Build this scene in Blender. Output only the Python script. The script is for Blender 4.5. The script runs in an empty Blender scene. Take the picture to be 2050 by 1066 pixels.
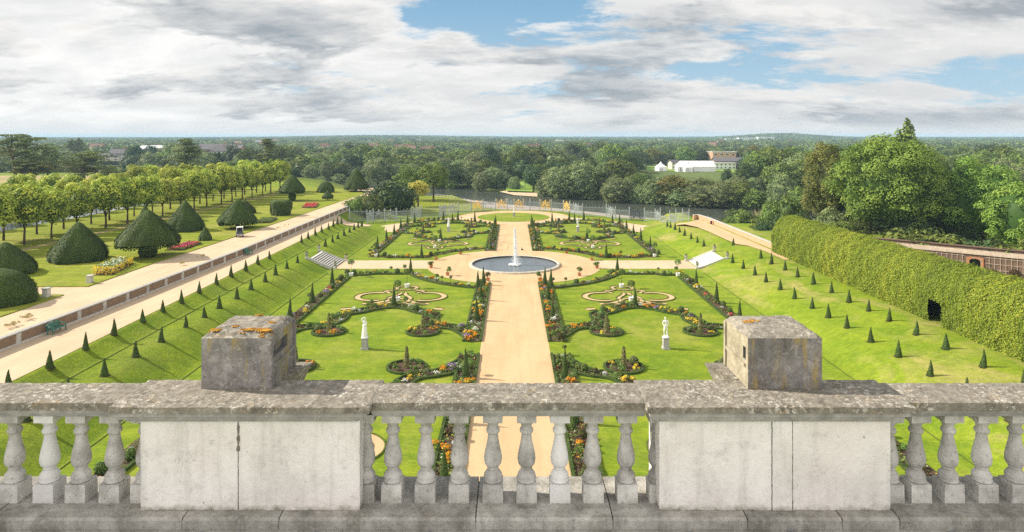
import bpy, math, random
import numpy as np
from mathutils import Vector

scene = bpy.context.scene
COL = scene.collection
rnd = random.Random(7)
PI = math.pi

# ------------------------------------------------------------------ survey
# focal length, horizon line and eye height measured from the photograph;
# used to turn surveyed ground points into plan positions (x, y) in metres
F, CX, HY, EYE, GX = 1310.0, 1026.0, 275.0, 17.0, -0.2


def G(px, py, z=0.0):
    d = F * (EYE - z) / (py - HY)
    return (GX + (px - CX) / F * d, d, z)


def XD(px, d):
    return GX + (px - CX) / F * d


def ZD(py, d):
    return EYE - (py - HY) / F * d


def lerp(a, b, t):
    return a + (b - a) * t


def sstep(a, b, x):
    t = min(1.0, max(0.0, (x - a) / (b - a)))
    return t * t * (3 - 2 * t)


# ------------------------------------------------------------------ mesh collector
class MB:
    def __init__(self):
        self.v, self.l, self.s, self.t, self.m, self.n = [], [], [], [], [], 0
        self.sm = []

    def add(self, verts, faces, tint=0.5, mat=0, smooth=False):
        verts = np.asarray(verts, dtype=np.float64).reshape(-1, 3)
        if isinstance(faces, np.ndarray):
            sizes = np.full(len(faces), faces.shape[1], dtype=np.int32)
            loops = faces.reshape(-1).astype(np.int64)
        else:
            sizes = np.array([len(f) for f in faces], dtype=np.int32)
            loops = np.array([i for f in faces for i in f], dtype=np.int64)
        k = len(sizes)
        self.v.append(verts)
        self.l.append(loops + self.n)
        self.s.append(sizes)
        self.t.append(np.broadcast_to(np.asarray(tint, dtype=np.float32), (k,)).copy())
        self.m.append(np.full(k, mat, dtype=np.int32))
        self.sm.append(np.full(k, smooth, dtype=bool))
        self.n += len(verts)
        return self

    def mesh(self, name, mats):
        me = bpy.data.meshes.new(name)
        v = np.concatenate(self.v)
        l = np.concatenate(self.l)
        s = np.concatenate(self.s)
        me.vertices.add(len(v))
        me.vertices.foreach_set('co', v.astype(np.float32).ravel())
        me.loops.add(len(l))
        me.loops.foreach_set('vertex_index', l.astype(np.int32))
        me.polygons.add(len(s))
        st = np.zeros(len(s), dtype=np.int32)
        st[1:] = np.cumsum(s)[:-1]
        me.polygons.foreach_set('loop_start', st)
        for m in mats:
            me.materials.append(m)
        me.polygons.foreach_set('material_index', np.concatenate(self.m))
        me.polygons.foreach_set('use_smooth', np.concatenate(self.sm))
        me.update(calc_edges=True)
        a = me.attributes.new('tint', 'FLOAT', 'FACE')
        a.data.foreach_set('value', np.concatenate(self.t))
        return me

    def obj(self, name, mats, parent=None):
        if not isinstance(mats, (list, tuple)):
            mats = [mats]
        o = bpy.data.objects.new(name, self.mesh(name, mats))
        COL.objects.link(o)
        if parent is not None:
            o.parent = parent
        return o

    # ---- shapes
    def box(self, c, size, rz=0.0, tint=0.5, mat=0, taper=1.0):
        x, y, z = size[0] / 2, size[1] / 2, size[2] / 2
        p = [(-x, -y, -z), (x, -y, -z), (x, y, -z), (-x, y, -z),
             (-x * taper, -y * taper, z), (x * taper, -y * taper, z), (x * taper, y * taper, z), (-x * taper, y * taper, z)]
        cs, sn = math.cos(rz), math.sin(rz)
        p = [(c[0] + a * cs - b * sn, c[1] + a * sn + b * cs, c[2] + d) for a, b, d in p]
        return self.add(p, [(0, 3, 2, 1), (4, 5, 6, 7), (0, 1, 5, 4), (1, 2, 6, 5), (2, 3, 7, 6), (3, 0, 4, 7)], tint, mat)

    def prism(self, poly, z0, z1, tint=0.5, mat=0):
        n = len(poly)
        p = [(a[0], a[1], z0) for a in poly] + [(a[0], a[1], z1) for a in poly]
        f = [tuple(range(n))[::-1], tuple(range(n, 2 * n))] + [(i, (i + 1) % n, n + (i + 1) % n, n + i) for i in range(n)]
        return self.add(p, f, tint, mat)

    def sheet(self, poly, z=None, tint=0.5, mat=0):
        p = [(a[0], a[1], a[2] if z is None else z) for a in poly]
        return self.add(p, [tuple(range(len(p)))], tint, mat)

    def lathe(self, prof, c=(0, 0, 0), n=16, tint=0.5, mat=0, smooth=True, cap=True, jit=0.0, rg=None):
        vs, fs = [], []
        for r, z in prof:
            for i in range(n):
                a = 2 * PI * i / n
                k = 1.0 + ((rg or rnd).uniform(-jit, jit) if jit else 0)
                vs.append((c[0] + r * k * math.cos(a), c[1] + r * k * math.sin(a), c[2] + z + ((rg or rnd).uniform(-jit, jit) * .3 if jit and 0 < prof.index((r, z)) < len(prof) - 1 else 0)))
        m = len(prof)
        for j in range(m - 1):
            for i in range(n):
                k = (i + 1) % n
                fs.append((j * n + i, j * n + k, (j + 1) * n + k, (j + 1) * n + i))
        if cap:
            fs.append(tuple(range(n))[::-1])
            fs.append(tuple(range((m - 1) * n, m * n)))
        return self.add(vs, fs, tint, mat, smooth)

    def tube(self, pts, rad, n=6, tint=0.5, mat=0, smooth=True):
        pts = [Vector(p) for p in pts]
        if not hasattr(rad, '__len__'):
            rad = [rad] * len(pts)
        vs, fs = [], []
        ref = None
        for i, p in enumerate(pts):
            t = (pts[min(i + 1, len(pts) - 1)] - pts[max(i - 1, 0)])
            t = t.normalized() if t.length > 1e-9 else Vector((0, 0, 1))
            if ref is None:
                ref = t.orthogonal().normalized()
            a = (ref - t * ref.dot(t))
            a = a.normalized() if a.length > 1e-6 else t.orthogonal().normalized()
            ref = a
            b = t.cross(a)
            for k in range(n):
                w = 2 * PI * k / n
                vs.append(p + (a * math.cos(w) + b * math.sin(w)) * rad[i])
        for j in range(len(pts) - 1):
            for i in range(n):
                k = (i + 1) % n
                fs.append((j * n + i, j * n + k, (j + 1) * n + k, (j + 1) * n + i))
        fs.append(tuple(range(n))[::-1])
        fs.append(tuple(range((len(pts) - 1) * n, len(pts) * n)))
        return self.add([tuple(v) for v in vs], fs, tint, mat, smooth)

    def ribbon(self, line, width, z=0.0, h=None, tint=0.5, mat=0, closed=False, jit=0.0, rg=None):
        """flat strip along a plan line; with h it is a solid kerb of that height"""
        L, R = offset_line(line, width / 2, closed), offset_line(line, -width / 2, closed)
        n = len(line)
        zz = [(p[2] if len(p) > 2 else z) for p in line]
        rg = rg or rnd
        if h is None:
            vs = [(a[0], a[1], zz[i]) for i, a in enumerate(L)] + [(a[0], a[1], zz[i]) for i, a in enumerate(R)]
            fs = [(i, n + i, n + (i + 1) % n, (i + 1) % n) for i in range(n if closed else n - 1)]
            return self.add(vs, fs, tint, mat)
        vs = []
        for S, k in ((L, 0), (L, .93), (R, .93), (R, 0)):
            for i, a in enumerate(S):
                hh = h * (1 + rg.uniform(-jit, jit)) if k else 0
                vs.append((a[0] + rg.uniform(-jit, jit) * width * .35, a[1] + rg.uniform(-jit, jit) * width * .35, zz[i] + hh))
        fs = []
        for j in range(3):
            for i in range(n if closed else n - 1):
                k = (i + 1) % n
                fs.append((j * n + i, (j + 1) * n + i, (j + 1) * n + k, j * n + k))
        if not closed:
            fs += [(0, n, 2 * n, 3 * n), (n - 1, 4 * n - 1, 3 * n - 1, 2 * n - 1)]
        return self.add(vs, fs, tint, mat)

    def leaves(self, c, nrm, size, rg, tint, mat=0, aspect=0.62):
        k = len(c)
        nrm = nrm / np.maximum(np.linalg.norm(nrm, axis=1, keepdims=True), 1e-6)
        r = rg.normal(size=(k, 3))
        t = np.cross(nrm, r)
        t /= np.maximum(np.linalg.norm(t, axis=1, keepdims=True), 1e-6)
        b = np.cross(nrm, t)
        s = np.broadcast_to(np.asarray(size, dtype=float), (k,))[:, None]
        v = np.stack([c - t * s, c - b * s * aspect, c + t * s, c + b * s * aspect], axis=1).reshape(-1, 3)
        return self.add(v, np.arange(4 * k).reshape(k, 4), np.clip(tint, 0, 1), mat)

    def puffs(self, pf, total, size, rg, mat=0, squash=0.85, low=-0.35, spread=0.5, tvar=0.16, pvar=0.16, bias=0.0):
        """leaf clumps: pf = rows of (x, y, z, r)"""
        pf = np.asarray(pf, dtype=float)
        w = pf[:, 3] ** 2
        w /= w.sum()
        idx = rg.choice(len(pf), size=total, p=w)
        d = rg.normal(size=(total, 3))
        d /= np.linalg.norm(d, axis=1, keepdims=True)
        fl = (d[:, 2] < low) & (rg.random(total) < 0.75)
        d[fl, 2] *= -1
        c = pf[idx, :3] + d * np.array([1, 1, squash]) * (pf[idx, 3] * (1.0 - 0.35 * rg.random(total) ** 2))[:, None]
        nr = d + rg.normal(size=(total, 3)) * spread + np.array([0, 0, 0.25])
        pt = rg.normal(size=len(pf)) * pvar
        tint = 0.5 + bias + pt[idx] + rg.normal(size=total) * tvar
        return self.leaves(c, nr, size * (0.7 + 0.6 * rg.random(total)), rg, tint, mat)


def offset_line(line, o, closed=False):
    out = []
    n = len(line)
    for i in range(n):
        if closed:
            a, b = line[i - 1], line[(i + 1) % n]
            p, q = line[i], None
        else:
            a, b = line[max(i - 1, 0)], line[min(i + 1, n - 1)]
        p = line[i]
        d1 = Vector((p[0] - a[0], p[1] - a[1]))
        d2 = Vector((b[0] - p[0], b[1] - p[1]))
        d1 = d1.normalized() if d1.length > 1e-9 else d2.normalized()
        d2 = d2.normalized() if d2.length > 1e-9 else d1
        t = d1 + d2
        t = t.normalized() if t.length > 1e-6 else d1
        k = 1.0 / max(0.45, math.sqrt(max(0.0, (1 + d1.dot(d2)) / 2)))
        out.append((p[0] - t.y * o * k, p[1] + t.x * o * k))
    return out


def smooth_line(pts, n=6, closed=False):
    """Catmull-Rom through the points"""
    P = [Vector(p) for p in pts]
    m = len(P)
    out = []
    for i in range(m if closed else m - 1):
        p0 = P[(i - 1) % m] if (closed or i > 0) else P[0] * 2 - P[1]
        p1, p2 = P[i], P[(i + 1) % m]
        p3 = P[(i + 2) % m] if (closed or i + 2 < m) else P[-1] * 2 - P[-2]
        for k in range(n):
            t = k / n
            out.append(tuple(0.5 * ((2 * p1) + (p2 - p0) * t + (2 * p0 - 5 * p1 + 4 * p2 - p3) * t * t + (3 * p1 - p0 - 3 * p2 + p3) * t ** 3)))
    if not closed:
        out.append(tuple(P[-1]))
    return out


def resample(line, step):
    out = [line[0]]
    for a, b in zip(line[:-1], line[1:]):
        L = math.dist(a[:2], b[:2])
        k = max(1, int(round(L / step)))
        for i in range(1, k + 1):
            out.append(tuple(lerp(u, w, i / k) for u, w in zip(a, b)))
    return out


def circle(c, r, n=24, a0=0.0, a1=2 * PI, full=True, ry=None):
    k = n if full else n + 1
    return [(c[0] + r * math.cos(a0 + (a1 - a0) * i / n), c[1] + (ry or r) * math.sin(a0 + (a1 - a0) * i / n)) for i in range(k)]


# ------------------------------------------------------------------ objects
def tag(o, label=None, cat=None, group=None, kind=None):
    if label:
        o['label'] = label
    if cat:
        o['category'] = cat
    if group:
        o['group'] = group
    if kind:
        o['kind'] = kind
    return o


def empty(name, loc=(0, 0, 0), rz=0.0, sc=1.0):
    o = bpy.data.objects.new(name, None)
    o.empty_display_size = 0.2
    COL.objects.link(o)
    o.location = loc
    o.rotation_euler = (0, 0, rz)
    o.scale = (sc, sc, sc)
    return o


def thing(name, label, cat, loc=(0, 0, 0), rz=0.0, sc=1.0, group=None):
    return tag(empty(name, loc, rz, sc), label, cat, group)


def copy_tree(o, parent=None):
    c = o.copy()
    COL.objects.link(c)
    if parent is not None:
        c.parent = parent
    for ch in list(o.children):
        copy_tree(ch, c)
    return c


class Kind:
    """one thing built once; place() uses the first and then copies it with its parts"""
    every = []

    def __init__(self, proto):
        self.p, self.used = proto, False
        Kind.every.append(self)

    def place(self, loc, rz=0.0, sc=1.0, label=None, cat=None, group=None):
        o = copy_tree(self.p) if self.used else self.p
        self.used = True
        o.location = loc
        o.rotation_euler = (0, 0, rz)
        o.scale = sc if hasattr(sc, '__len__') else (sc, sc, sc)
        for k in ('label', 'category', 'group'):
            if k in o:
                del o[k]
        return tag(o, label, cat, group)


ORD = ['first', 'second', 'third', 'fourth', 'fifth', 'sixth', 'seventh', 'eighth', 'ninth', 'tenth', 'eleventh', 'twelfth', 'thirteenth',
       'fourteenth', 'fifteenth', 'sixteenth', 'seventeenth', 'eighteenth', 'nineteenth', 'twentieth'] + ['twenty-' + w for w in
       ('first', 'second', 'third', 'fourth', 'fifth', 'sixth', 'seventh', 'eighth', 'ninth')] + ['thirtieth'] + ['thirty-' + w for w in
       ('first', 'second', 'third', 'fourth', 'fifth', 'sixth', 'seventh', 'eighth', 'ninth')]


# ------------------------------------------------------------------ materials
class NT:
    def __init__(self, name):
        self.m = bpy.data.materials.new(name)
        self.m.use_nodes = True
        self.t = self.m.node_tree
        self.t.nodes.clear()
        self.out = self.n('ShaderNodeOutputMaterial')

    def n(self, typ, **kw):
        nd = self.t.nodes.new(typ)
        for k, v in kw.items():
            setattr(nd, k, v)
        return nd

    def link(self, a, b):
        self.t.links.new(a, b)

    def val(self, sock, v):
        if hasattr(v, 'is_output'):
            self.link(v, sock)
        else:
            sock.default_value = v

    def noise(self, scale, detail=4, rough=0.55, vec=None, dist=0.0, dim='3D'):
        nd = self.n('ShaderNodeTexNoise')
        nd.inputs['Scale'].default_value = scale
        nd.inputs['Detail'].default_value = detail
        nd.inputs['Roughness'].default_value = rough
        nd.inputs['Distortion'].default_value = dist
        if vec is not None:
            self.link(vec, nd.inputs['Vector'])
        return nd.outputs['Fac']

    def ramp(self, fac, stops, interp='LINEAR'):
        nd = self.n('ShaderNodeValToRGB')  # darkest tint: shade inside the crown put into the core's colour
        nd.color_ramp.interpolation = interp
        e = nd.color_ramp.elements
        while len(e) < len(stops):
            e.new(0.5)
        for x, (p, c) in zip(e, stops):
            x.position = p
            x.color = (*c, 1) if len(c) == 3 else c
        self.val(nd.inputs[0], fac)
        return nd.outputs['Color']

    def rampv(self, fac, a, b):
        nd = self.n('ShaderNodeMapRange')
        nd.clamp = True
        self.val(nd.inputs[0], fac)
        nd.inputs[1].default_value, nd.inputs[2].default_value = a, b
        return nd.outputs[0]

    def mix(self, fac, a, b, mode='MIX'):
        nd = self.n('ShaderNodeMix', data_type='RGBA', blend_type=mode)
        self.val(nd.inputs[0], fac)
        for i, v in ((6, a), (7, b)):
            if hasattr(v, 'is_output'):
                self.link(v, nd.inputs[i])
            else:
                nd.inputs[i].default_value = (*v, 1)
        return nd.outputs[2]

    def math(self, op, a, b=0.0, c=None):
        nd = self.n('ShaderNodeMath', operation=op)
        self.val(nd.inputs[0], a)
        self.val(nd.inputs[1], b)
        if c is not None:
            self.val(nd.inputs[2], c)
        return nd.outputs[0]

    def mapping(self, vec, scale=(1, 1, 1), rot=(0, 0, 0), loc=(0, 0, 0)):
        nd = self.n('ShaderNodeMapping')
        self.link(vec, nd.inputs[0])
        nd.inputs['Scale'].default_value = scale
        nd.inputs['Rotation'].default_value = rot
        nd.inputs['Location'].default_value = loc
        return nd.outputs[0]

    def pos(self):
        return self.n('ShaderNodeNewGeometry').outputs['Position']

    def objc(self):
        return self.n('ShaderNodeTexCoord').outputs['Object']

    def orand(self):
        return self.n('ShaderNodeObjectInfo').outputs['Random']

    def attr(self, name='tint'):
        return self.n('ShaderNodeAttribute', attribute_name=name).outputs['Fac']

    def bump(self, h, strength=0.3, dist=0.05):
        nd = self.n('ShaderNodeBump')
        nd.inputs['Strength'].default_value = strength
        nd.inputs['Distance'].default_value = dist
        self.link(h, nd.inputs['Height'])
        return nd.outputs[0]

    def hsv(self, col, h=0.5, s=1.0, v=1.0):
        nd = self.n('ShaderNodeHueSaturation')
        self.val(nd.inputs['Hue'], h)
        self.val(nd.inputs['Saturation'], s)
        self.val(nd.inputs['Value'], v)
        self.val(nd.inputs['Color'], col)
        return nd.outputs[0]

    def bsdf(self, color, rough=0.8, bump=None, metal=0.0, spec=0.25, trans=0.0, tcol=None):
        b = self.n('ShaderNodeBsdfPrincipled')
        if hasattr(color, 'is_output'):
            self.link(color, b.inputs['Base Color'])
        else:
            b.inputs['Base Color'].default_value = (*color, 1)
        self.val(b.inputs['Roughness'], rough)
        b.inputs['Metallic'].default_value = metal
        b.inputs['Specular IOR Level'].default_value = spec
        if bump is not None:
            self.link(bump, b.inputs['Normal'])
        o = b.outputs[0]
        if trans:
            t = self.n('ShaderNodeBsdfTranslucent')
            cc = color if tcol is None else tcol
            if hasattr(cc, 'is_output'):
                self.link(cc, t.inputs[0])
            else:
                t.inputs[0].default_value = (*cc, 1)
            x = self.n('ShaderNodeMixShader')
            x.inputs[0].default_value = trans
            self.link(o, x.inputs[1])
            self.link(t.outputs[0], x.inputs[2])
            o = x.outputs[0]
        self.link(o, self.out.inputs['Surface'])
        return self.m


def leaf_mat(name, c0, c1, trans=0.3, var=0.25, hue=0.03, rough=0.6, c2=None):
    t = NT(name)
    a = t.attr()
    st = [(0.0, c0), (0.75, c1)] if c2 is None else [(0.0, c0), (0.55, c1), (0.95, c2)]
    c = t.ramp(a, st)
    r = t.orand()
    c = t.hsv(c, t.math('MULTIPLY_ADD', r, hue, 0.5 - hue / 2), 1.0, t.math('MULTIPLY_ADD', r, var, 1 - var / 2))
    return t.bsdf(c, rough, None, 0, 0.2, trans)


def noise_mat(name, stops, scale=3.0, detail=6, rough=0.85, bump=0.3, bscale=None, bdist=0.02, spec=0.2, metal=0.0, world=False, stretch=(1, 1, 1), fine=0.0):
    t = NT(name)
    v = t.pos() if world else t.objc()
    v = t.mapping(v, stretch)
    c = t.ramp(t.noise(scale, detail, 0.6, v), stops)
    if fine:
        c = t.mix(t.math('MULTIPLY', t.noise((bscale or scale) * 1.7, 3, .6, v), fine), c, (0.02, 0.02, 0.02))
    b = t.bump(t.noise(bscale or scale * 4, 5, 0.6, v), bump, bdist) if bump else None
    return t.bsdf(c, rough, b, metal, spec)


def plain(name, col, rough=0.6, metal=0.0, spec=0.3):
    return noise_mat(name, [(0.3, tuple(x * .86 for x in col)), (0.7, tuple(min(1, x * 1.1) for x in col))], 6.0, 4, rough, 0.05, None, 0.01, spec, metal)
# ------------------------------------------------------------------ camera
cam = bpy.data.cameras.new('camera')
cam.sensor_width = 36.0
cam.lens = F / 2050 * 36.0
cam.shift_x = -1.0 / 2050
cam.shift_y = -(533 - HY) / 2050
cam.clip_start, cam.clip_end = 0.1, 30000
co = bpy.data.objects.new('camera', cam)
COL.objects.link(co)
co.location = (GX, 0, EYE)
co.rotation_euler = (PI / 2, 0, 0)
scene.camera = co

# ------------------------------------------------------------------ sun and sky
SUN_EL, SUN_AZ = math.radians(35), math.radians(11)          # azimuth measured from -X towards +Y
sdir = Vector((-math.cos(SUN_AZ) * math.cos(SUN_EL), math.sin(SUN_AZ) * math.cos(SUN_EL), math.sin(SUN_EL)))
sl = bpy.data.lights.new('sun', 'SUN')
sl.energy = 4.6
sl.angle = math.radians(0.53)
sl.color = (1.0, 0.93, 0.80)
so = bpy.data.objects.new('sun', sl)
COL.objects.link(so)
so.rotation_euler = sdir.to_track_quat('Z', 'Y').to_euler()
so.location = sdir * 200

SKY1, SKY2 = (1.6, 4.2, 0.3), (7.3, 1.9, 1.1)
world = bpy.data.worlds.new('World')
scene.world = world
world.use_nodes = True
wt = world.node_tree
wt.nodes.clear()


class WN(NT):
    def __init__(self, tree):
        self.t = tree
        self.out = self.n('ShaderNodeOutputWorld')


w = WN(wt)
sky = w.n('ShaderNodeTexSky', sky_type='NISHITA')
sky.sun_disc = False
sky.sun_elevation = SUN_EL
sky.sun_rotation = math.atan2(sdir.x, sdir.y)
sky.altitude = 30
sky.air_density, sky.dust_density, sky.ozone_density = 1.0, 1.2, 1.0
tc = w.n('ShaderNodeTexCoord').outputs['Generated']
sp = w.n('ShaderNodeSeparateXYZ')
w.link(tc, sp.inputs[0])
dx, dy, dz = sp.outputs
zc = w.math('ADD', w.math('MAXIMUM', dz, 0.0), 0.24)
cb = w.n('ShaderNodeCombineXYZ')
w.link(w.math('DIVIDE', dx, zc), cb.inputs[0])
w.link(w.math('DIVIDE', w.math('MULTIPLY', dy, 1.25), zc), cb.inputs[1])
plane = cb.outputs[0]
el = w.math('MAXIMUM', dz, 0.0)
# a high white sheet torn open in places, and lower grey heaps; both in perspective towards the horizon
left = w.rampv(dx, 0.30, -0.60)
ydir = w.math('MAXIMUM', dy, 0.05)
az, ev = w.math('DIVIDE', dx, ydir), w.math('DIVIDE', dz, ydir)


def mass(cells):
    """where in the sky the weather stands: soft heaps (bearing, height, spread, spread, amount)"""
    tot = None
    for a0, e0, sa, se, amp in cells:
        p, q = w.math('MULTIPLY', w.math('SUBTRACT', az, a0), 1 / sa), w.math('MULTIPLY', w.math('SUBTRACT', ev, e0), 1 / se)
        g_ = w.math('MULTIPLY', w.math('EXPONENT', w.math('MULTIPLY', w.math('MULTIPLY_ADD', p, p, w.math('MULTIPLY', q, q)), -1.0)), amp)
        tot = g_ if tot is None else w.math('ADD', tot, g_)
    return tot


gap = mass([(-.08, .185, .13, .030, 1.0), (.10, .150, .20, .035, 1.1), (.24, .105, .16, .030, .9), (-.30, .155, .12, .012, .45), (.05, .07, .10, .03, .5), (.62, .17, .2, .05, .35), (.42, .16, .10, .02, .7)])
heap = mass([(-.485, .195, .11, .042, .085), (.005, .118, .070, .040, .080), (.10, .085, .10, .035, .070), (.22, .062, .14, .025, .055), (.21, .170, .10, .035, .075), (.345, .135, .07, .022, .065), (-.40, .11, .05, .02, .04),
             (-.62, .065, .09, .02, .04), (-.10, .15, .05, .025, .045), (-.77, .17, .06, .05, .05), (.72, .19, .15, .02, .05), (-.12, .05, .10, .02, .04), (-.25, .125, .25, .03, -.05), (-.65, .12, .12, .03, -.06), (.62, .09, .2, .05, -.05)])
n1 = w.noise(1.15, 12, 0.66, w.mapping(plane, (0.85, 1.0, 1), loc=SKY1), 0.25)
cov = w.math('SUBTRACT', w.math('MULTIPLY_ADD', left, 0.05, n1), w.math('MULTIPLY_ADD', gap, 0.15, -0.07))
white = w.rampv(cov, 0.445, 0.515)
wv = w.noise(2.2, 9, 0.62, w.mapping(plane, (0.9, 1.0, 1), loc=(4.4, 0.7, 2.3)), 0.3)
n2 = w.noise(1.25, 12, 0.62, w.mapping(plane, (0.85, 1.0, 1), loc=SKY2), 0.15)
n2s = w.noise(1.25, 12, 0.62, w.mapping(plane, (0.85, 1.0, 1), loc=(SKY2[0] + .10, SKY2[1] - .16, SKY2[2])), 0.15)
n2, n2s = w.math('ADD', n2, heap), w.math('ADD', n2s, heap)
grey = w.math('MULTIPLY', w.rampv(n2, 0.508, 0.568), w.rampv(el, 0.0, 0.02))
core = w.rampv(n2, 0.53, 0.68)
edge = w.rampv(w.math('SUBTRACT', n2, n2s), -0.05, 0.07)
blue = w.mix(w.rampv(el, 0.0, 0.20), (3.3, 4.5, 5.3), (1.55, 2.95, 4.3))
skyc = w.mix(0.10, blue, sky.outputs[0])
whitec = w.mix(left, (5.5, 5.42, 5.3), (6.7, 6.6, 6.4))
whitec = w.mix(w.math('MULTIPLY', w.rampv(wv, 0.60, 0.40), 0.42), whitec, (3.5, 3.6, 3.7))
greyc = w.mix(core, w.mix(edge, (2.9, 3.1, 3.3), (6.6, 6.4, 6.1)), w.mix(edge, (1.45, 1.85, 2.2), (3.1, 3.3, 3.5)))
greyc = w.mix(w.math('MULTIPLY', w.rampv(el, .10, .0), .45), greyc, (3.4, 3.55, 3.7))
c = w.mix(w.math('MULTIPLY', white, 0.96), skyc, whitec)
c = w.mix(w.math('MULTIPLY', grey, 0.92), c, greyc)
c = w.mix(w.math('MULTIPLY', w.rampv(el, 0.028, 0.0), 0.8), c, (4.9, 4.85, 4.7))
# overhead, out of the picture, bright broken cloud
c = w.mix(w.rampv(el, 0.25, 0.6), c, w.mix(0.55, sky.outputs[0], (5.4, 5.4, 5.4)))
# unseen bright cloud bank added behind the viewer to fill the shaded faces
c = w.mix(w.math('MULTIPLY', w.rampv(dy, 0.05, -0.45), 0.85), c, (10.2, 9.9, 9.4))
bg = w.n('ShaderNodeBackground')
bg.inputs[1].default_value = 0.10
w.link(c, bg.inputs[0])
w.link(bg.outputs[0], w.out.inputs['Surface'])

world.cycles.sampling_method = 'MANUAL'
world.cycles.sample_map_resolution = 512

# ------------------------------------------------------------------ view and render settings
vs_ = scene.view_settings
vs_.view_transform, vs_.look, vs_.gamma, vs_.use_curve_mapping = 'Standard', 'None', 1.0, False
vs_.exposure = 0.66
cy = scene.cycles
cy.max_bounces, cy.diffuse_bounces, cy.glossy_bounces, cy.transmission_bounces, cy.transparent_max_bounces, cy.volume_bounces = 5, 3, 2, 3, 8, 0
cy.use_denoising = False
cy.use_adaptive_sampling = False
cy.caustics_reflective = cy.caustics_refractive = False
cy.sample_clamp_indirect = 4.0

# ------------------------------------------------------------------ materials
def grass_mat(name, base, pale, tan, tan_amt, bump=0.5, stripe=0.0):
    t = NT(name)
    p = t.pos()
    c = t.mix(t.rampv(t.noise(0.30, 6, 0.65, p, 0.5), 0.38, 0.64), base, pale)
    if stripe:
        sx = t.n('ShaderNodeSeparateXYZ')
        t.link(p, sx.inputs[0])
        wv_ = t.math('SINE', t.math('MULTIPLY', t.math('ADD', sx.outputs[1], t.math('MULTIPLY', t.noise(.4, 2, .5, p), .8)), 3.1))
        c = t.mix(t.math('MULTIPLY', t.rampv(wv_, -.3, .3), stripe), c, tuple(x * .80 for x in base))
    c = t.mix(t.math('MULTIPLY', t.rampv(t.noise(0.16, 6, 0.68, t.mapping(p, (1, .6, 1), loc=(31, 7, 0)), 0.9), 0.49, 0.66), tan_amt), c, tan)
    c = t.mix(t.math('MULTIPLY', t.rampv(t.noise(1.3, 7, 0.72, t.mapping(p, loc=(4, 9, 2))), 0.44, 0.64), 0.50), c, tuple(x * 0.68 for x in base))
    c = t.mix(t.math('MULTIPLY', t.rampv(t.noise(9.0, 4, 0.75, p), 0.40, 0.66), 0.45), c, tuple(x * 0.5 for x in base))
    c = t.mix(t.math('MULTIPLY', t.rampv(t.noise(3.0, 4, 0.7, t.mapping(p, (0.5, 1.5, 1), loc=(3, 3, 3))), 0.50, 0.68), 0.45), c, tuple(min(1, x * 1.22) for x in pale))
    return t.bsdf(c, 0.9, t.bump(t.noise(5.0, 6, 0.75, p), bump, 0.07), 0, 0.1)


M_lawn = grass_mat('lawn_grass', (0.135, 0.215, 0.013), (0.255, 0.305, 0.020), (0.33, 0.30, 0.075), 0.55, .6, .30)
M_bank = grass_mat('bank_grass', (0.130, 0.21, 0.012), (0.235, 0.30, 0.016), (0.31, 0.29, 0.07), 0.40, 2.0)
M_dry = grass_mat('dry_bank_grass', (0.145, 0.225, 0.013), (0.255, 0.31, 0.022), (0.42, 0.33, 0.13), .85, .8)
M_park = grass_mat('park_grass', (0.17, 0.22, 0.014), (0.29, 0.31, 0.026), (0.38, 0.32, 0.10), 0.60, .6, .32)
M_meadow = noise_mat('dry_meadow_grass', [(0.3, (0.22, 0.19, 0.07)), (0.7, (0.36, 0.28, 0.12))], 0.05, 6, 0.9, 0.2, 1.0, world=True)
M_field = noise_mat('field_grass', [(0.3, (0.07, 0.10, 0.02)), (0.7, (0.13, 0.17, 0.035))], 0.02, 6, 0.9, 0, world=True)
M_sports = noise_mat('sports_field_grass', [(0.3, (0.15, 0.25, 0.03)), (0.7, (0.22, 0.33, 0.05))], 0.08, 5, 0.9, 0, world=True)


def gravel_mat(name, a, b, c_):
    t = NT(name)
    p = t.pos()
    c = t.mix(t.rampv(t.noise(0.45, 6, 0.66, t.mapping(p, (1, .35, 1)), .4), 0.32, 0.68), a, b)
    tr = t.noise(1.5, 3, .6, t.mapping(p, (1, .05, 1), loc=(2, 0, 0)))
    c = t.mix(t.math('MULTIPLY', t.rampv(tr, .50, .70), .30), c, tuple(x * .80 for x in c_))
    c = t.mix(t.math('MULTIPLY', t.rampv(t.noise(14.0, 4, 0.75, p), 0.40, 0.64), 0.6), c, c_)
    c = t.mix(t.math('MULTIPLY', t.rampv(t.noise(0.22, 5, 0.65, t.mapping(p, loc=(5, 11, 0)), .6), 0.48, 0.70), 0.4), c, tuple(x * .74 for x in a))
    c = t.mix(t.math('MULTIPLY', t.rampv(t.noise(6.0, 3, 0.6, t.mapping(p, loc=(8, 1, 0))), 0.70, 0.74), 0.55), c, (.16, .11, .05))
    return t.bsdf(c, 0.92, t.bump(t.noise(22, 4, 0.75, p), 0.7, 0.03), 0, 0.15)


M_gravel = gravel_mat('golden_gravel', (0.54, 0.375, 0.205), (0.62, 0.445, 0.262), (0.41, 0.275, 0.15))
M_gravel_pale = gravel_mat('walk_gravel', (0.54, 0.41, 0.27), (0.62, 0.485, 0.33), (0.43, 0.31, 0.20))
M_soil = noise_mat('bed_soil', [(0.3, (0.055, 0.033, 0.02)), (0.7, (0.12, 0.075, 0.05))], 2.5, 6, 0.95, 0.8, 9, 0.06, world=True)
M_turfedge = noise_mat('shadowed_turf_edge', [(0.3, (0.05, 0.075, 0.012)), (0.7, (0.11, 0.14, 0.02))], 6, 4, 0.95, 0.5, world=True)  # darker than lawn grass: shadow line of the cut edge put into the colour

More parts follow.
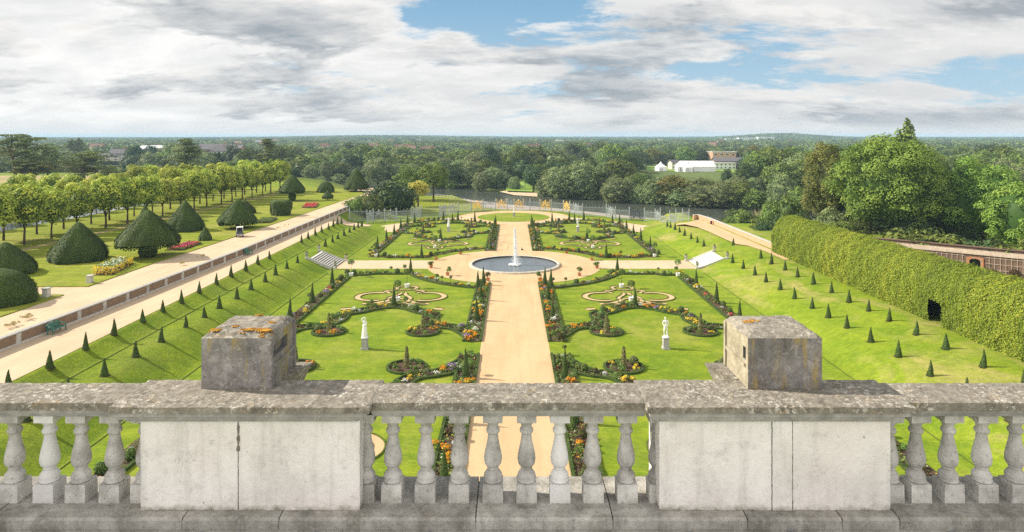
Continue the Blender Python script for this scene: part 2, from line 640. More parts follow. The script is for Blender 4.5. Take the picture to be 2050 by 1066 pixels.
M_box = leaf_mat('box_leaves', (0.042, 0.079, 0.018), (0.142, 0.217, 0.042), 0.15, 0.2)
M_boxbody = noise_mat('box_hedge_body', [(0.3, (0.02, 0.038, 0.008)), (0.7, (0.075, 0.115, 0.022))], 14, 4, 0.9, 0.9, 30, 0.05, world=True)
M_yew = leaf_mat('yew_needles', (0.027, 0.051, 0.015), (0.090, 0.138, 0.030), 0.1, 0.25)
M_yewbody = noise_mat('yew_body', [(0.3, (0.025, 0.045, 0.012)), (0.7, (0.08, 0.12, 0.025))], 10, 4, 0.9, 1.0, 30, 0.05)
M_oldyew = leaf_mat('old_yew_needles', (0.026, 0.048, 0.010), (0.088, 0.128, 0.020), 0.10, 0.2)
M_oldyewbody = noise_mat('old_yew_body', [(0.3, (0.022, 0.042, 0.009)), (0.7, (0.075, 0.11, 0.02))], 5, 5, 0.9, 1.0, 14, 0.08)
M_varieg = leaf_mat('variegated_holly_leaves', (0.054, 0.072, 0.024), (0.288, 0.252, 0.102), 0.15, 0.2, c2=(0.504, 0.444, 0.240))
M_shrub = leaf_mat('shrub_leaves', (0.055, 0.100, 0.026), (0.201, 0.292, 0.063), 0.25, 0.5, 0.05)
M_olive = leaf_mat('grey_shrub_leaves', (0.072, 0.090, 0.042), (0.240, 0.252, 0.102), 0.2, 0.3, 0.04)
M_bronze = leaf_mat('bronze_shrub_leaves', (0.040, 0.030, 0.016), (0.13, 0.085, 0.035), 0.2, 0.3, 0.04)
M_silver = leaf_mat('silver_leaves', (0.30, 0.33, 0.30), (0.62, 0.66, 0.64), 0.2, 0.1)
M_orange = leaf_mat('orange_petals', (0.55, 0.16, 0.01), (0.85, 0.36, 0.015), 0.2, 0.1, 0.02)
M_yellow = leaf_mat('yellow_petals', (0.62, 0.38, 0.02), (0.85, 0.66, 0.06), 0.2, 0.1, 0.02)
M_pink = leaf_mat('red_petals', (0.35, 0.02, 0.03), (0.75, 0.10, 0.13), 0.2, 0.15, 0.03)
M_purple = leaf_mat('lilac_petals', (0.16, 0.09, 0.24), (0.40, 0.27, 0.50), 0.2, 0.1, 0.03)
M_whitefl = leaf_mat('white_petals', (0.6, 0.58, 0.45), (0.82, 0.82, 0.72), 0.2, 0.1)
M_lime = leaf_mat('lime_leaves', (0.110, 0.165, 0.024), (0.370, 0.450, 0.058), 0.30, 0.25, 0.03, c2=(0.66, 0.66, 0.11))
M_horn = leaf_mat('hornbeam_leaves', (0.10, 0.145, 0.014), (0.26, 0.315, 0.026), 0.35, 0.1, 0.02, c2=(0.40, 0.38, 0.04))
M_hornbody = noise_mat('hornbeam_body', [(0.3, (0.05, 0.07, 0.01)), (0.7, (0.15, 0.18, 0.02))], 3, 5, 0.9, 1.0, 9, 0.1, world=True)
M_willow = leaf_mat('willow_leaves', (0.088, 0.127, 0.051), (0.264, 0.312, 0.117), 0.2, 0.3, 0.04)
M_broad = leaf_mat('broad_leaves', (0.050, 0.082, 0.018), (0.185, 0.240, 0.045), 0.18, 0.7, 0.04)
M_dark = leaf_mat('dark_leaves', (0.025, 0.048, 0.016), (0.085, 0.125, 0.034), 0.12, 0.4, 0.05)
M_chest = leaf_mat('chestnut_leaves', (0.050, 0.100, 0.018), (0.185, 0.290, 0.042), 0.22, 0.2, 0.02, c2=(0.26, 0.36, 0.06))
M_brown = leaf_mat('turning_leaves', (0.065, 0.078, 0.016), (0.185, 0.20, 0.04), 0.2, 0.2, 0.03, c2=(0.27, 0.22, 0.06))
M_gold = leaf_mat('golden_leaves', (0.24, 0.235, 0.03), (0.56, 0.52, 0.085), 0.35, 0.2, 0.02, c2=(0.75, 0.70, 0.20))
M_cedar = leaf_mat('cedar_needles', (0.040, 0.062, 0.018), (0.17, 0.20, 0.045), 0.2, 0.3, 0.03)
M_bark = noise_mat('bark', [(0.3, (0.045, 0.033, 0.022)), (0.7, (0.13, 0.095, 0.065))], 3, 6, 0.95, 0.8, 9, 0.05, stretch=(1, 1, .25))
M_redbark = noise_mat('cedar_bark', [(0.3, (0.09, 0.05, 0.035)), (0.7, (0.20, 0.12, 0.085))], 1.5, 6, 0.95, 0.8, 5, 0.05, stretch=(1, 1, .25))


def stone_mat(name, cols, lichen=0.0, stain=0.3, scale=5.0, bump=0.6, spots=0.3, ylich=0.0):
    """weathered stone: base mottling, dark crust, pale and orange lichen with shapes of their own, run-off streaks"""
    t = NT(name)
    p = t.pos()
    c = t.ramp(t.noise(scale, 7, 0.65, p), [(0.3, cols[0]), (0.52, cols[1]), (0.72, cols[2])])
    c = t.hsv(c, 0.5, 1.0, t.math('MULTIPLY_ADD', t.orand(), 0.26, 0.84))
    if stain:
        s = t.noise(3.2, 6, 0.7, t.mapping(p, (1.5, 1.5, .22)))
        c = t.mix(t.math('MULTIPLY', t.rampv(s, 0.47, 0.68), stain), c, (0.10, 0.092, 0.075))
    if spots:
        c = t.mix(t.math('MULTIPLY', t.rampv(t.noise(38, 4, 0.7, p), 0.58, 0.68), spots), c, (0.05, 0.048, 0.042))
    if lichen:
        lichen = t.math('MULTIPLY', t.rampv(t.noise(2.6, 4, .6, t.mapping(p, loc=(6, 6, 6))), .34, .60), lichen)
        c = t.mix(t.math('MULTIPLY', t.rampv(t.noise(24, 6, 0.75, p, 0.6), 0.53, 0.60), lichen), c, (0.66, 0.62, 0.54))
        c = t.mix(t.math('MULTIPLY', t.rampv(t.noise(31, 5, 0.75, t.mapping(p, loc=(3, 5, 1)), 0.6), 0.57, 0.64), lichen), c, (0.09, 0.082, 0.07))
        c = t.mix(t.math('MULTIPLY', t.rampv(t.noise(9, 5, 0.75, t.mapping(p, loc=(7, 2, 4)), 0.5), 0.56, 0.68), t.math('MULTIPLY', lichen, .8)), c, (0.36, 0.26, 0.13))
    if ylich:
        c = t.mix(t.math('MULTIPLY', t.rampv(t.noise(6, 6, 0.7, t.mapping(p, (1.6, 1.6, .35), loc=(1, 9, 3)), 0.4), 0.52, 0.68), ylich), c, (0.34, 0.25, 0.075))
    b = t.bump(t.noise(30, 6, 0.72, p), bump, 0.012)
    return t.bsdf(c, 0.92, b, 0, 0.15)


M_coping = stone_mat('lichened_coping_stone', [(0.145, 0.128, 0.105), (0.25, 0.225, 0.185), (0.36, 0.325, 0.27)], 0.75, 0.35, 10, 1.0, 0.4)
M_fascia = stone_mat('grey_moulding_stone', [(0.25, 0.24, 0.22), (0.36, 0.345, 0.32), (0.45, 0.43, 0.40)], 0.15, 0.35, 6, 0.5, 0.3)
M_baluster = stone_mat('baluster_stone', [(0.33, 0.315, 0.285), (0.52, 0.50, 0.465), (0.65, 0.63, 0.59)], 0.0, 0.40, 6, 0.8, 0.45)
M_balwhite = stone_mat('pale_baluster_stone', [(0.58, 0.565, 0.54), (0.66, 0.645, 0.62), (0.72, 0.71, 0.69)], 0.0, 0.1, 4, 0.4, 0.15)
def panel_mat():
    t = NT('whitewashed_panel')
    p = t.pos()
    c = t.ramp(t.noise(2.2, 7, 0.65, p), [(.3, (.60, .565, .525)), (.5, (.74, .70, .66)), (.72, (.80, .77, .735))])
    c = t.mix(t.math('MULTIPLY', t.rampv(t.noise(1.4, 5, .6, t.mapping(p, loc=(3, 1, 7))), .48, .66), .5), c, (.66, .575, .53))
    c = t.mix(t.math('MULTIPLY', t.rampv(t.noise(5.5, 6, .7, t.mapping(p, (1.6, 1, .16), loc=(0, 0, 3))), .50, .70), .38), c, (.36, .34, .31))
    c = t.mix(t.math('MULTIPLY', t.rampv(t.noise(7, 6, .72, t.mapping(p, loc=(9, 1, 1))), .57, .70), .5), c, (.40, .385, .36))
    cr = t.math('ABSOLUTE', t.math('SUBTRACT', t.noise(3.4, 6, .62, t.mapping(p, (1, 1, .7), loc=(5, 2, 2)), .3), .5))
    cr = t.math('MULTIPLY', t.rampv(cr, .0045, .001), t.rampv(t.noise(2.3, 2, .5, t.mapping(p, loc=(1, 6, 4))), .60, .66))
    c = t.mix(t.math('MULTIPLY', cr, .55), c, (.16, .15, .13))
    pit = t.rampv(t.noise(26, 3, .6, p), .70, .74)
    c = t.mix(t.math('MULTIPLY', pit, .7), c, (.22, .20, .18))
    sz = t.n('ShaderNodeSeparateXYZ')
    t.link(p, sz.inputs[0])
    foot = t.math('MULTIPLY', t.rampv(sz.outputs[2], 14.30, 14.19), t.noise(12, 5, .7, p))
    c = t.mix(t.rampv(foot, .30, .62), c, (.24, .22, .17))
    return t.bsdf(c, .9, t.bump(t.math('ADD', t.noise(16, 7, .72, p), t.math('MULTIPLY', pit, -.5)), .9, .014), 0, .15)


M_render = panel_mat()
M_sill = stone_mat('dirty_sill_stone', [(0.24, 0.225, 0.20), (0.38, 0.36, 0.325), (0.52, 0.50, 0.455)], 0.25, 0.65, 5, 0.9, 0.5)
M_block = stone_mat('stained_block_stone', [(0.13, 0.118, 0.115), (0.22, 0.205, 0.195), (0.32, 0.30, 0.28)], 0.35, 0.75, 9, 1.0, 0.6, 0.95)
M_blockpale = stone_mat('sunlit_ochre_block_stone', [(0.24, 0.205, 0.14), (0.37, 0.325, 0.23), (0.48, 0.44, 0.34)], 0.35, 0.3, 6, 0.8, 0.2, 0.55)  # paler copy of the block stone, sunlight on its side put into the colour
M_crack = plain('mortar_crack', (0.16, 0.145, 0.12), 0.95)
M_hole = plain('socket_shade_stone', (0.16, 0.155, 0.15), 0.95)
M_lead = noise_mat('roof_lead', [(0.3, (0.10, 0.11, 0.12)), (0.7, (0.20, 0.21, 0.22))], 4, 5, 0.6, 0.2, 9, 0.01, 0.4)
M_clip = plain('blue_grey_paint', (0.20, 0.27, 0.34), 0.5)
M_lichen = noise_mat('orange_lichen', [(0.3, (0.22, 0.115, 0.025)), (0.7, (0.50, 0.25, 0.03))], 20, 6, 0.95, 0.6, 60, 0.01)
M_stone = stone_mat('garden_stone', [(0.40, 0.38, 0.34), (0.52, 0.50, 0.46), (0.62, 0.60, 0.55)], 0.0, 0.2, 4, 0.3, 0.1)
M_step = stone_mat('pale_step_stone', [(0.56, 0.53, 0.48), (0.64, 0.61, 0.56), (0.72, 0.69, 0.64)], 0.0, 0.1, 4, 0.2, 0.1)
M_rim = stone_mat('basin_stone', [(0.36, 0.32, 0.25), (0.47, 0.43, 0.35), (0.56, 0.52, 0.44)], 0.0, 0.3, 3, 0.3, 0.2)
M_riser_shade = stone_mat('shaded_riser_stone', [(0.07, 0.065, 0.055), (0.11, 0.10, 0.09), (0.15, 0.14, 0.125)], 0.0, 0.2, 4, 0.2, 0.1)  # shade on risers facing away from the sun, put into the stone colour
M_marble = noise_mat('white_marble', [(0.3, (0.74, 0.73, 0.70)), (0.7, (0.84, 0.83, 0.81))], 6, 4, 0.5, 0.1, 12, 0.01, 0.4)
M_pedestal = stone_mat('grey_pedestal_stone', [(0.30, 0.29, 0.27), (0.42, 0.40, 0.38), (0.52, 0.50, 0.47)], 0.0, 0.3, 5, 0.4, 0.3)
M_terra = plain('terracotta', (0.46, 0.19, 0.09), 0.8)
M_white = plain('white_paint', (0.78, 0.78, 0.75), 0.5)
M_iron = plain('grey_iron_paint', (0.36, 0.39, 0.40), 0.5)
M_darkiron = plain('dark_iron_paint', (0.05, 0.06, 0.075), 0.5)
M_gilt = plain('gilded_iron', (0.88, 0.56, 0.09), 0.4, 0.0, 0.6)
M_green = plain('green_paint', (0.055, 0.17, 0.125), 0.45)
M_black = plain('black_paint', (0.025, 0.025, 0.028), 0.5)
M_grey = plain('grey_paint', (0.30, 0.30, 0.32), 0.5)
M_glass = plain('dark_glass', (0.05, 0.06, 0.07), 0.08, 0, 0.8)
M_canvas = plain('white_canvas', (0.82, 0.82, 0.82), 0.7)
M_concrete = plain('pale_concrete', (0.55, 0.53, 0.49), 0.8)
M_slate = plain('slate_roof', (0.13, 0.12, 0.125), 0.7)
M_tile = plain('clay_tile_roof', (0.19, 0.105, 0.08), 0.8)
M_metalroof = plain('pale_sheet_roof', (0.55, 0.55, 0.56), 0.4, 0.0, 0.5)
M_cream = plain('cream_render', (0.62, 0.57, 0.48), 0.8)
M_wood = plain('brown_timber', (0.22, 0.14, 0.08), 0.8)


def brick_mat(name, c1, c2, mortar, sx=4.2, axis='xz', dirt=0.35):
    t = NT(name)
    p = t.pos()
    s = t.n('ShaderNodeSeparateXYZ')
    t.link(p, s.inputs[0])
    cbn = t.n('ShaderNodeCombineXYZ')
    t.link(t.math('ADD', s.outputs[0], s.outputs[1]), cbn.inputs[0])
    t.link(s.outputs[2], cbn.inputs[1])
    b = t.n('ShaderNodeTexBrick')
    t.link(cbn.outputs[0], b.inputs['Vector'])
    b.inputs['Color1'].default_value, b.inputs['Color2'].default_value, b.inputs['Mortar'].default_value = (*c1, 1), (*c2, 1), (*mortar, 1)
    b.inputs['Scale'].default_value = sx
    b.inputs['Mortar Size'].default_value = 0.02
    c = t.mix(t.math('MULTIPLY', t.rampv(t.noise(1.6, 6, .7, p), .45, .7), dirt), b.outputs[0], (0.07, 0.06, 0.05))
    return t.bsdf(c, 0.9, t.bump(t.noise(12, 5, .7, p), .5, .02), 0, .15)


M_brick = brick_mat('old_brick', (0.22, 0.13, 0.08), (0.29, 0.19, 0.12), (0.31, 0.26, 0.19), 4.4)
M_brickred = brick_mat('red_brick', (0.38, 0.15, 0.07), (0.46, 0.20, 0.10), (0.38, 0.30, 0.22), 4.0, dirt=0.15)
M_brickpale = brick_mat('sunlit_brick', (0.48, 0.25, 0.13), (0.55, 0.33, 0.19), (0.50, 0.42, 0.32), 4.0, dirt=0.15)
M_brickdark = brick_mat('dark_brick', (0.14, 0.085, 0.06), (0.20, 0.12, 0.085), (0.18, 0.15, 0.12), 4.0, dirt=0.5)


def water_mat(name, col, rough, bscale, bstr, stretch=(1, 1, 1), spec=0.5):
    t = NT(name)
    p = t.pos()
    h = t.noise(bscale, 4, 0.6, t.mapping(p, stretch))
    return t.bsdf(t.mix(t.rampv(t.noise(.15, 4, .6, p), .35, .65), col, tuple(x * 1.4 for x in col)), rough, t.bump(h, bstr, 0.05), 0, spec)


M_river = water_mat('river_water', (0.055, 0.062, 0.048), 0.16, 1.6, 1.0, (1, 1, 1))
M_pool = water_mat('pool_water', (0.085, 0.095, 0.10), 0.16, 2.6, 1.0, (1, 1.3, 1), 0.9)
M_canal = water_mat('canal_water', (0.10, 0.12, 0.13), 0.05, 1.2, 0.1, (1, 1, 1), 1.0)


def spray_mat():
    t = NT('fountain_spray')
    p = t.objc()
    a = t.rampv(t.noise(7, 5, .7, t.mapping(p, (1, 1, .35))), .36, .62)
    b = t.n('ShaderNodeBsdfPrincipled')
    b.inputs['Base Color'].default_value = (.92, .94, .96, 1)
    b.inputs['Roughness'].default_value = .5
    tl = t.n('ShaderNodeBsdfTranslucent')
    tl.inputs[0].default_value = (.92, .94, .96, 1)
    x = t.n('ShaderNodeMixShader')
    x.inputs[0].default_value = .5
    t.link(b.outputs[0], x.inputs[1])
    t.link(tl.outputs[0], x.inputs[2])
    tr = t.n('ShaderNodeBsdfTransparent')
    y = t.n('ShaderNodeMixShader')
    t.link(a, y.inputs[0])
    t.link(tr.outputs[0], y.inputs[1])
    t.link(x.outputs[0], y.inputs[2])
    t.link(y.outputs[0], t.out.inputs['Surface'])
    return t.m


M_spray = spray_mat()
M_drop = plain('white_water', (0.88, 0.91, 0.94), 0.4)
# ------------------------------------------------------------------ terrain
_WX = [(-40, -38.6), (20, -37.4), (46, -36.3), (60, -35.5), (81, -34.6), (133, -34.1), (400, -34.1)]


def interp(tab, x):
    if x <= tab[0][0]:
        return tab[0][1]
    for (a, u), (b, v) in zip(tab[:-1], tab[1:]):
        if x <= b:
            return lerp(u, v, (x - a) / (b - a))
    return tab[-1][1]


def xwall(y):
    return interp(_WX, y)


def river_near(x):
    return min(285.0, 169.0 - 1.02 * x) if x < 44 else 124.1 + (x - 44) * .12


def river_far(x):
    if x < -95:
        return river_near(x) + 3.0
    return max(river_near(x) + 44, 232.0 - 0.85 * x) if x < 44 else 194.6 + (x - 44) * .3


def H(x, y):
    xw = xwall(y)
    prof = interp([(xw - .2, 2.75), (xw - .02, 2.0), (-31.0, 2.0), (-30.6, 1.93), (-29.6, 1.36), (-29.2, 1.3), (-27.0, 1.3), (-26.5, 1.20), (-24.0, .09), (-23.6, 0), (23.9, 0), (25.2, .5), (27.0, 1.25), (29.2, 1.5), (31.0, 1.9), (33, 2.0), (58, 2.0), (85, -0.5), (120, -1.5)], x)
    if y > 113:
        far = interp([(-35.2, 2.75), (-31, 0.0), (28.5, 0), (31, 1.6), (34, 1.8), (38, -0.8), (60, -1.5), (85, -1.8), (120, -1.8)], x)
        prof = lerp(prof, far, sstep(113, 126, y))
    return prof


cols = [lambda y, a=a: a for a in (-420, -260, -170, -120, -90, -70, -55, -42)] + [lambda y: xwall(y) - .2, lambda y: xwall(y) - .02] + \
       [lambda y, a=a: a for a in (-32, -31.0, -30.6, -29.6, -29.2, -28, -27.0, -26.5, -25.3, -24.0, -23.6, -20, -15, -10, -5, 0, 5, 10, 15, 20, 23.9, 25.4, 27, 29.2, 31, 33, 34, 36, 38, 42, 47, 52, 58, 66, 75, 85, 100, 120, 160, 250, 420)]
ys0 = list(range(-30, 96, 6)) + [96 + 1.5 * i for i in range(25)]
Y_END = 132.0
mb = MB()
rows, nrow = [], 0
for y in ys0:
    rows.append([])
    for f in cols:
        x = f(y)
        yy = y if x < 60 else -30 + (y + 30) * (min(Y_END, river_near(x) - 9) + 30) / (Y_END + 30)
        z = H(x, yy)
        if -29 < x < -23.7 and yy < 112:
            z += 0.03 * math.sin(yy * 1.7 + x) + rnd.uniform(-.02, .02)
        rows[-1].append((x, yy, z))
for k, (t, dz) in enumerate([(.25, 0), (.5, 0), (.75, -.1), (1.0, -.4), (1.02, -3.8), (1.2, -5)]):
    r = []
    for x0, y0, z0 in rows[len(ys0) - 1]:
        ye = river_near(x0)
        z = lerp(z0, min(z0, -0.4 if x0 > -60 else 1.5), min(1, t)) if t <= 1 else dz
        r.append((x0, y0 + (ye - y0) * t if t <= 1 else ye + (t - 1) * 40, z))
    rows.append(r)
nc = len(cols)
vs = [p for r in rows for p in r]
fs, mi = [], []
for j in range(len(rows) - 1):
    for i in range(nc - 1):
        fs.append((j * nc + i, j * nc + i + 1, (j + 1) * nc + i + 1, (j + 1) * nc + i))
        x, y = vs[j * nc + i][0], vs[j * nc + i][1]
        mi.append(1 if -31 < x < -23.7 else 2 if 23.8 < x < 40 else 0)
for a in (0, 1, 2):
    pass
mb.add(vs, fs, .5, 0, True)
mb.m[-1][:] = mi
o = mb.obj('ground', [M_lawn, M_bank, M_dry])
tag(o, kind='structure')

# land beyond the river, rolling up to low hills at the horizon
def HF(x, y):
    d = math.hypot(x, y)
    z = -2.2
    z += 7 * sstep(1800, 3600, d) * (0.35 + 0.65 * (0.5 + 0.5 * math.sin(x * .0011 + 1.3) * math.cos(x * .00047 + .6)))
    z += 2.0 * sstep(500, 1500, d)
    a = x / max(y, 1)
    z += 16 * sstep(1600, 2200, d) * math.exp(-((a - .41) / .075) ** 2)
    z += 9 * sstep(1300, 2200, d) * math.exp(-((a + .2) / .14) ** 2)
    return z


mb = MB()
fx = [-1.25 + 2.5 * i / 60 for i in range(61)]
dist = [1.0, 1.05, 1.12, 1.25, 1.45, 1.75, 2.2, 3, 4, 5.5, 7, 9, 11, 13.5, 17, 22, 30, 42]
vs = []
for j, k in enumerate(dist):
    for s in fx:
        # walk outwards along a ray from the river's far edge
        y = 60.0
        x = s * y
        lo, hi = 20.0, 3000.0
        for _ in range(40):
            mid = (lo + hi) / 2
            if mid < river_far(s * mid):
                lo = mid
            else:
                hi = mid
        y = hi * k
        x = s * y
        z = -4.5 if j == 0 else (-2.6 if j == 1 else HF(x, y))
        vs.append((x, y, z))
n = len(fx)
mb.add(vs, [(j * n + i, j * n + i + 1, (j + 1) * n + i + 1, (j + 1) * n + i) for j in range(len(dist) - 1) for i in range(n - 1)])
tag(mb.obj('terrain', M_field), kind='structure')

mb = MB()
mb.sheet([(-130, 90), (420, 90), (420, 460), (-130, 460)], -3.2)
tag(mb.obj('river', M_river), kind='structure')

# open ground seen beyond the trees
mb = MB()
mb.sheet([G(a, b, -2.15) for a, b in ((1275, 341), (1520, 346), (1520, 331), (1275, 333))], -2.15)
tag(mb.obj('sports_field', M_sports), kind='structure')
mb = MB()
mb.sheet([(x, y, 2.79) for x, y, _ in [G(a, b, 2.79) for a, b in ((-60, 392), (330, 378), (330, 352), (-60, 352))]], 2.79)
tag(mb.obj('meadow', M_meadow), kind='structure')
mb = MB()
mb.sheet([G(a, b, -2.14) for a, b in ((1013, 382), (1066, 384), (1066, 362), (1013, 364))], -2.14)
tag(mb.obj('bank_meadow', M_sports), kind='structure')
mb = MB()
mb.add([G(1000, 384, -2.7), G(1030, 391, -3.1), G(1076, 394, -3.1), G(1076, 387, -2.6), G(1020, 381, -2.3)], [(0, 1, 2, 3, 4)])
tag(mb.obj('river_beach', M_gravel_pale), kind='structure')

# ------------------------------------------------------------------ gravel
FC = (0.0, 87.0)        # centre of the fountain basin
OC = (0.0, 139.0)       # centre of the end lawn
PW = 2.78               # half width of the axial walk
mb = MB()
mb.sheet([(-PW, -10), (PW, -10), (PW, 139), (-PW, 139)], 0.010)
tag(mb.obj('axial_path', M_gravel), kind='structure')
mb = MB()
mb.sheet(circle(FC, 11.4, 72), 0.014)
tag(mb.obj('fountain_court', M_gravel), kind='structure')
mb = MB()
mb.sheet([(-23.5, 84.55), (23.8, 84.55), (23.8, 90.2), (-23.5, 90.2)], 0.006)
tag(mb.obj('cross_path', M_gravel_pale), kind='structure')
mb = MB()
mb.sheet(circle(OC, 12.1, 72), 0.016)
tag(mb.obj('end_court', M_gravel), kind='structure')
mb = MB()
mb.sheet([(-25.8, 124.8), (-22.6, 117.2), (-20.8, 117.2), (-20.8, 129.6), (-14.8, 135), (-9, 132), (-9, 141), (-19.2, 132.5), (-23.2, 128.2)], 0.020)
mb.sheet([(25.9, 124.8), (22.6, 117.2), (20.8, 117.2), (20.8, 129.6), (14.8, 135), (9, 132), (9, 141), (19.2, 132.5), (23.2, 128.6)][::-1], 0.020)
tag(mb.obj('end_path', M_gravel_pale), kind='structure')
mb = MB()
mb.sheet(circle(OC, 7.6, 64), 0.055)
mb.ribbon(circle(OC, 7.6, 64), .1, 0.01, .05, closed=True)
tag(mb.obj('end_lawn', M_lawn), kind='structure')

# cut turf edges along the bank feet, their shadow line put into the colour
r_edge = MB()
for x0, y0, y1 in ((-23.35, 20, 84), (-23.35, 90.2, 114), (-29.0, 20, 114), (23.7, 20, 84), (24.0, 90.2, 114)):
    r_edge.ribbon([(x0, y, H(x0, y)) for y in np.arange(y0, y1, 2.0)], .06, 0, .04, .5, 0, False, .15)
tag(r_edge.obj('shadowed_turf_edge', M_turfedge), kind='structure')

# terrace walks
mb = MB()
ln = [y for y in range(-20, 118, 4)]
L = [(xwall(y), y, 2.012) for y in ln] + [(-33.9, 121, H(-32, 121) + .05), (-30.0, 124.5, .4), (-27.5, 125.6, .25)]
R = [(-26.8, 123.5, .38), (-28.2, 121.0, .9), (-30.3, 117.0, 1.7)] + [(-30.95, y, 2.012) for y in ln[::-1]]
for k in range(len(ln) - 1):
    mb.add([(xwall(ln[k]), ln[k], 2.012), (-30.95, ln[k], 2.012), (-30.95, ln[k + 1], 2.012), (xwall(ln[k + 1]), ln[k + 1], 2.012)], [(0, 1, 2, 3)])
for y0, y1 in ((116, 118), (118, 120), (120, 122), (122, 124), (124, 126)):
    xr = lambda y: lerp(-30.95, -27.2, sstep(114, 126, y))
    mb.add([(x, y, H(x, y) + .05) for x, y in ((-34, y0), (-32, y0), (xr(y0), y0), (xr(y1), y1), (-32, y1), (-34, y1))], [(0, 1, 4, 5), (1, 2, 3, 4)])
tag(mb.obj('terrace_walk', M_gravel_pale), kind='structure')
mb = MB()
for k in range(len(ln) - 1):
    a, b = ln[k], ln[k + 1]
    mb.add([(-47, a, 2.762), (xwall(a) - .15, a, 2.762), (xwall(b) - .15, b, 2.762), (-47, b, 2.762)], [(0, 1, 2, 3)])
for a, b in ((116, 126), (126, 140), (140, 172)):
    xe = -34.3
    mb.add([(-47, a, 2.762), (xe, a, 2.80), (xe, b, 2.80), (-47, b, 2.762)], [(0, 1, 2, 3)])
mb.sheet([(-80, 56), (-46.9, 56), (-46.9, 66), (-80, 66)], 2.766)
mb.sheet([G(a, b, 2.77) for a, b in ((690, 389), (770, 386), (790, 376), (690, 378))], 2.77)
tag(mb.obj('upper_walk', M_gravel_pale), kind='structure')
mb = MB()
pts = [(29.4, 112.5), (33.9, 119), (34.0, 112), (34.1, 100), (34.2, 80), (33, 80), (33.0, 85.5), (32.3, 90.4), (31.2, 91.5), (31.0, 97.3), (30.9, 104), (30.6, 108.9)]
mb.sheet([(x, y, 2.03) for x, y in pts[::-1]])
mb.add([(29.4, 112.5, 2.03), (33.9, 119, 2.03), (30.8, 119.2, 1.5), (28.6, 116.5, 1.35)], [(0, 1, 2, 3)])
tag(mb.obj('hedge_side_walk', M_gravel), kind='structure')

# raised park lawn beside the upper walk
def slab(px_poly, z, zb, mat, name):
    mb = MB()
    mb.prism([G(a, b, z)[:2] for a, b in px_poly], zb, z)
    return tag(mb.obj(name, mat), kind='structure')


slab([(-900, 574), (50, 574), (176, 573.4), (304, 528), (391, 500), (468, 474.5), (601, 431), (738, 384.5), (690, 379), (600, 376), (-500, 379)], 2.84, 2.70, M_park, 'park_lawn')
slab([(-900, 640), (0, 634), (128, 590), (60, 588), (-900, 588)], 2.842, 2.70, M_park, 'corner_lawn')
slab([(785, 428), (905, 423), (985, 422), (905, 391), (800, 395)], 0.06, -0.6, M_park, 'river_lawn')
mb = MB()
mb.sheet([(-77.0, 70), (-77.0, 150), (-82.5, 150), (-82.5, 70)][::-1], 2.855)
tag(mb.obj('canal', M_canal), kind='structure')
mb = MB()
mb.sheet([(x, y, 2.848) for x, y in ((-62.6, 80), (-61.2, 80), (-58.6, 165), (-60.0, 165))])
tag(mb.obj('avenue_path', M_meadow), kind='structure')
mb = MB()
mb.add([G(868, 397, -.25), G(1000, 421, -.25), G(1110, 422, -.25), G(1330, 446, -.25), G(1330, 440, -.25), G(1110, 417, -.25), G(1010, 409, -.25), G(868, 391, -.25)],
       [(0, 1, 6, 7), (1, 2, 5, 6), (2, 3, 4, 5)])
tag(mb.obj('towpath', plain('towpath_grit', (.36, .31, .27), .95)), kind='structure')

# ------------------------------------------------------------------ air
mb = MB()
mb.box((0, 4450, 14.5), (15000, 9100, 41))
t = NT('haze_air')
pv = t.n('ShaderNodeVolumePrincipled')
pv.inputs['Color'].default_value = (0.54, 0.78, 1.0, 1)
pv.inputs['Density'].default_value = 0.00020
pv.inputs['Anisotropy'].default_value = 0.0
t.link(pv.outputs[0], t.out.inputs['Volume'])
if not globals().get('NO_HAZE'):
    tag(mb.obj('haze', t.m), kind='stuff')
# ------------------------------------------------------------------ roof balustrade
BX = GX      # the balustrade was measured from the camera
ZC = 15.0    # top of the coping
BZ0, BZ1 = 14.19, 14.866

BAL_PROF = [(.0385, .205), (.066, .205), (.072, .215), (.072, .225), (.064, .235), (.071, .262), (.069, .285), (.055, .315), (.041, .335), (.034, .343), (.044, .348), (.046, .358), (.040, .366),
            (.050, .378), (.063, .402), (.069, .435), (.070, .47), (.067, .51), (.060, .56), (.051, .62), (.043, .68), (.038, .74), (.040, .752), (.051, .765), (.054, .785), (.050, .805),
            (.041, .815), (.040, .825), (.043, .86), (.055, .875), (.057, .893), (.060, .906)]


def make_baluster(mat):
    h = BZ1 - BZ0
    root = empty('stone_baluster')
    mb = MB()
    mb.box((0, 0, .205 * h / 2), (.158, .158, .205 * h), taper=.965)
    mb.obj('plinth', mat, root)
    mb = MB()
    mb.lathe([(r, z * h) for r, z in BAL_PROF], (0, 0, 0), 24)
    mb.obj('shaft', mat, root)
    mb = MB()
    mb.box((0, 0, .953 * h), (.150, .150, .094 * h))
    mb.obj('abacus', mat, root)
    return root


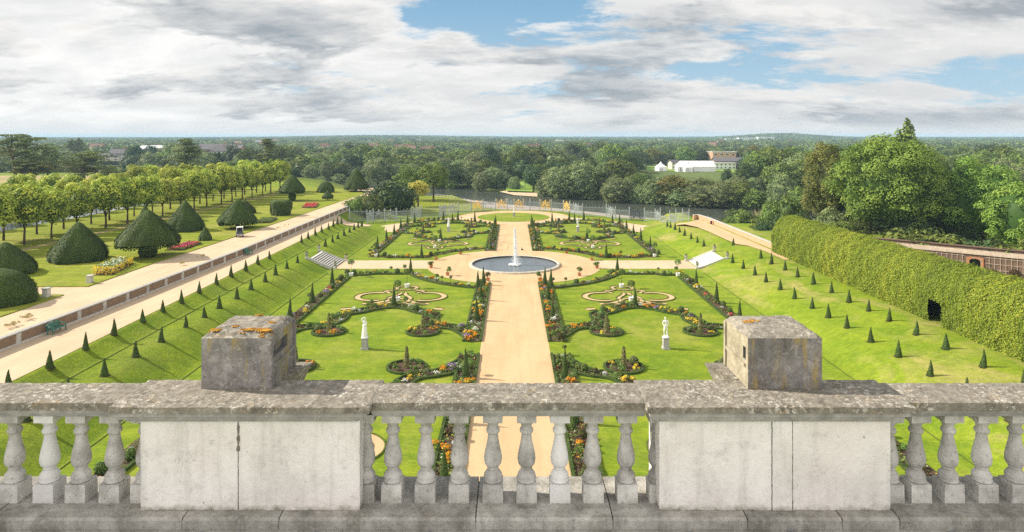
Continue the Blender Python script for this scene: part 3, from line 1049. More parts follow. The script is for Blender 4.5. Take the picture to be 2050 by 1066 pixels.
grey_k, pale_k = Kind(make_baluster(M_baluster)), Kind(make_baluster(M_balwhite))
BAL_PX = {'avenue': [-305, -238, -171, -104, -38, 30, 100, 163, 230, 292], 'centre': [733, 787, 853, 920, 987, 1054, 1120, 1186, 1253, 1316], 'hedge': [1779, 1833, 1898, 1965, 2032, 2098, 2165, 2232, 2298]}
bal_lab = {('avenue', 4): 'grey baluster cut by the picture edge beside four others',
           ('avenue', 5): 'grey stone baluster first whole one at the avenue end of the balustrade',
           ('avenue', 6): 'clean pale baluster, whitest of its row, near the avenue end',
           ('avenue', 7): 'grey baluster between the whitest one and the pier with the orange block',
           ('avenue', 8): 'grey baluster with a cracked top next to the white pier panel',
           ('avenue', 9): 'grey baluster mostly hidden behind the end of the first white pier'}
for bay, xs in BAL_PX.items():
    for i, px in enumerate(xs):
        d = 5.10
        k = pale_k if (bay, i) in (('avenue', 6), ('centre', 6)) else grey_k
        lab = bal_lab.get((bay, i))
        if lab is None and bay == 'centre':
            lab = {0: 'half hidden baluster against the first white pier in the middle bay', 6: 'palest smooth baluster in the middle bay, over the edge of the gravel',
                   9: 'half hidden baluster against the second white pier in the middle bay'}.get(i) or f'grey stone baluster, {ORD[i]} from the cracked pier in the middle bay'
        if lab is None and bay == 'avenue':
            lab = f'grey stone baluster outside the picture, {ORD[i]} from the far avenue-end pier'
        if lab is None:
            lab = 'baluster hidden behind the end of the two-slab pier' if i == 0 else f'grey stone baluster, {ORD[i - 1]} past the two-slab pier in the hedge-side bay'
        k.place((BX + (px - CX) / F * d, d, BZ0), 0, 1, lab, 'baluster', 'balusters of the roof balustrade')


def bx(mb, x0, x1, y0, y1, z0, z1, tint=.5, mat=0):
    mb.box(((x0 + x1) / 2 + BX, (y0 + y1) / 2, (z0 + z1) / 2), (x1 - x0, y1 - y0, z1 - z0), 0, tint, mat)


def slab_rows(mb, x0, x1, y0, y1, z0, z1, nx, ny, jz, seed):
    """weather-worn slab: top and front rim pitted"""
    rg = random.Random(seed)
    vs, fs = [], []
    for j in range(ny + 1):
        for i in range(nx + 1):
            e = 0.006 if j in (0, ny) or i in (0, nx) else 0
            vs.append((BX + lerp(x0, x1, i / nx), lerp(y0, y1, j / ny) + (rg.uniform(-.003, .003) if j == 0 else 0), z1 - e - rg.uniform(0, jz)))
    n = nx + 1
    for j in range(ny):
        for i in range(nx):
            fs.append((j * n + i, j * n + i + 1, (j + 1) * n + i + 1, (j + 1) * n + i))
    b = len(vs)
    rim = [i for i in range(nx + 1)] + [j * n + nx for j in range(1, ny + 1)] + [ny * n + i for i in range(nx - 1, -1, -1)] + [j * n for j in range(ny - 1, 0, -1)]
    for k in rim:
        vs.append((vs[k][0], vs[k][1], z0))
    m = len(rim)
    for q in range(m):
        fs.append((rim[q], b + q, b + (q + 1) % m, rim[(q + 1) % m]))
    fs.append(tuple(range(b, b + m)))
    mb.add(vs, fs)


root = thing('stone_balustrade', 'weathered grey stone roof balustrade running across with two white piers', 'balustrade', (0, 0, 0))
PIERS = [(-3.00, -1.06, -2.80, -1.15, 'a'), (1.00, 2.99, 1.105, 2.845, 'b')]
PIERS += [(-7.30, -5.36, -7.20, -5.46, 'c'), (5.22, 7.20, 5.32, 7.10, 'c')]
RAILS = [(-5.36, -3.0), (-1.06, 1.00), (2.99, 5.22)]
for i, (x0, x1) in enumerate(RAILS):
    mb = MB()
    slab_rows(mb, x0 - .02, x1 + .02, 4.945, 5.345, 14.935, 15.0, int((x1 - x0) * 40), 14, .006, 5 + i)
    mb.obj('rail_top', M_coping, root)
    mb = MB()
    bx(mb, x0 - .01, x1 + .01, 4.963, 5.325, 14.905, 14.937)
    bx(mb, x0 - .01, x1 + .01, 4.985, 5.30, 14.880, 14.907)
    bx(mb, x0 - .01, x1 + .01, 5.002, 5.28, BZ1, 14.882)
    mb.obj('rail_moulding', M_fascia, root)
for i, (x0, x1, f0, f1, q) in enumerate(PIERS):
    mb = MB()
    slab_rows(mb, x0, x1, 4.852, 5.405, 14.95, 15.004, int((x1 - x0) * 40), 20, .006, 15 + i)
    mb.obj('pier_coping', M_coping, root)
    mb = MB()
    bx(mb, x0 + .025, x1 - .025, 4.872, 5.385, 14.915, 14.952)
    bx(mb, x0 + .055, x1 - .055, 4.89, 5.36, 14.889, 14.917)
    bx(mb, x0 + .10, x1 - .10, 4.905, 5.34, 14.868, 14.891)
    mb.obj('pier_moulding', M_fascia, root)
    mb = MB()
    # the pier's face is laid in slabs with open joints between them
    cuts = [f0, f1] if q == 'c' else [f0, -2.065, f1] if q == 'a' else [f0, 1.953, 2.108, f1]
    for k in range(len(cuts) - 1):
        g = .0035
        rg = random.Random(40 + k + 10 * i)
        a, b = cuts[k] + (g if k else 0), cuts[k + 1] - (g if k < len(cuts) - 2 else 0)
        nx, nz = max(2, int((b - a) / .03)), 22
        z0, z1 = 14.19, 14.87
        vs = [(BX + lerp(a, b, u / nx) + (rg.uniform(-.002, .002) if 0 < u < nx else rg.uniform(-.0012, .0012)), 4.925 - (.004 if (q == 'b' and k == 1) else 0) + rg.uniform(0, .0022), lerp(z0, z1, v / nz)) for v in range(nz + 1) for u in range(nx + 1)]
        n = nx + 1
        fs = [(v * n + u, v * n + u + 1, (v + 1) * n + u + 1, (v + 1) * n + u) for v in range(nz) for u in range(nx)]
        bb = len(vs)
        vs += [(BX + a, 5.30, z0), (BX + b, 5.30, z0), (BX + b, 5.30, z1), (BX + a, 5.30, z1)]
        c00, c10, c01, c11 = 0, nx, nz * n, nz * n + nx
        fs += [(c10, bb + 1, bb + 2, c11), (bb, c00, c01, bb + 3), (bb + 1, bb, bb + 3, bb + 2)]
        mb.add(vs, fs)
    mb.obj('pier_panel', M_render, root)
    if len(cuts) < 3:
        continue
    mb = MB()
    for jx in cuts[1:-1]:
        bx(mb, jx - .003, jx + .003, 4.936, 5.28, 14.20, 14.86)
        rg = random.Random(3)
        if q == 'a':
            for k in range(16):
                z = 14.845 - .0135 * k
                w_ = .004 + .011 * abs(math.sin(k * .55)) * rg.uniform(.5, 1.1)
                bx(mb, jx - w_ * rg.uniform(.5, 1), jx + w_, 4.9235, 4.95, z - .0068, z + .0068)
    mb.obj('mortar_joint', M_crack, root)
mb = MB()
for k, (x0, x1) in enumerate([(-7.3, -3.87), (-3.86, -2.445), (-2.44, -1.73), (-1.725, -.275), (-.27, .74), (.745, 1.735), (1.74, 2.435), (2.44, 2.86), (2.865, 7.2)]):
    # projecting base course, one stone after another with thin joints
    zt = 14.19
    p = [(4.835, 14.10), (4.835, 14.165), (4.85, 14.182), (4.95, zt), (5.42, zt), (5.42, 14.10)]
    n = len(p)
    a, b = x0 + BX + .002, x1 + BX - .002
    mb2 = MB()
    mb2.add([(a, y, z) for y, z in p] + [(b, y, z) for y, z in p], [tuple(range(n)), tuple(range(n, 2 * n))[::-1]] + [(i, n + i, n + (i + 1) % n, (i + 1) % n) for i in range(n)])
    mb2.obj('base_stone', M_sill, root)
mb = MB()
bx(mb, -7.3, 7.2, 4.842, 5.40, 13.6, 14.16)
mb.obj('parapet_wall', M_sill, root)
# lead gutter just inside, with painted clips
g = thing('roof_gutter', 'dark lead gutter along the foot of the balustrade', 'gutter')
mb = MB()
bx(mb, -7.3, 7.2, 4.30, 4.845, 14.02, 14.065)
mb.obj('lead_sheet', M_lead, g)
for px in (403, 632, 860, 1384, 1585, 1905):
    x = (px - CX) / F * 4.82
    mb = MB()
    bx(mb, x - .022, x + .022, 4.70, 4.832, 14.066, 14.085)
    mb.obj('clip', M_clip, g)


# ---- pedestal blocks on the two piers
def make_block(side):
    """side=+1: the carved side with its socket faces +x (first block); -1 mirrored"""
    left = side > 0
    x0, x1 = (-2.468, -1.912) if left else (1.867, 2.455)
    y0, y1 = 5.19, 5.75
    zb, zs, zt = 15.003, 15.405, 15.452
    ins = .05
    root = empty('pedestal_block', (BX + (x0 + x1) / 2, (y0 + y1) / 2, zb))
    ox, oy, oz = (x0 + x1) / 2, (y0 + y1) / 2, zb
    q = lambda x, y, z: (x - ox, y - oy, z - oz)
    mb = MB()
    xs = x1 if left else x0       # carved side
    xo = x0 if left else x1
    # socket in the carved side: y range, z range, depth
    sy0, sy1, sz0, sz1, dep = (5.235, 5.56, 15.235, 15.335, .05) if left else (5.235, 5.30, 15.215, 15.315, .06)
    s = 1 if left else -1
    # front, back, plain side
    mb.add([q(*p) for p in ((x0, y0, zb), (x1, y0, zb), (x1, y0, zs), (x0, y0, zs))], [(0, 1, 2, 3)])
    mb.add([q(*p) for p in ((x1, y1, zb), (x0, y1, zb), (x0, y1, zs), (x1, y1, zs))], [(0, 1, 2, 3)])
    mb.add([q(*p) for p in ((xo, y0, zb), (xo, y1, zb), (xo, y1, zs), (xo, y0, zs))], [(0, 1, 2, 3)])
    # carved side with a hole
    P = [(xs, y0, zb), (xs, y1, zb), (xs, y1, zs), (xs, y0, zs), (xs, sy0, sz0), (xs, sy1, sz0), (xs, sy1, sz1), (xs, sy0, sz1)]
    Q = [(xs - s * dep, p[1], p[2]) for p in P[4:]]
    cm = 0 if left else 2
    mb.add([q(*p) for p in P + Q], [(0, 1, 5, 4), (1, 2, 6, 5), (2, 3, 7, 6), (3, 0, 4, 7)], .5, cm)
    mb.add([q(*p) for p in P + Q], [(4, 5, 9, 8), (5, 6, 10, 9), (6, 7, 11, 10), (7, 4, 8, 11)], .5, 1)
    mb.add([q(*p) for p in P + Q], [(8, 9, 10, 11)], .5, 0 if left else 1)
    b = mb.obj('block_body', [M_block, M_hole, M_blockpale], root)
    # sloped cap, pitted
    rg = random.Random(9 if left else 19)
    mb = MB()
    n = 16
    vs, fs = [], []
    for j in range(n + 1):
        for i in range(n + 1):
            u, v = i / n, j / n
            e = min(u, v, 1 - u, 1 - v) * (x1 - x0)
            vs.append(q(lerp(x0, x1, u), lerp(y0, y1, v), zs + (zt - zs) * min(1, e / ins) + (rg.uniform(-.007, .003) if 0 < i < n and 0 < j < n else 0)))
    fs = [(j * (n + 1) + i, j * (n + 1) + i + 1, (j + 1) * (n + 1) + i + 1, (j + 1) * (n + 1) + i) for j in range(n) for i in range(n)]
    mb.add(vs, fs, .5, 0)
    mb.obj('block_cap', M_coping, root)
    # moulded rim on the carved side
    mb = MB()
    for (ya, yb, za, zz) in ((y1 - .05, y1 - .01, zb + .01, zs - .01), (y0 + .05, y1 - .06, zb + .16, zb + .185)):
        mb.box(q(xs + s * .006, (ya + yb) / 2, (za + zz) / 2), (.02, yb - ya, zz - za))
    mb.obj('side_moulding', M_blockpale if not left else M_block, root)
    # orange lichen
    spots = [((.62, .14), .085), ((.86, .12), .11), ((.16, .12), .05), ((.47, .93), .05), ((.36, .30), .03), ((.84, .5), .05)] if left else [((.17, .52), .055), ((.27, .60), .05)]
    for (u, v), r in spots:
        mb = MB()
        for _ in range(int(560 * r)):
            x = lerp(x0, x1, u) + rg.gauss(0, r * .36)
            y = lerp(y0, y1, v) + rg.gauss(0, r * .26)
            x, y = min(max(x, x0 + .012), x1 - .012), min(max(y, y0 + .012), y1 - .012)
            e = min(x - x0, x1 - x, y - y0, y1 - y)
            rr = rg.uniform(.005, .016)
            if _ == 0:
                x, y, rr = lerp(x0, x1, u), lerp(y0, y1, v), r * .42
                x, y = min(max(x, x0 + .03), x1 - .03), min(max(y, y0 + .03), y1 - .03)
                e = min(x - x0, x1 - x, y - y0, y1 - y)
            zc_ = zs + (zt - zs) * min(1, e / ins) + .004
            ring = [q(x + rr * rg.uniform(.7, 1.2) * math.cos(a * PI / 4), y + rr * rg.uniform(.7, 1.2) * math.sin(a * PI / 4), zc_ - .004) for a in range(8)]
            mb.add(ring + [q(x, y, zc_ + rg.uniform(.002, .006))], [(a, (a + 1) % 8, 8) for a in range(8)])
        mb.obj('lichen_patch', M_lichen, root)
    # ledge of the cornice under the block, breaking out behind the coping
    mb = MB()
    a0, a1 = (x0 - .05, -1.775) if left else (1.70, x1 + .05)
    tip = (-1.775, 5.815) if left else (1.70, 5.80)
    p = [(a0, 5.407), (a1 - (.13 if left else 0), 5.407), (tip[0], tip[1]), (a0, 5.82)] if left else [(a0 + .13, 5.407), (a1, 5.407), (a1, 5.82), (tip[0], tip[1])]
    n = len(p)
    mb.add([q(x, y, 15.0) for x, y in p] + [q(lerp(x, ox, .12), lerp(y, 5.407, .35), 14.86) for x, y in p], [tuple(range(n)), tuple(range(n, 2 * n))[::-1]] + [(i, n + i, n + (i + 1) % n, (i + 1) % n) for i in range(n)])
    mb.obj('ledge', M_coping, root)
    return root


tag(make_block(1), 'dark stained stone block with orange lichen and a long side socket', 'pedestal')
tag(make_block(-1), 'stone block with ochre sunlit side and small square socket hole', 'pedestal')
# ------------------------------------------------------------------ plants for the beds and banks
def cone_body(mb, h, r, seed, blunt=.04, n=14, m=9, mat=0, jit=.05):
    rg = random.Random(seed)
    prof = [(r * .86, 0.0), (r, h * .035)] + [(r * ((1 - i / m) ** .92) * (1 - blunt) + r * blunt, h * (.035 + .965 * i / m)) for i in range(1, m + 1)]
    prof[-1] = (r * blunt * .6, h)
    mb.lathe(prof, (0, 0, 0), n, .4, mat, True, True, jit, rg)


def cone_leaves(mb, h, r, k, size, seed, mat=0, blunt=.04, bias=0.0):
    rg = np.random.default_rng(seed)
    t = 1 - np.sqrt(rg.random(k))
    a = rg.random(k) * 2 * PI
    rr = r * (1 - t * (1 - blunt)) * rg.uniform(.93, 1.07, k)
    c = np.stack([rr * np.cos(a), rr * np.sin(a), .02 + t * h], axis=1)
    nr = np.stack([np.cos(a), np.sin(a), np.full(k, r / h)], axis=1) + rg.normal(size=(k, 3)) * .45
    mb.leaves(c, nr, size * rg.uniform(.6, 1.2, k), rg, .5 + bias + rg.normal(size=k) * .2, mat)


def ball_leaves(mb, c, r, k, size, seed, mat=0, sq=1.0, spread=.45, bias=0.0):
    mb.puffs([(c[0], c[1], c[2], r)], k, size, np.random.default_rng(seed), mat, sq, -.6, spread, .2, 0, bias)


def ball_body(mb, c, r, seed, mat=0, sq=1.0, n=12, m=7):
    rg = random.Random(seed)
    prof = [(max(.01, r * math.sin(PI * i / m)), -r * sq * math.cos(PI * i / m)) for i in range(m + 1)]
    mb.lathe(prof, c, n, .35, mat, True, True, .05, rg)


def one(name, mats, build):
    mb = MB()
    build(mb)
    return mb.obj(name, mats)


def k_yew(h, r, seed, leaves=520, lean=0.03):
    def b(m):
        g = random.Random(seed)
        cone_body(m, h, r * .93, seed, .05, 14, 9, 0, .07)
        cone_leaves(m, h, r, leaves, .045, seed, 1)
        ax, ay = g.uniform(-lean, lean), g.uniform(-lean, lean)
        for v in m.v:                      # each has grown a little out of true
            v[:, 0] += ax * v[:, 2] + .02 * np.sin(v[:, 2] * 5 + seed)
            v[:, 1] += ay * v[:, 2]
        ring = [(r * (1.25 + .2 * g.random()) * math.cos(a * PI / 7), r * (1.25 + .2 * g.random()) * math.sin(a * PI / 7)) for a in range(14)]
        m.sheet(ring, .018, .5, 2)
    return Kind(one('yew_cone', [M_yewbody, M_yew, M_soil], b))


K_terrace = [k_yew(1.16 + .05 * math.sin(s * 2.1), .23 + .015 * math.sin(s * 3.3), s + 300) for s in range(9)]
K_slim = [k_yew(2.15, .31, 4), k_yew(2.05, .29, 5), k_yew(2.2, .30, 6)]
K_varieg = [Kind(one('variegated_holly_cone', [M_yewbody, M_varieg], lambda m, s=s: (cone_body(m, 1.66, .24, s, .32), cone_leaves(m, 1.68, .265, 900, .045, s, 1, .34)))) for s in (7, 8)]


def k_globe(s, r, mat, nm='clipped_globe'):
    return Kind(one(nm, [M_yewbody, mat], lambda m: (ball_body(m, (0, 0, r * .92), r * .93, s), ball_leaves(m, (0, 0, r * .95), r, 300, .05, s, 1))))


K_globe = {'green': [k_globe(11, .34, M_box), k_globe(12, .30, M_shrub)], 'bronze': [k_globe(13, .31, M_bronze)], 'pale': [k_globe(14, .33, M_olive)]}


def bush_proto(seed, mat, w=.45, h=.6):
    rg = np.random.default_rng(seed)
    pf = [(rg.normal() * w * .45, rg.normal() * w * .45, h * rg.uniform(.25, .7), w * rg.uniform(.35, .6)) for _ in range(7)]
    return Kind(one('bed_shrub', [mat], lambda m: m.puffs(pf, 260, .07, rg, 0, .9, -.5, .6)))


K_bush = {'leafy': [bush_proto(21, M_shrub), bush_proto(22, M_shrub, .5, .5), bush_proto(23, M_shrub, .35, .75)], 'grey-green': [bush_proto(24, M_olive), bush_proto(25, M_olive, .5, .45)],
          'bronze': [bush_proto(26, M_bronze, .42, .5)]}


def flower_proto(seed, petal, w=.36):
    def b(m):
        rg = np.random.default_rng(seed)
        pf = [(rg.normal() * w * .5, rg.normal() * w * .5, rg.uniform(.12, .3), w * rg.uniform(.35, .55)) for _ in range(5)]
        m.puffs(pf, 130, .06, rg, 0, .8, -.3, .6)
        pf2 = [(p[0], p[1], p[2] + .07, p[3] * 1.02) for p in pf]
        m.puffs(pf2, 150, .05, rg, 1, .8, .1, .35)
    return Kind(one('flower_clump', [M_shrub, petal], b))


K_flower = {'orange': [flower_proto(31, M_orange), flower_proto(32, M_orange, .42)], 'yellow': [flower_proto(33, M_yellow)], 'red': [flower_proto(34, M_pink)], 'lilac': [flower_proto(35, M_purple)], 'white': [flower_proto(36, M_whitefl, .3)]}
K_silver = [Kind(one('silver_mound', [M_silver], lambda m: ball_leaves(m, (0, 0, .1), .25, 170, .05, 41, 0, .75)))]


def standard_proto(seed, hs, r, mat, tub=None, name='clipped_standard'):
    root = empty(name)
    if tub == 'tub':
        mb = MB()
        mb.lathe([(.20, 0), (.24, .03), (.25, .10), (.27, .36), (.29, .38), (.29, .42), (.25, .42), (.24, .37)], (0, 0, 0), 16)
        mb.obj('tub', M_white, root)
    elif tub == 'pot':
        mb = MB()
        mb.lathe([(.15, 0), (.17, .02), (.23, .32), (.26, .33), (.265, .40), (.23, .40), (.22, .34)], (0, 0, 0), 16)
        mb.obj('pot', M_terra, root)
    z0 = .34 if tub else 0
    mb = MB()
    mb.tube([(0, 0, z0 - .04), (.01, .01, z0 + hs * .5), (0, 0, z0 + hs)], [.026, .022, .018], 6)
    mb.obj('stem', M_bark, root)
    mb = MB()
    rg = np.random.default_rng(seed)
    if name == 'potted_plant':
        pf = [(rg.normal() * r * .4, rg.normal() * r * .4, z0 + hs + rg.uniform(-.1, .3), r * .6) for _ in range(5)]
        mb.puffs(pf, 220, .09, rg, 0, .9, -.4, .7)
    else:
        ball_leaves(mb, (0, 0, z0 + hs + r * .7), r, 420 if r > .3 else 240, .06, seed, 0, .88, .5)
    mb.obj('crown', mat, root)
    return Kind(root)


K_std = [standard_proto(51, .62, .21, M_shrub), standard_proto(52, .7, .19, M_olive)]
K_tub = [standard_proto(53, 1.15, .44, M_shrub, 'tub', 'tub_tree'), standard_proto(54, 1.15, .42, M_box, 'tub', 'tub_tree')]
K_pot = [standard_proto(55, .42, .32, M_shrub, 'pot', 'potted_plant'), standard_proto(56, .12, .36, M_shrub, 'pot', 'potted_plant'), standard_proto(57, .42, .34, M_bronze, 'pot', 'potted_plant')]


def proj(x, y, z):
    return CX + (x - GX) / y * F, HY + (EYE - z) / y * F


def hidden(x, y, h=1.0):
    """stands wholly behind the solid parts of the balustrade"""
    px, py = proj(x, y, 0)
    if px < -60 or px > 2110:
        return True
    tx, ty = proj(x, y, h)
    if ty > 775:
        if py < 834:
            return True
        if 285 < px < 712 or 1332 < px < 1778 or ty > 1010:
            return True
    return False


# ------------------------------------------------------------------ the four quarters
QN = {(-1, 0): 'robed-statue lawn', (1, 0): 'bare-statue lawn', (-1, 1): 'far avenue-side lawn', (1, 1): 'far hedge-side lawn'}
HU, V0 = 12.1, 52.65
BOW = [(8.4, 3.0), (7.0, 5.4), (5.0, 6.3), (4.25, 8.0), (4.25, 9.9), (2.9, 11.0), (1.6, 12.3), (0, 12.9)]
BOW = BOW + [(-u, w) for u, w in BOW[-2::-1]]
BOW = [(max(-8.0, u), w) for u, w in BOW]


def pl(q, u, w):
    sx, far = q
    return (sx * (HU - u), (121.35 - w) if far else (V0 + w))


def court_line(q):
    sx, far = q
    pts = [(13.65 * math.sin(math.radians(a)), 13.65 * math.cos(math.radians(a))) for a in np.linspace(18.8, 65, 14)]
    pts += [(12.9, 5.45), (17.5, 5.45), (18.4, 6.15), (20.6, 6.15)]
    return [(sx * x, 87 + d if far else 87 - d) for x, d in pts]


n_shift = [0]
bed_index = []


def make_bed(q, line, width, label, sides=(1, -1), closed=False, hh=.17):
    n_shift[0] += 1
    z = .020 + .0016 * (n_shift[0] % 9)
    bed = thing('flower_bed', label, 'flower bed', (0, 0, 0))
    mb = MB()
    ln = resample(line, .5)
    if closed:
        mb.sheet(ln, z)
    else:
        mb.ribbon(ln, width, z)
    mb.obj('soil', M_soil, bed)
    for s in sides:
        e = [(p[0], p[1]) for p in (offset_line(ln, s * width / 2, closed) if not closed else ln)]
        mb = MB()
        rg = random.Random(n_shift[0] * 7 + s)
        e = resample(e, .35)
        mb.ribbon(e, .19, 0.0, hh, .5, 0, closed, .16, rg)
        # clipped leaf surface
        k = int(len(e) * 12)
        g = np.random.default_rng(n_shift[0] * 3 + s + 1)
        E = np.array([(p[0], p[1]) for p in e])
        i = g.integers(0, len(E) - 1, k)
        f = g.random(k)[:, None]
        c = E[i] * (1 - f) + E[i + 1] * f + g.normal(size=(k, 2)) * .07
        c3 = np.column_stack([c, hh * g.uniform(.55, 1.12, k)])
        mb.leaves(c3, g.normal(size=(k, 3)) * .6 + np.array([0, 0, 1]), .045 * g.uniform(.6, 1.2, k), g, .5 + g.normal(size=k) * .2, 1)
        mb.obj('box_edging', [M_boxbody, M_box], bed)
    return bed


plants = []          # (kind name, style, x, y, bed name, q)
bedding = {q: [] for q in QN}


def scatter(q, line, width, bedname, seed, step=.95, mixw=None, avoid=()):
    rg = random.Random(seed)
    ln = resample(line, step)
    for i in range(len(ln)):
        a, b = ln[max(0, i - 1)], ln[min(len(ln) - 1, i + 1)]
        t = Vector((b[0] - a[0], b[1] - a[1])).normalized()
        o = rg.uniform(-.30, .30) * width
        x, y = ln[i][0] - t.y * o + rg.uniform(-.15, .15), ln[i][1] + t.x * o + rg.uniform(-.15, .15)
        if any(math.hypot(x - c[0], y - c[1]) < .5 for c in avoid):
            continue
        r = rg.random()
        if r < .17:
            k = ('globe', rg.choice(['green', 'green', 'bronze', 'pale', 'green']))
        elif r < .50:
            k = ('bush', rg.choice(['leafy', 'leafy', 'leafy', 'grey-green', 'bronze']))
        elif r < .80:
            k = ('flower', rg.choice((mixw or ['orange', 'yellow', 'red', 'lilac', 'white'])))
        elif r < .90:
            k = ('silver', '')
        else:
            k = ('std', '')
        plants.append((k[0], k[1], x, y, bedname, q))
    bedding[q].append((ln, width))


def cones(q, pts, bedname, K=K_slim):
    for i, (x, y) in enumerate(pts):
        if hidden(x, y, 1.8):
            continue
        rnd.choice(K).place((x, y, .02), rnd.uniform(0, 6), rnd.uniform(.94, 1.06),
                            f'slim yew cone, {ORD[i]} from the fountain in the {bedname}, {QN[q]}', 'topiary', 'slim yew cones in the flower beds')


WALKMIX = ['orange', 'orange', 'orange', 'yellow', 'white', 'lilac']
for q in QN:
    sx, far = q
    nm = QN[q]
    near = not far
    # bed along the axial walk
    if near:
        segs = [[pl(q, 8.55, 1.7), pl(q, 8.55, 23.6)], [pl(q, 8.55, -1.5), pl(q, 8.55, -24)]]
    else:
        segs = [[pl(q, 8.55, 23.6), pl(q, 8.55, -5.3)]]
    ypos = [113.3, 106, 98.8, 127.3, 120.5] if far else [75.2, 68.2, 60.7, 46.2, 38.9, 31.6]
    cp = sorted([(sx * 3.5, y) for y in ypos], key=lambda p: abs(p[1] - 87))
    for k, s in enumerate(segs):
        make_bed(q, s, 1.42, f'long box-edged bed with orange flowers beside the axial walk, {nm}' + (', palace end' if k else ''))
        scatter(q, s, 1.42, 'walk-side bed', 100 + k + sx * 5 + far * 11, .62, WALKMIX, cp)
    cones(q, cp, 'walk-side bed')
    # bed below the grass bank
    s = [pl(q, -8.5, 26.6), pl(q, -8.5, -7.0 if far else -24)]
    ypos = [99.6, 106.8, 113.5, 120.3, 128] if far else [74.6, 67.2, 60.4, 45, 38, 31.4]
    cp = [(sx * 20.75, y) for y in ypos]
    make_bed(q, s, 1.42, f'long box-edged flower bed at the foot of the grass bank, {nm}', (1,) if (sx < 0) == near else (-1,))
    scatter(q, s, 1.42, 'bank-side bed', 130 + sx * 5 + far * 11, .85, ['orange', 'red', 'white', 'yellow', 'lilac'], cp)
    cones(q, cp, 'bank-side bed')
    # bed round the fountain court
    s = court_line(q)
    cp = [(sx * 4.1, 73.6 if near else 100.4), (sx * 13.0, 82.3 if near else 92.2)]
    make_bed(q, s, 1.25, f'curved box-edged flower bed along the fountain court, {nm}', (1,) if (sx < 0) == near else (-1,))
    scatter(q, s, 1.1, 'court-side bed', 150 + sx * 5 + far * 11, .72, ['orange', 'yellow', 'white'], cp)
    cones(q, [cp[1]] if far else cp, 'court-side bed')
    # bow-shaped beds across the lawn, with round ends
    for side in (1, -1):
        kf = .62 if (far and side < 0) else 1.0
        s = smooth_line([pl(q, u, side * w * kf) for u, w in BOW], 3)
        bname = 'bow bed' if side > 0 else ('river-side bow bed' if far else 'palace-side bow bed')
        make_bed(q, s, 1.3, f'bow-shaped box-edged bed on the {"fountain" if side > 0 else ("river" if far else "palace")} side of the statue, {nm}')
        cp = [pl(q, 0, side * 12.9 * kf + (.1 if side > 0 else 0))] + [pl(q, u, side * 4.4 * kf) for u in (4.1, -4.1)]
        scatter(q, s, 1.1, bname, 170 + sx * 5 + far * 11 + side, .80, ['orange', 'yellow', 'white', 'lilac', 'yellow'], cp)
        if not hidden(*cp[0], 1.8):
            rnd.choice(K_slim).place((*cp[0], .02), rnd.uniform(0, 6), 1.0, f'slim yew cone at the crown of the {bname}, {nm}', 'topiary', 'slim yew cones in the flower beds')
        for j, u in enumerate((4.1, -4.1)):
            c = pl(q, u, side * 4.4 * kf)
            if hidden(*c, 1.8):
                continue
            where = ('walk' if j == 0 else 'bank') + ' end, ' + ('fountain' if side > 0 else 'river' if far else 'palace') + ' side'
            make_bed(q, circle(c, 1.42, 22), 1, f'round box-edged bed at the {where}, {nm}', (1,), True)
            rnd.choice(K_varieg).place((*c, .03), rnd.uniform(0, 6), rnd.uniform(.94, 1.05), f'blunt variegated holly cone in the round bed, {where}, {nm}', 'topiary', 'variegated holly cones')
            for a in range(5):
                an = a * 1.26 + rnd.random()
                plants.append((rnd.choice(['bush', 'flower', 'globe', 'bush']), None, c[0] + .95 * math.cos(an), c[1] + .95 * math.sin(an), 'round beds', q))
    if far:
        s = smooth_line([(sx * a, b) for a, b in ((3.7, 127.0), (5.3, 128.2), (7.6, 130.8), (10, 133), (12.5, 134.1), (15.5, 134.0), (17.3, 132.4), (19.9, 129.4))], 3)
        make_bed(q, s, 1.2, f'curved flower bed along the end court, {nm}', (1,) if sx < 0 else (-1,))
        cp = [(sx * 3.5, 126.9), (sx * 7.7, 130.5), (sx * 11.4, 133.9), (sx * 14.4, 134.2), (sx * 19.6, 129.6)]
        scatter(q, s, 1.0, 'end bed', 190 + sx, .8, ['orange', 'red', 'yellow'], cp)
        cones(q, cp[1:], 'end bed')

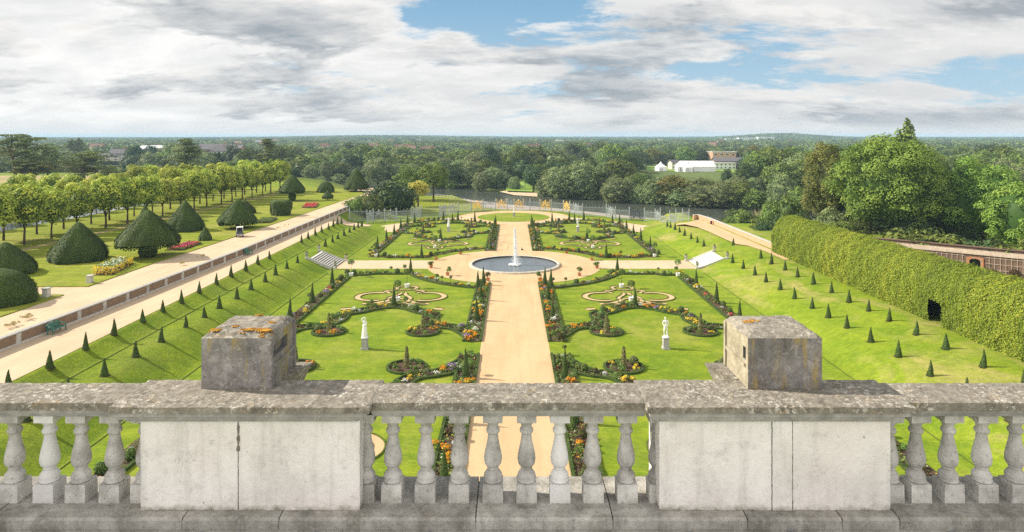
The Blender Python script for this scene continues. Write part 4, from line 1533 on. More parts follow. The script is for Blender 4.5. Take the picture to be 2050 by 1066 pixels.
# cut turf work: gravel scrolls in the grass
def scroll(q, side):
    mb, ed = MB(), MB()
    z = [.022]
    kf = 1.0

    def strip(pts, wdt, closed=False):
        z[0] += .0015
        ln = [pl(q, u, side * w * kf) for u, w in pts]
        mb.ribbon(ln, wdt, z[0], closed=closed)
        for s in (1, -1):
            ed.ribbon(offset_line(ln, s * (wdt / 2 + .03), closed), .08, 0, .085, .5, 0, closed, .1)
    for m in (1, -1):
        strip([(m * (2.75 + 1.85 * math.cos(a)), 17.0 + 1.75 * math.sin(a)) for a in np.linspace(-2.0, 2.0, 22)], .62)
        strip(smooth_line([(m * 1.5, 18.6), (m * 2.1, 19.4), (m * 1.2, 19.9), (m * .9, 20.6)], 4), .5)
        strip(smooth_line([(m * 1.15, 15.4), (m * 1.05, 16.6), (m * .45, 17.6), (m * .12, 18.8)], 5), .42)
        strip(smooth_line([(m * 3.4, 13.9), (m * 2.4, 14.1), (m * 1.6, 14.7), (m * 1.1, 15.2)], 5), .66)
        strip([(m * 5.0, 11.8), (m * 4.1, 12.1)], .7)
    strip([(1.15 * math.cos(a), 20.9 + 1.0 * math.sin(a)) for a in np.linspace(0, 2 * PI, 21)[:-1]], .42, True)
    strip([(1.1 * math.cos(a), 15.1 + 1.0 * math.sin(a)) for a in np.linspace(0, 2 * PI, 21)[:-1]], .5, True)
    strip(smooth_line([(-3.0, 13.7), (-1.0, 13.9), (1.0, 13.9), (3.0, 13.7)], 4), .5)
    r = thing('turf_scroll', f'scrolling gravel cutwork with crisp turf edges in the {QN[q]}' + ('' if side > 0 else ', palace end'), 'cutwork')
    mb.obj('gravel_scroll', M_gravel, r)
    ed.obj('turf_edging', M_turfedge, r)


for q in QN:
    scroll(q, 1)
    if not q[1]:
        scroll(q, -1)
    for w_, nm in ((21.2, 'fountain end'), (15.1, 'statue end')):
        x, y = pl(q, 0, w_)
        rnd.choice(K_tub).place((x, y, .03), rnd.uniform(0, 6), 1.0 if not q[1] else .9, f'round-headed tree in a white tub at the {nm} of the scroll, {QN[q]}', 'tub tree', 'round-headed trees in white tubs')
for x, y, nm in ((-19.9, 79.9, 'foot of the striped steps, palace side'), (-19.6, 92.9, 'foot of the striped steps, river side'), (20.0, 79.9, 'foot of the plain pale steps, palace side'), (20.0, 92.9, 'foot of the plain pale steps, river side')):
    rnd.choice(K_tub).place((x, y, .03), 0, .95, f'round-headed tree in a white tub near the {nm}', 'tub tree', 'round-headed trees in white tubs')
for x, y in ((3.35, 98.5),):
    mb = MB()
    r = thing('white_tub', 'low white tub of flowers where the far walk meets the fountain court', 'tub', (x, y, 0))
    mb.lathe([(.24, 0), (.28, .03), (.30, .34), (.33, .36), (.33, .42), (.28, .42), (.27, .36)], (0, 0, 0), 16)
    mb.obj('tub', M_white, r)
    mb = MB()
    ball_leaves(mb, (0, 0, .45), .3, 120, .07, 3, 0, .7)
    mb.obj('foliage', M_olive, r)

# pots round the fountain court
POTS = [((863, 537), 1), ((873, 521), 0), ((896, 552), 0), ((977, 563), 2), ((922, 510), 1), ((1081, 563), 0), ((1160, 553), 0), ((1195, 538), 1), ((1185, 522), 0), ((1134, 508), 1)]
POTL = ['bushy plant in a terracotta pot at the mouth of the steps path, avenue side', 'leafy potted plant beside the grass of the far lawn, avenue side', 'thin stemmed potted plant by the curved bed of the robed-statue lawn',
        'bronze-leaved plant in a terracotta pot beside the axial walk', 'low potted plant behind the basin, avenue side', 'pale spiky plant in a terracotta pot beside the axial walk', 'thin stemmed potted plant by the curved bed of the bare-statue lawn',
        'bushy plant in a terracotta pot at the mouth of the steps path, hedge side', 'leafy potted plant beside the grass of the far lawn, hedge side', 'low potted plant behind the basin, hedge side']
for (p, k), lb in zip(POTS, POTL):
    x, y, _ = G(p[0], p[1])
    K_pot[k].place((x, y, .014), rnd.uniform(0, 6), .95, lb, 'potted plant', 'potted plants round the fountain court')

# place the scattered bed plants, nearest the fountain first, each with its own label
cnt = {}
KN = {'globe': ('clipped globe', 'clipped globes in the beds'), 'bush': ('bed shrub', 'loose shrubs in the beds'), 'flower': ('flower clump', 'flower clumps in the beds'), 'silver': ('silver mound', 'silver mounds in the beds'), 'std': ('lollipop', 'small clipped standards in the beds')}
NOUN = {'globe': 'clipped globe', 'bush': 'loose shrub', 'flower': 'flower clump', 'silver': 'silvery white mound', 'std': 'little lollipop shrub'}
plants.sort(key=lambda p: math.hypot(p[2], p[3] - 87))
for kd, st, x, y, bn, q in plants:
    if hidden(x, y, .8):
        continue
    if st is None:
        st = {'bush': 'leafy', 'flower': rnd.choice(['yellow', 'orange']), 'globe': 'pale'}.get(kd, '')
    key = (kd, st, bn, q)
    i = cnt[key] = cnt.get(key, -1) + 1
    K = K_silver if kd == 'silver' else K_std if kd == 'std' else {'globe': K_globe, 'bush': K_bush, 'flower': K_flower}[kd][st]
    lab = f'{(st + " ") if st else ""}{NOUN[kd]}, {ORD[min(i, len(ORD) - 1)]} from the fountain, {bn}, {QN[q]}'
    rnd.choice(K).place((x, y, .02), rnd.uniform(0, 6), rnd.uniform(.7, 1.15) * {'silver': .75, 'bush': .78, 'globe': .95}.get(kd, 1.0), lab, {'globe': 'shrub', 'bush': 'shrub', 'flower': 'flowers', 'silver': 'plant', 'std': 'shrub'}[kd], KN[kd][1])

# low mixed bedding between them
for q, runs in bedding.items():
    mb = MB()
    g = np.random.default_rng(77 + q[0] + 3 * q[1])
    for ln, wd in runs:
        E = np.array([(p[0], p[1]) for p in ln])
        k = int(len(E) * 62)
        i = g.integers(0, len(E) - 1, k)
        f = g.random(k)[:, None]
        d = E[i + 1] - E[i]
        d /= np.maximum(np.linalg.norm(d, axis=1, keepdims=True), 1e-6)
        off = (g.random(k) - .5) * wd * .86
        c = E[i] * (1 - f) + E[i + 1] * f + np.column_stack([-d[:, 1], d[:, 0]]) * off[:, None]
        # patchy drifts
        keep = (np.sin(c[:, 0] * 3.1 + c[:, 1] * 1.3) + np.sin(c[:, 1] * 2.3 - c[:, 0]) + g.normal(size=k) * .8) > -.6
        c = c[keep]
        k = len(c)
        c3 = np.column_stack([c, .03 + .19 * g.random(k) ** 1.4])
        m = (g.random(k) < .10).astype(int)
        for a in range(4):
            s = (m == 0) if a == 0 else (m == 1) & (np.floor(c[:, 1] * .7 + c[:, 0]).astype(int) % 3 == a - 1)
            if s.any():
                mb.leaves(c3[s] + np.array([0, 0, .08 if a else 0]), g.normal(size=(s.sum(), 3)) * .5 + np.array([0, 0, 1]), (.08 if a == 0 else .055) * g.uniform(.6, 1.2, s.sum()), g, .5 + g.normal(size=s.sum()) * .22, a)
    tag(mb.obj('bedding_foliage', [M_shrub, M_orange, M_yellow, M_whitefl]), f'low mixed bedding leaves and blooms filling the beds of the {QN[q]}', 'bedding', kind='stuff')

# ------------------------------------------------------------------ terrace rows of yew cones
DS = [36.2, 39.6, 43.1, 46.8, 50.2, 53.9, 57, 60.1, 63.7, 67.4, 71, 74.5, 78.2, 81.8] + [94.2, 97.6, 101, 104.4, 108, 111, 113.9, 116.6]
for sx, xi, xo, side in ((-1, -27.1, -30.55, 'avenue-side'), (1, 27.35, 30.8, 'hedge-side')):
    for row, x0 in (('lower', xi), ('upper', xo)):
        placed = 0
        for i, y in enumerate(DS):
            if row == 'upper':
                if sx < 0:
                    y = y - .25
                elif y > 92:
                    if i == 14:
                        y = 91.8
                        x = 29.6
                    else:
                        continue
            x = x0 + rnd.uniform(-.08, .08)
            if hidden(x, y, 1.2) and not (y < 44 and row == 'lower'):
                continue
            K = rnd.choice(K_terrace)
            s_ = rnd.uniform(.93, 1.08)
            K.place((x, y, H(x, y) - .01), rnd.uniform(0, 6), (s_, s_, s_ * rnd.uniform(.92, 1.1)), f'small dark yew cone, {ORD[placed]} from the palace in the {row} row, {side} bank', 'topiary', f'yew cones on the {side} bank')
            placed += 1
# ------------------------------------------------------------------ fountain
r = thing('fountain', 'round stone basin with a tall white water jet in the middle of the gravel', 'fountain', (0.1, 87.0, 0))
mb = MB()
mb.lathe([(5.62, -.30), (5.62, .20), (5.66, .235), (5.98, .235), (6.03, .20), (6.03, .0)], (0, 0, 0), 96, cap=False)
mb.obj('basin_rim', M_rim, r)
mb = MB()
mb.lathe([(5.616, .0), (5.616, .17)], (0, 0, 0), 96, cap=False)
mb.obj('basin_lining', M_black, r)
mb = MB()
mb.sheet(circle((0, 0), 5.61, 96), .018)
mb.obj('basin_water', M_pool, r)
mb = MB()
mb.lathe([(.13, .03), (.11, 1.6), (.08, 3.4), (.03, 4.5)], (0, 0, 0), 14, cap=False)
jet = mb.obj('water_jet', M_spray, r)
g = np.random.default_rng(5)
mb = MB()
k = 8000
hgt = 4.85 * g.random(k) ** 1.1
rad = (.11 + .50 * (1 - hgt / 4.9) ** 1.3) * np.abs(g.normal(size=k)) * .62 + .02
a = g.random(k) * 2 * PI
c = np.column_stack([rad * np.cos(a) + .22 * (1 - hgt / 5), rad * np.sin(a), .03 + hgt])
mb.leaves(c, g.normal(size=(k, 3)), .026 * g.uniform(.4, 1.5, k), g, .5, 0, .8)
mb.obj('spray', M_drop, jet)
mb = MB()
k = 900
a = g.random(k) * 2 * PI
rad = .85 * np.sqrt(g.random(k))
c = np.column_stack([rad * np.cos(a), rad * np.sin(a) * .95, .03 + .09 * g.random(k)])
mb.leaves(c, g.normal(size=(k, 3)) * .4 + np.array([0, 0, 1]), .08 * g.uniform(.5, 1.3, k), g, .5, 0, .8)
mb.obj('foam', M_drop, r)


# ------------------------------------------------------------------ stairs up the grass banks
def stairs(sx, label):
    x0, x1 = (23.3, 26.3) if sx < 0 else (23.9, 27.1)
    y0, y1 = 84.5, 89.6
    r = thing('garden_steps', label, 'steps', (0, 0, 0))
    n = 10
    st, rs = MB(), MB()
    for i in range(n):
        a = lerp(x0, x1, i / n)
        b = lerp(x0, x1, (i + 1) / n) + .04
        z = 1.36 * (i + 1) / n
        st.box((sx * (a + b) / 2, (y0 + y1) / 2, z - .0125), (b - a, y1 - y0, .025))
        rs.box((sx * (a + .05 + b) / 2, (y0 + y1) / 2, (z - .025) / 2), (b - a - .05, y1 - y0 - .02, z - .025))
    for k in range(1):
        st.obj('tread', M_step, r)
        rs.obj('riser', M_riser_shade if sx < 0 else M_step, r)
    for y in (y0 - .13, y1 + .13):
        m = MB()
        p = [(sx * (x0 - .15), -.05), (sx * (x0 - .15), .12), (sx * (x1 + .15), 1.50), (sx * (x1 + .35), 1.50), (sx * (x1 + .35), -.05)]
        k = len(p)
        m.add([(a, y - .12, b) for a, b in p] + [(a, y + .12, b) for a, b in p], [tuple(range(k)), tuple(range(k, 2 * k))[::-1]] + [(i, k + i, k + (i + 1) % k, (i + 1) % k) for i in range(k)])
        m.obj('side_wall', M_stone, r)


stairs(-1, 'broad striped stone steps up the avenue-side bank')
stairs(1, 'broad pale stone steps up the hedge-side bank')


def urn_proto():
    r = empty('stone_urn')
    m = MB()
    m.box((0, 0, .12), (.36, .36, .24))
    m.obj('plinth', M_stone, r)
    m = MB()
    m.lathe([(.13, .24), (.13, .27), (.06, .32), (.06, .36), (.16, .44), (.21, .58), (.19, .68), (.24, .72), (.24, .75), (.19, .75)], (0, 0, 0), 16)
    m.obj('bowl', M_pedestal, r)
    m = MB()
    ball_leaves(m, (0, 0, .82), .17, 70, .07, 3, 0, 1.2)
    m.obj('plant', M_olive, r)
    return Kind(r)


K_urn = urn_proto()
for x, y, z, lb in ((-23.05, 84.35, 0, 'stone urn at the foot of the striped steps, palace side'), (-23.05, 89.75, 0, 'stone urn at the foot of the striped steps, river side'), (-26.75, 84.35, 1.3, 'stone urn at the top of the striped steps, palace side'),
                    (-26.75, 89.75, 1.3, 'stone urn at the top of the striped steps, river side'), (23.6, 84.35, 0, 'stone urn at the foot of the pale steps, palace side'), (23.6, 89.75, 0, 'stone urn at the foot of the pale steps, river side'),
                    (27.5, 84.35, 1.3, 'stone urn at the top of the pale steps, palace side'), (27.5, 89.75, 1.3, 'stone urn at the top of the pale steps, river side')):
    K_urn.place((x, y, z), 0, 1, lb, 'urn', 'stone urns at the steps')


# ------------------------------------------------------------------ statues
def skinned(name, verts, edges, radii, mat, parent, sub=2, rootv=0):
    me = bpy.data.meshes.new(name)
    me.from_pydata(verts, edges, [])
    o = bpy.data.objects.new(name, me)
    COL.objects.link(o)
    o.parent = parent
    sk = o.modifiers.new('skin', 'SKIN')
    sk.use_smooth_shade = True
    for i, rr in enumerate(radii):
        d = me.skin_vertices[0].data[i]
        d.radius = (rr, rr) if not hasattr(rr, '__len__') else rr
        d.use_root = i == rootv
    s = o.modifiers.new('sub', 'SUBSURF')
    s.levels = s.render_levels = sub
    me.materials.append(mat)
    return o


def pedestal(parent, h=.92, w=.44):
    m = MB()
    m.box((0, 0, .06), (w * 1.32, w * 1.32, .12))
    m.box((0, 0, .145), (w * 1.16, w * 1.16, .05))
    m.box((0, 0, (.17 + h - .09) / 2), (w, w, h - .26))
    m.box((0, 0, h - .06), (w * 1.14, w * 1.14, .06))
    m.box((0, 0, h - .015), (w * 1.26, w * 1.26, .03))
    for a, b in ((0, -1), (-1, 0), (1, 0), (0, 1)):
        m.box((a * w * .5, b * w * .5, h * .52), (w * .7 if a == 0 else .02, w * .7 if b == 0 else .02, h * .5))
    return m.obj('pedestal', M_pedestal, parent)


# joints: pelvis, waist, chest, neck, head, crown | l sh, elbow, hand | r sh, elbow, hand | l hip, knee, ankle, toe | r hip ...
def figure(parent, P, base, mat, s=1.0, rad=1.0):
    names = ['pelvis', 'waist', 'chest', 'neck', 'head', 'crown', 'ls', 'le', 'lh', 'lf', 'rs', 're', 'rh', 'rf', 'lp', 'lk', 'la', 'lt', 'rp', 'rk', 'ra', 'rt']
    R = [.105, .088, .112, .045, .075, .062, .055, .042, .032, .024, .055, .042, .032, .024, .085, .058, .038, .03, .085, .058, .038, .03]
    E = [(0, 1), (1, 2), (2, 3), (3, 4), (4, 5), (2, 6), (6, 7), (7, 8), (8, 9), (2, 10), (10, 11), (11, 12), (12, 13), (0, 14), (14, 15), (15, 16), (16, 17), (0, 18), (18, 19), (19, 20), (20, 21)]
    v = [tuple(c * s for c in P[n]) for n in names]
    v = [(a, b, c + base) for a, b, c in v]
    return skinned('figure', v, E, [x * s * rad for x in R], mat, parent)


robed = dict(pelvis=(0, 0, .86), waist=(-.02, 0, 1.02), chest=(-.05, 0, 1.22), neck=(-.01, -.02, 1.38), head=(.06, -.05, 1.47), crown=(.09, -.06, 1.56), ls=(-.20, .02, 1.28), le=(-.26, -.04, 1.44), lh=(-.06, -.10, 1.60), lf=(.05, -.12, 1.66),
             rs=(.11, .02, 1.27), re=(.16, -.10, 1.10), rh=(.06, -.20, 1.02), rf=(.01, -.23, 1.0), lp=(-.10, 0, .80), lk=(-.12, -.04, .45), la=(-.13, 0, .08), lt=(-.14, -.12, .03), rp=(.10, 0, .80), rk=(.13, -.08, .45), ra=(.14, .02, .08), rt=(.15, -.10, .03))
nude = dict(pelvis=(.0, 0, .86), waist=(.02, 0, 1.02), chest=(.0, 0, 1.22), neck=(-.02, -.02, 1.39), head=(-.05, -.04, 1.50), crown=(-.06, -.03, 1.60), ls=(-.18, 0, 1.29), le=(-.24, .04, 1.06), lh=(-.16, -.10, .92), lf=(-.12, -.14, .87),
            rs=(.18, 0, 1.29), re=(.25, .02, 1.05), rh=(.14, -.12, .96), rf=(.08, -.15, .95), lp=(-.09, 0, .80), lk=(-.15, -.10, .46), la=(-.10, .05, .08), lt=(-.16, -.06, .03), rp=(.09, 0, .80), rk=(.10, 0, .44), ra=(.12, .02, .08), rt=(.15, -.11, .03))


def statue(x, y, label, P, drape, s=.98, z=0.0, rz=0.0):
    r = thing('marble_statue', label, 'statue', (x, y, z), rz)
    pedestal(r)
    m = MB()
    m.lathe([(.27, .92), (.27, .97), (.22, 1.0)], (0, 0, 0), 14, .5, 0, False)
    m.obj('statue_base', M_marble, r)
    figure(r, P, .98, M_marble, s)
    if drape:
        m = MB()
        prof, n, vs, fs = [(.25, .0), (.235, .18), (.21, .42), (.185, .62), (.15, .80), (.165, .95), (.13, 1.05)], 28, [], []
        for j, (rr, zz) in enumerate(prof):
            for i in range(n):
                a = 2 * PI * i / n
                k = rr * (1 + .10 * math.sin(7 * a + j * .5) * (1 - zz * .6))
                vs.append((k * math.cos(a) * s - .02, k * .85 * math.sin(a) * s, .98 + zz * s))
        fs = [(j * n + i, j * n + (i + 1) % n, (j + 1) * n + (i + 1) % n, (j + 1) * n + i) for j in range(len(prof) - 1) for i in range(n)]
        m.add(vs, fs, .5, 0, True)
        m.obj('drapery', M_marble, r)
    else:
        m = MB()
        m.tube([(.16, .1, .98), (.15, .10, 1.2), (.12, .08, 1.42)], [.08, .06, .05], 8)
        m.obj('tree_stump_support', M_marble, r)
    return r


statue(-12.05, 52.5, 'white marble statue of a robed woman raising one arm, on a grey pedestal', robed, True)
statue(12.12, 52.6, 'white marble statue of a nude standing man on a grey panelled pedestal', nude, False)
statue(-11.7, 117.9, 'white robed statue on a pale pedestal in the far lawn, avenue side', robed, True)
statue(11.55, 117.8, 'white unclothed statue on a pale pedestal in the far lawn, hedge side', nude, False)
statue(0.15, 140.0, 'white statue alone in the round end lawn before the gilded screen', nude, False, .9)

# small posts at the far walk
for x, y, lb in ((-.9, 98.6, 'thin dark post where the far walk begins, behind the jet'),):
    m = MB()
    rr = thing('path_post', lb, 'post', (x, y, 0))
    m.tube([(0, 0, 0), (.02, 0, .55)], [.035, .03], 8)
    m.obj('shaft', M_black, rr)
    m = MB()
    m.box((.02, 0, .58), (.10, .05, .10))
    m.obj('head', M_black, rr)
m = MB()
rr = thing('floodlight', 'small dark floodlight lying on the far walk beyond the jet', 'light', (1.25, 98.5, 0))
m.box((0, 0, .10), (.34, .22, .2), .3, taper=.7)
m.obj('housing', M_black, rr)
m = MB()
m.tube([(-.1, 0, .2), (-.05, 0, .42)], [.03, .03], 6)
m.obj('bracket', M_black, rr)


# ------------------------------------------------------------------ river-end iron screen
def arcpts(cx, cy, r0, a0, a1, turns, n, z0):
    return [(cx + (r0 * (1 - .8 * i / n)) * math.cos(a0 + (a1 - a0) * i / n), cy + (r0 * (1 - .8 * i / n)) * math.sin(a0 + (a1 - a0) * i / n)) for i in range(n + 1)]


def screen_panel(x, y, L, ang, h, style, mat, label, name='iron_screen_panel', zb=0.0):
    r = thing(name, label, 'iron screen', (x, y, zb), ang, 1, 'panels of the iron garden screen')
    fr = MB()
    for zz in (.10, h * .30, h * .94):
        fr.box((L / 2, 0, zz), (L, .05, .05))
    fr.obj('rail', mat, r)
    nb = max(4, int(L / .17))
    m = MB()
    for i in range(1, nb):
        m.box((L * i / nb, 0, h * .52), (.030, .030, h * 1.0) if mat is not M_darkiron else (.05, .05, h))
    m.obj('barred_infill', mat, r)
    m = MB()
    for i in range(1, nb, 4):
        m.lathe([(.02, 0), (.05, .08), (.02, .2), (.005, .34)], (L * i / nb, 0, h), 6)
    m.obj('spike_cresting', mat, r)
    if style != 'plain':
        om = M_gilt if style == 'gold' else mat
        m = MB()
        w = min(L * .46, 1.1)
        cx = L / 2
        for s in (1, -1):
            for (dx, zz, rr, a0, a1) in ((.42, .62, .30, 0, 7.5), (.36, .95, .26, 3.1, -4.4), (.72, .85, .20, 1, 8), (.70, .45, .22, 5, -2), (.22, 1.18, .18, 0, 6.5), (.5, 1.22, .16, 2, -5)):
                q = arcpts(0, 0, rr * h / 2.1 * 1.1, a0, a1, 1, 18, 0)
                m.tube([(cx + s * (dx * w + u), 0, zz * h / 1.35 + v) for u, v in q], .055 if style == 'gold' else .07 if mat is M_darkiron else .036, 5)
        m.tube([(cx, 0, .2 * h), (cx, 0, 1.12 * h)], .05, 6)
        m.obj('scrollwork', om, r)
        m = MB()
        m.lathe([(.05, 0), (.16, .08), (.19, .18), (.10, .30), (.15, .36), (.05, .46), (.01, .55)], (cx, 0, h * 1.02), 10)
        for s in (1, -1):
            for k in range(5):
                m.lathe([(.03, 0), (.075, .05), (.03, .13)], (cx + s * (.22 + .14 * k), 0, h * (1.05 - .035 * k)), 6)
        m.obj('cresting', om, r)
        m = MB()
        for s in (-1, 1):
            m.box((cx + s * w, 0, h * .55), (.08, .08, h * 1.1))
            m.lathe([(.05, 0), (.10, .10), (.05, .2), (.09, .26), (.01, .45)], (cx + s * w, 0, h * 1.1), 8)
        m.obj('pilaster', om if style == 'gold' else mat, r)
    return r


SC = [(699.5, 448.5), (734.6, 448.0), (747.0, 445.4), (770, 444.6), (793.7, 443.2), (824, 440.5), (843, 436.4), (880, 435.6), (892, 432.4), (917, 427.8), (944, 424.6), (967.6, 422.9), (992, 421.3), (1016, 420.8), (1061, 421.2), (1080, 422.0), (1104, 423),
      (1128, 424.6), (1141, 426.6), (1166, 432.4), (1214, 434.4), (1232, 439.4), (1260, 441.0), (1290, 443), (1311.7, 445), (1322, 447.0)]
STY = ['plain', 'scroll', 'scroll', 'scroll', 'plain', 'scroll', 'plain', 'scroll', 'scroll', 'plain', 'gold', 'plain', 'gold', 'gold', 'plain', 'gold', 'plain', 'gold', 'scroll', 'plain', 'scroll', 'plain', 'dark', 'plain', 'scroll']
pts = [G(a, b) for a, b in SC]
K_post = None
pn = {}
for i, (a, b) in enumerate(zip(pts[:-1], pts[1:])):
    L = math.dist(a[:2], b[:2])
    st = STY[i]
    pn[st] = pn.get(st, -1) + 1
    lb = {'gold': f'gilded scrollwork panel, {ORD[pn[st]]} gold one from the avenue side of the iron screen', 'scroll': f'pale grey scrollwork panel, {ORD[pn[st]]} from the avenue side of the iron screen',
          'plain': f'plain barred pale grey panel, {ORD[pn[st]]} from the avenue side of the iron screen', 'dark': 'dark unpainted scrollwork panel standing out in the pale iron screen'}[st]
    screen_panel(a[0], a[1], L, math.atan2(b[1] - a[1], b[0] - a[0]), 2.0, 'scroll' if st == 'dark' else st, M_darkiron if st == 'dark' else M_iron, lb, zb=H(a[0], a[1]) * (.6 if i in (0, 1) else 1))


def post_proto():
    r = empty('screen_post')
    m = MB()
    m.box((0, 0, 1.1), (.16, .16, 2.2))
    m.obj('shaft', M_iron, r)
    m = MB()
    m.lathe([(.11, 2.2), (.13, 2.26), (.05, 2.34), (.11, 2.48), (.04, 2.62), (.01, 2.85)], (0, 0, 0), 8)
    m.obj('finial', M_iron, r)
    return Kind(r)


K_post = post_proto()
for i, p in enumerate(pts):
    K_post.place((p[0], p[1], H(p[0], p[1]) * (.6 if i < 2 else 1)), 0, 1, f'grey iron post with a finial, {ORD[i]} from the avenue side of the screen', 'post', 'posts of the iron garden screen')
# wing on the hedge-side terrace
wing = [(1322, 447.0, 0.2), (1341, 443.8, 1.0), (1353, 442.6, 1.6), (1366.5, 441.4, 1.9), (1379.5, 442.6, 1.9)]
wp = [G(a, b, z) for a, b, z in wing]
for i, (a, b) in enumerate(zip(wp[:-1], wp[1:])):
    screen_panel(a[0], a[1], math.dist(a[:2], b[:2]), math.atan2(b[1] - a[1], b[0] - a[0]), 1.5, 'plain', M_iron, f'low barred panel, {ORD[i]} along the terrace wing beside the screen', zb=min(a[2], b[2]))
    K_post.place((b[0], b[1], b[2]), 0, .8, f'short iron post with a finial, {ORD[i]} along the terrace wing', 'post', 'posts of the iron garden screen')

# towpath railing behind the screen
rail = [G(a, b, -.25) for a, b in ((872, 397.0), (892, 400), (912, 403), (934, 407), (955, 412), (972, 417), (988, 421))]
r = thing('towpath_railing', 'long low pale railing along the towpath behind the screen', 'railing')
for k in range(2):
    m = MB()
    m.tube([(p[0], p[1], p[2] + (.55 + .55 * k)) for p in rail], .04, 5)
    m.obj('rail', M_iron, r)
for a, b in zip(rail[:-1], rail[1:]):
    for k in range(3):
        p = [lerp(u, v, k / 3) for u, v in zip(a, b)]
        m = MB()
        m.box((p[0], p[1], p[2] + .6), (.09, .09, 1.2))
        m.obj('post', M_iron, r)

# ------------------------------------------------------------------ retaining wall between the two walks
r = thing('terrace_wall', 'long low brick retaining wall with pale stone piers and coping', 'wall')
yy = [20, 30, 38, 46, 60, 81, 100, 118, 134]
m, c = MB(), MB()
line = [(xwall(y) + .10, y) for y in yy]
m.ribbon(line, .34, 1.9, .93)
c.ribbon([(x - .02, y, 2.81) for x, y in line], .46, 0, .085)
m.obj('brickwork', M_brick, r)
c.obj('coping', M_fascia, r)
m = MB()
m.ribbon([(x + .19, y, 1.98) for x, y in line], .12, 0, .16)
m.obj('plinth_course', M_stone, r)
k = 0
y = 38.2
while y < 133:
    m = MB()
    a = math.atan2(xwall(y + 1) - xwall(y), 1)
    m.box((xwall(y) + .20, y, 2.40), (.26, .40, .815), -a)
    m.obj('pier', M_stone, r)
    y += 3.05


def bench(x, y, z, rz, label):
    r = thing('garden_bench', label, 'bench', (x, y, z), rz)
    L = 1.45
    m = MB()
    for k in range(4):
        m.box((0, .08 + .11 * k, .36), (L, .09, .03))
    m.obj('seat', M_green, r)
    m = MB()
    n, vs = 16, []
    for i in range(n + 1):
        u = -L / 2 + L * i / n
        vs.append((u, .52, .38))
    for i in range(n + 1):
        u = -L / 2 + L * i / n
        vs.append((u, .56, .72 + .12 * math.cos(u / L * PI) + .03 * math.cos(6 * PI * u / L)))
    vs += [(a, b + .035, c) for a, b, c in vs]
    q = 2 * (n + 1)
    fs = []
    for i in range(n):
        fs += [(i, i + 1, n + 2 + i, n + 1 + i), (q + i + 1, q + i, q + n + 1 + i, q + n + 2 + i), (n + 1 + i, n + 2 + i, q + n + 2 + i, q + n + 1 + i)]
    m.add(vs, fs)
    m.obj('backrest', M_green, r)
    for s in (-1, 1):
        for yl in (.06, .50):
            m = MB()
            m.box((s * (L / 2 - .05), yl, .18 if yl > .1 else .28), (.06, .06, .36 if yl > .1 else .56))
            m.obj('leg', M_green, r)
        m = MB()
        m.tube([(s * (L / 2 - .05), .02, .58), (s * (L / 2 - .05), .3, .60), (s * (L / 2 - .05), .54, .58)], .04, 6)
        m.obj('armrest', M_green, r)
    return r


bench(-34.9, 50.2, 2.012, PI / 2 - .03, 'green bench with a curved back at the near end of the brick wall')
bench(-33.6, 83.5, 2.012, PI / 2 - .03, 'green bench farther along the wall below the buggy')

# pale dry plants on the coping edge
for i, (px, py, n) in enumerate(((30, 652, 9), (62, 636, 9), (372, 528, 5), (405, 514, 5), (560, 457, 3), (575, 452, 3))):
    x, y, z = G(px, py, 2.9)
    m = MB()
    g = np.random.default_rng(60 + i)
    pf = [(g.normal() * .12, g.normal() * .30, (.10 + .16 * g.random()), .12) for _ in range(n)]
    m.puffs(pf, 45 * n, .04, g, 0, .9, -.4, .9)
    lb = ['straw-coloured wall plant, spreading, beside the green bench', 'straw-coloured wall plant just behind the near bench', 'yellow-green wall plant midway along the coping', 'dry wall plant on the coping below the umbrella yew', 'dry tuft on the coping near the far bench', 'small dry tuft on the coping past the far bench'][i]
    tag(m.obj('wall_plant', noise_mat('straw_leaves', [(0.3, (.32, .26, .11)), (.7, (.52, .43, .20))], 4, 3, .9, 0)), lb, 'plant', 'dry plants along the wall coping').location = (x - .25, y, 2.84)


# ------------------------------------------------------------------ hornbeam tunnel
BW0, BW1, BY0, BY1, BZ, BH = 33.8, 38.4, 28.0, 85.8, 1.9, 4.85
r = thing('hornbeam_tunnel', 'long clipped hornbeam tunnel hedge in yellow-green leaf with a dark doorway', 'hedge')
prof = [(BW0, BZ), (BW0 - .05, BZ + 1.0), (BW0, BZ + 2.1), (BW0 + .18, BZ + 3.1), (BW0 + .55, BZ + 3.85), (BW0 + 1.1, BZ + 4.45), (BW0 + 1.75, BZ + 4.75), ((BW0 + BW1) / 2, BZ + BH)]
prof += [(BW0 + BW1 - x, z) for x, z in prof[-2::-1]]
DOOR = (51.7, 53.5, 1.95)
seg = [0]
for (a, b), (c, d) in zip(prof[:-1], prof[1:]):
    seg.append(seg[-1] + math.hypot(c - a, d - b))


def bower(u, y):
    """u = arc length round the tunnel's section"""
    for k in range(len(seg) - 1):
        if u <= seg[k + 1] or k == len(seg) - 2:
            f = (u - seg[k]) / (seg[k + 1] - seg[k])
            (a, b), (c, d) = prof[k], prof[k + 1]
            nx, nz = -(d - b), (c - a)
            L = math.hypot(nx, nz)
            wob = .09 * math.sin(y * 1.9 + u) * math.sin(y * .7 + 2 * u) + .05 * math.sin(y * 4.1 - u * 2)
            return lerp(a, c, f) + nx / L * wob, lerp(b, d, f) + nz / L * wob, nx / L, nz / L


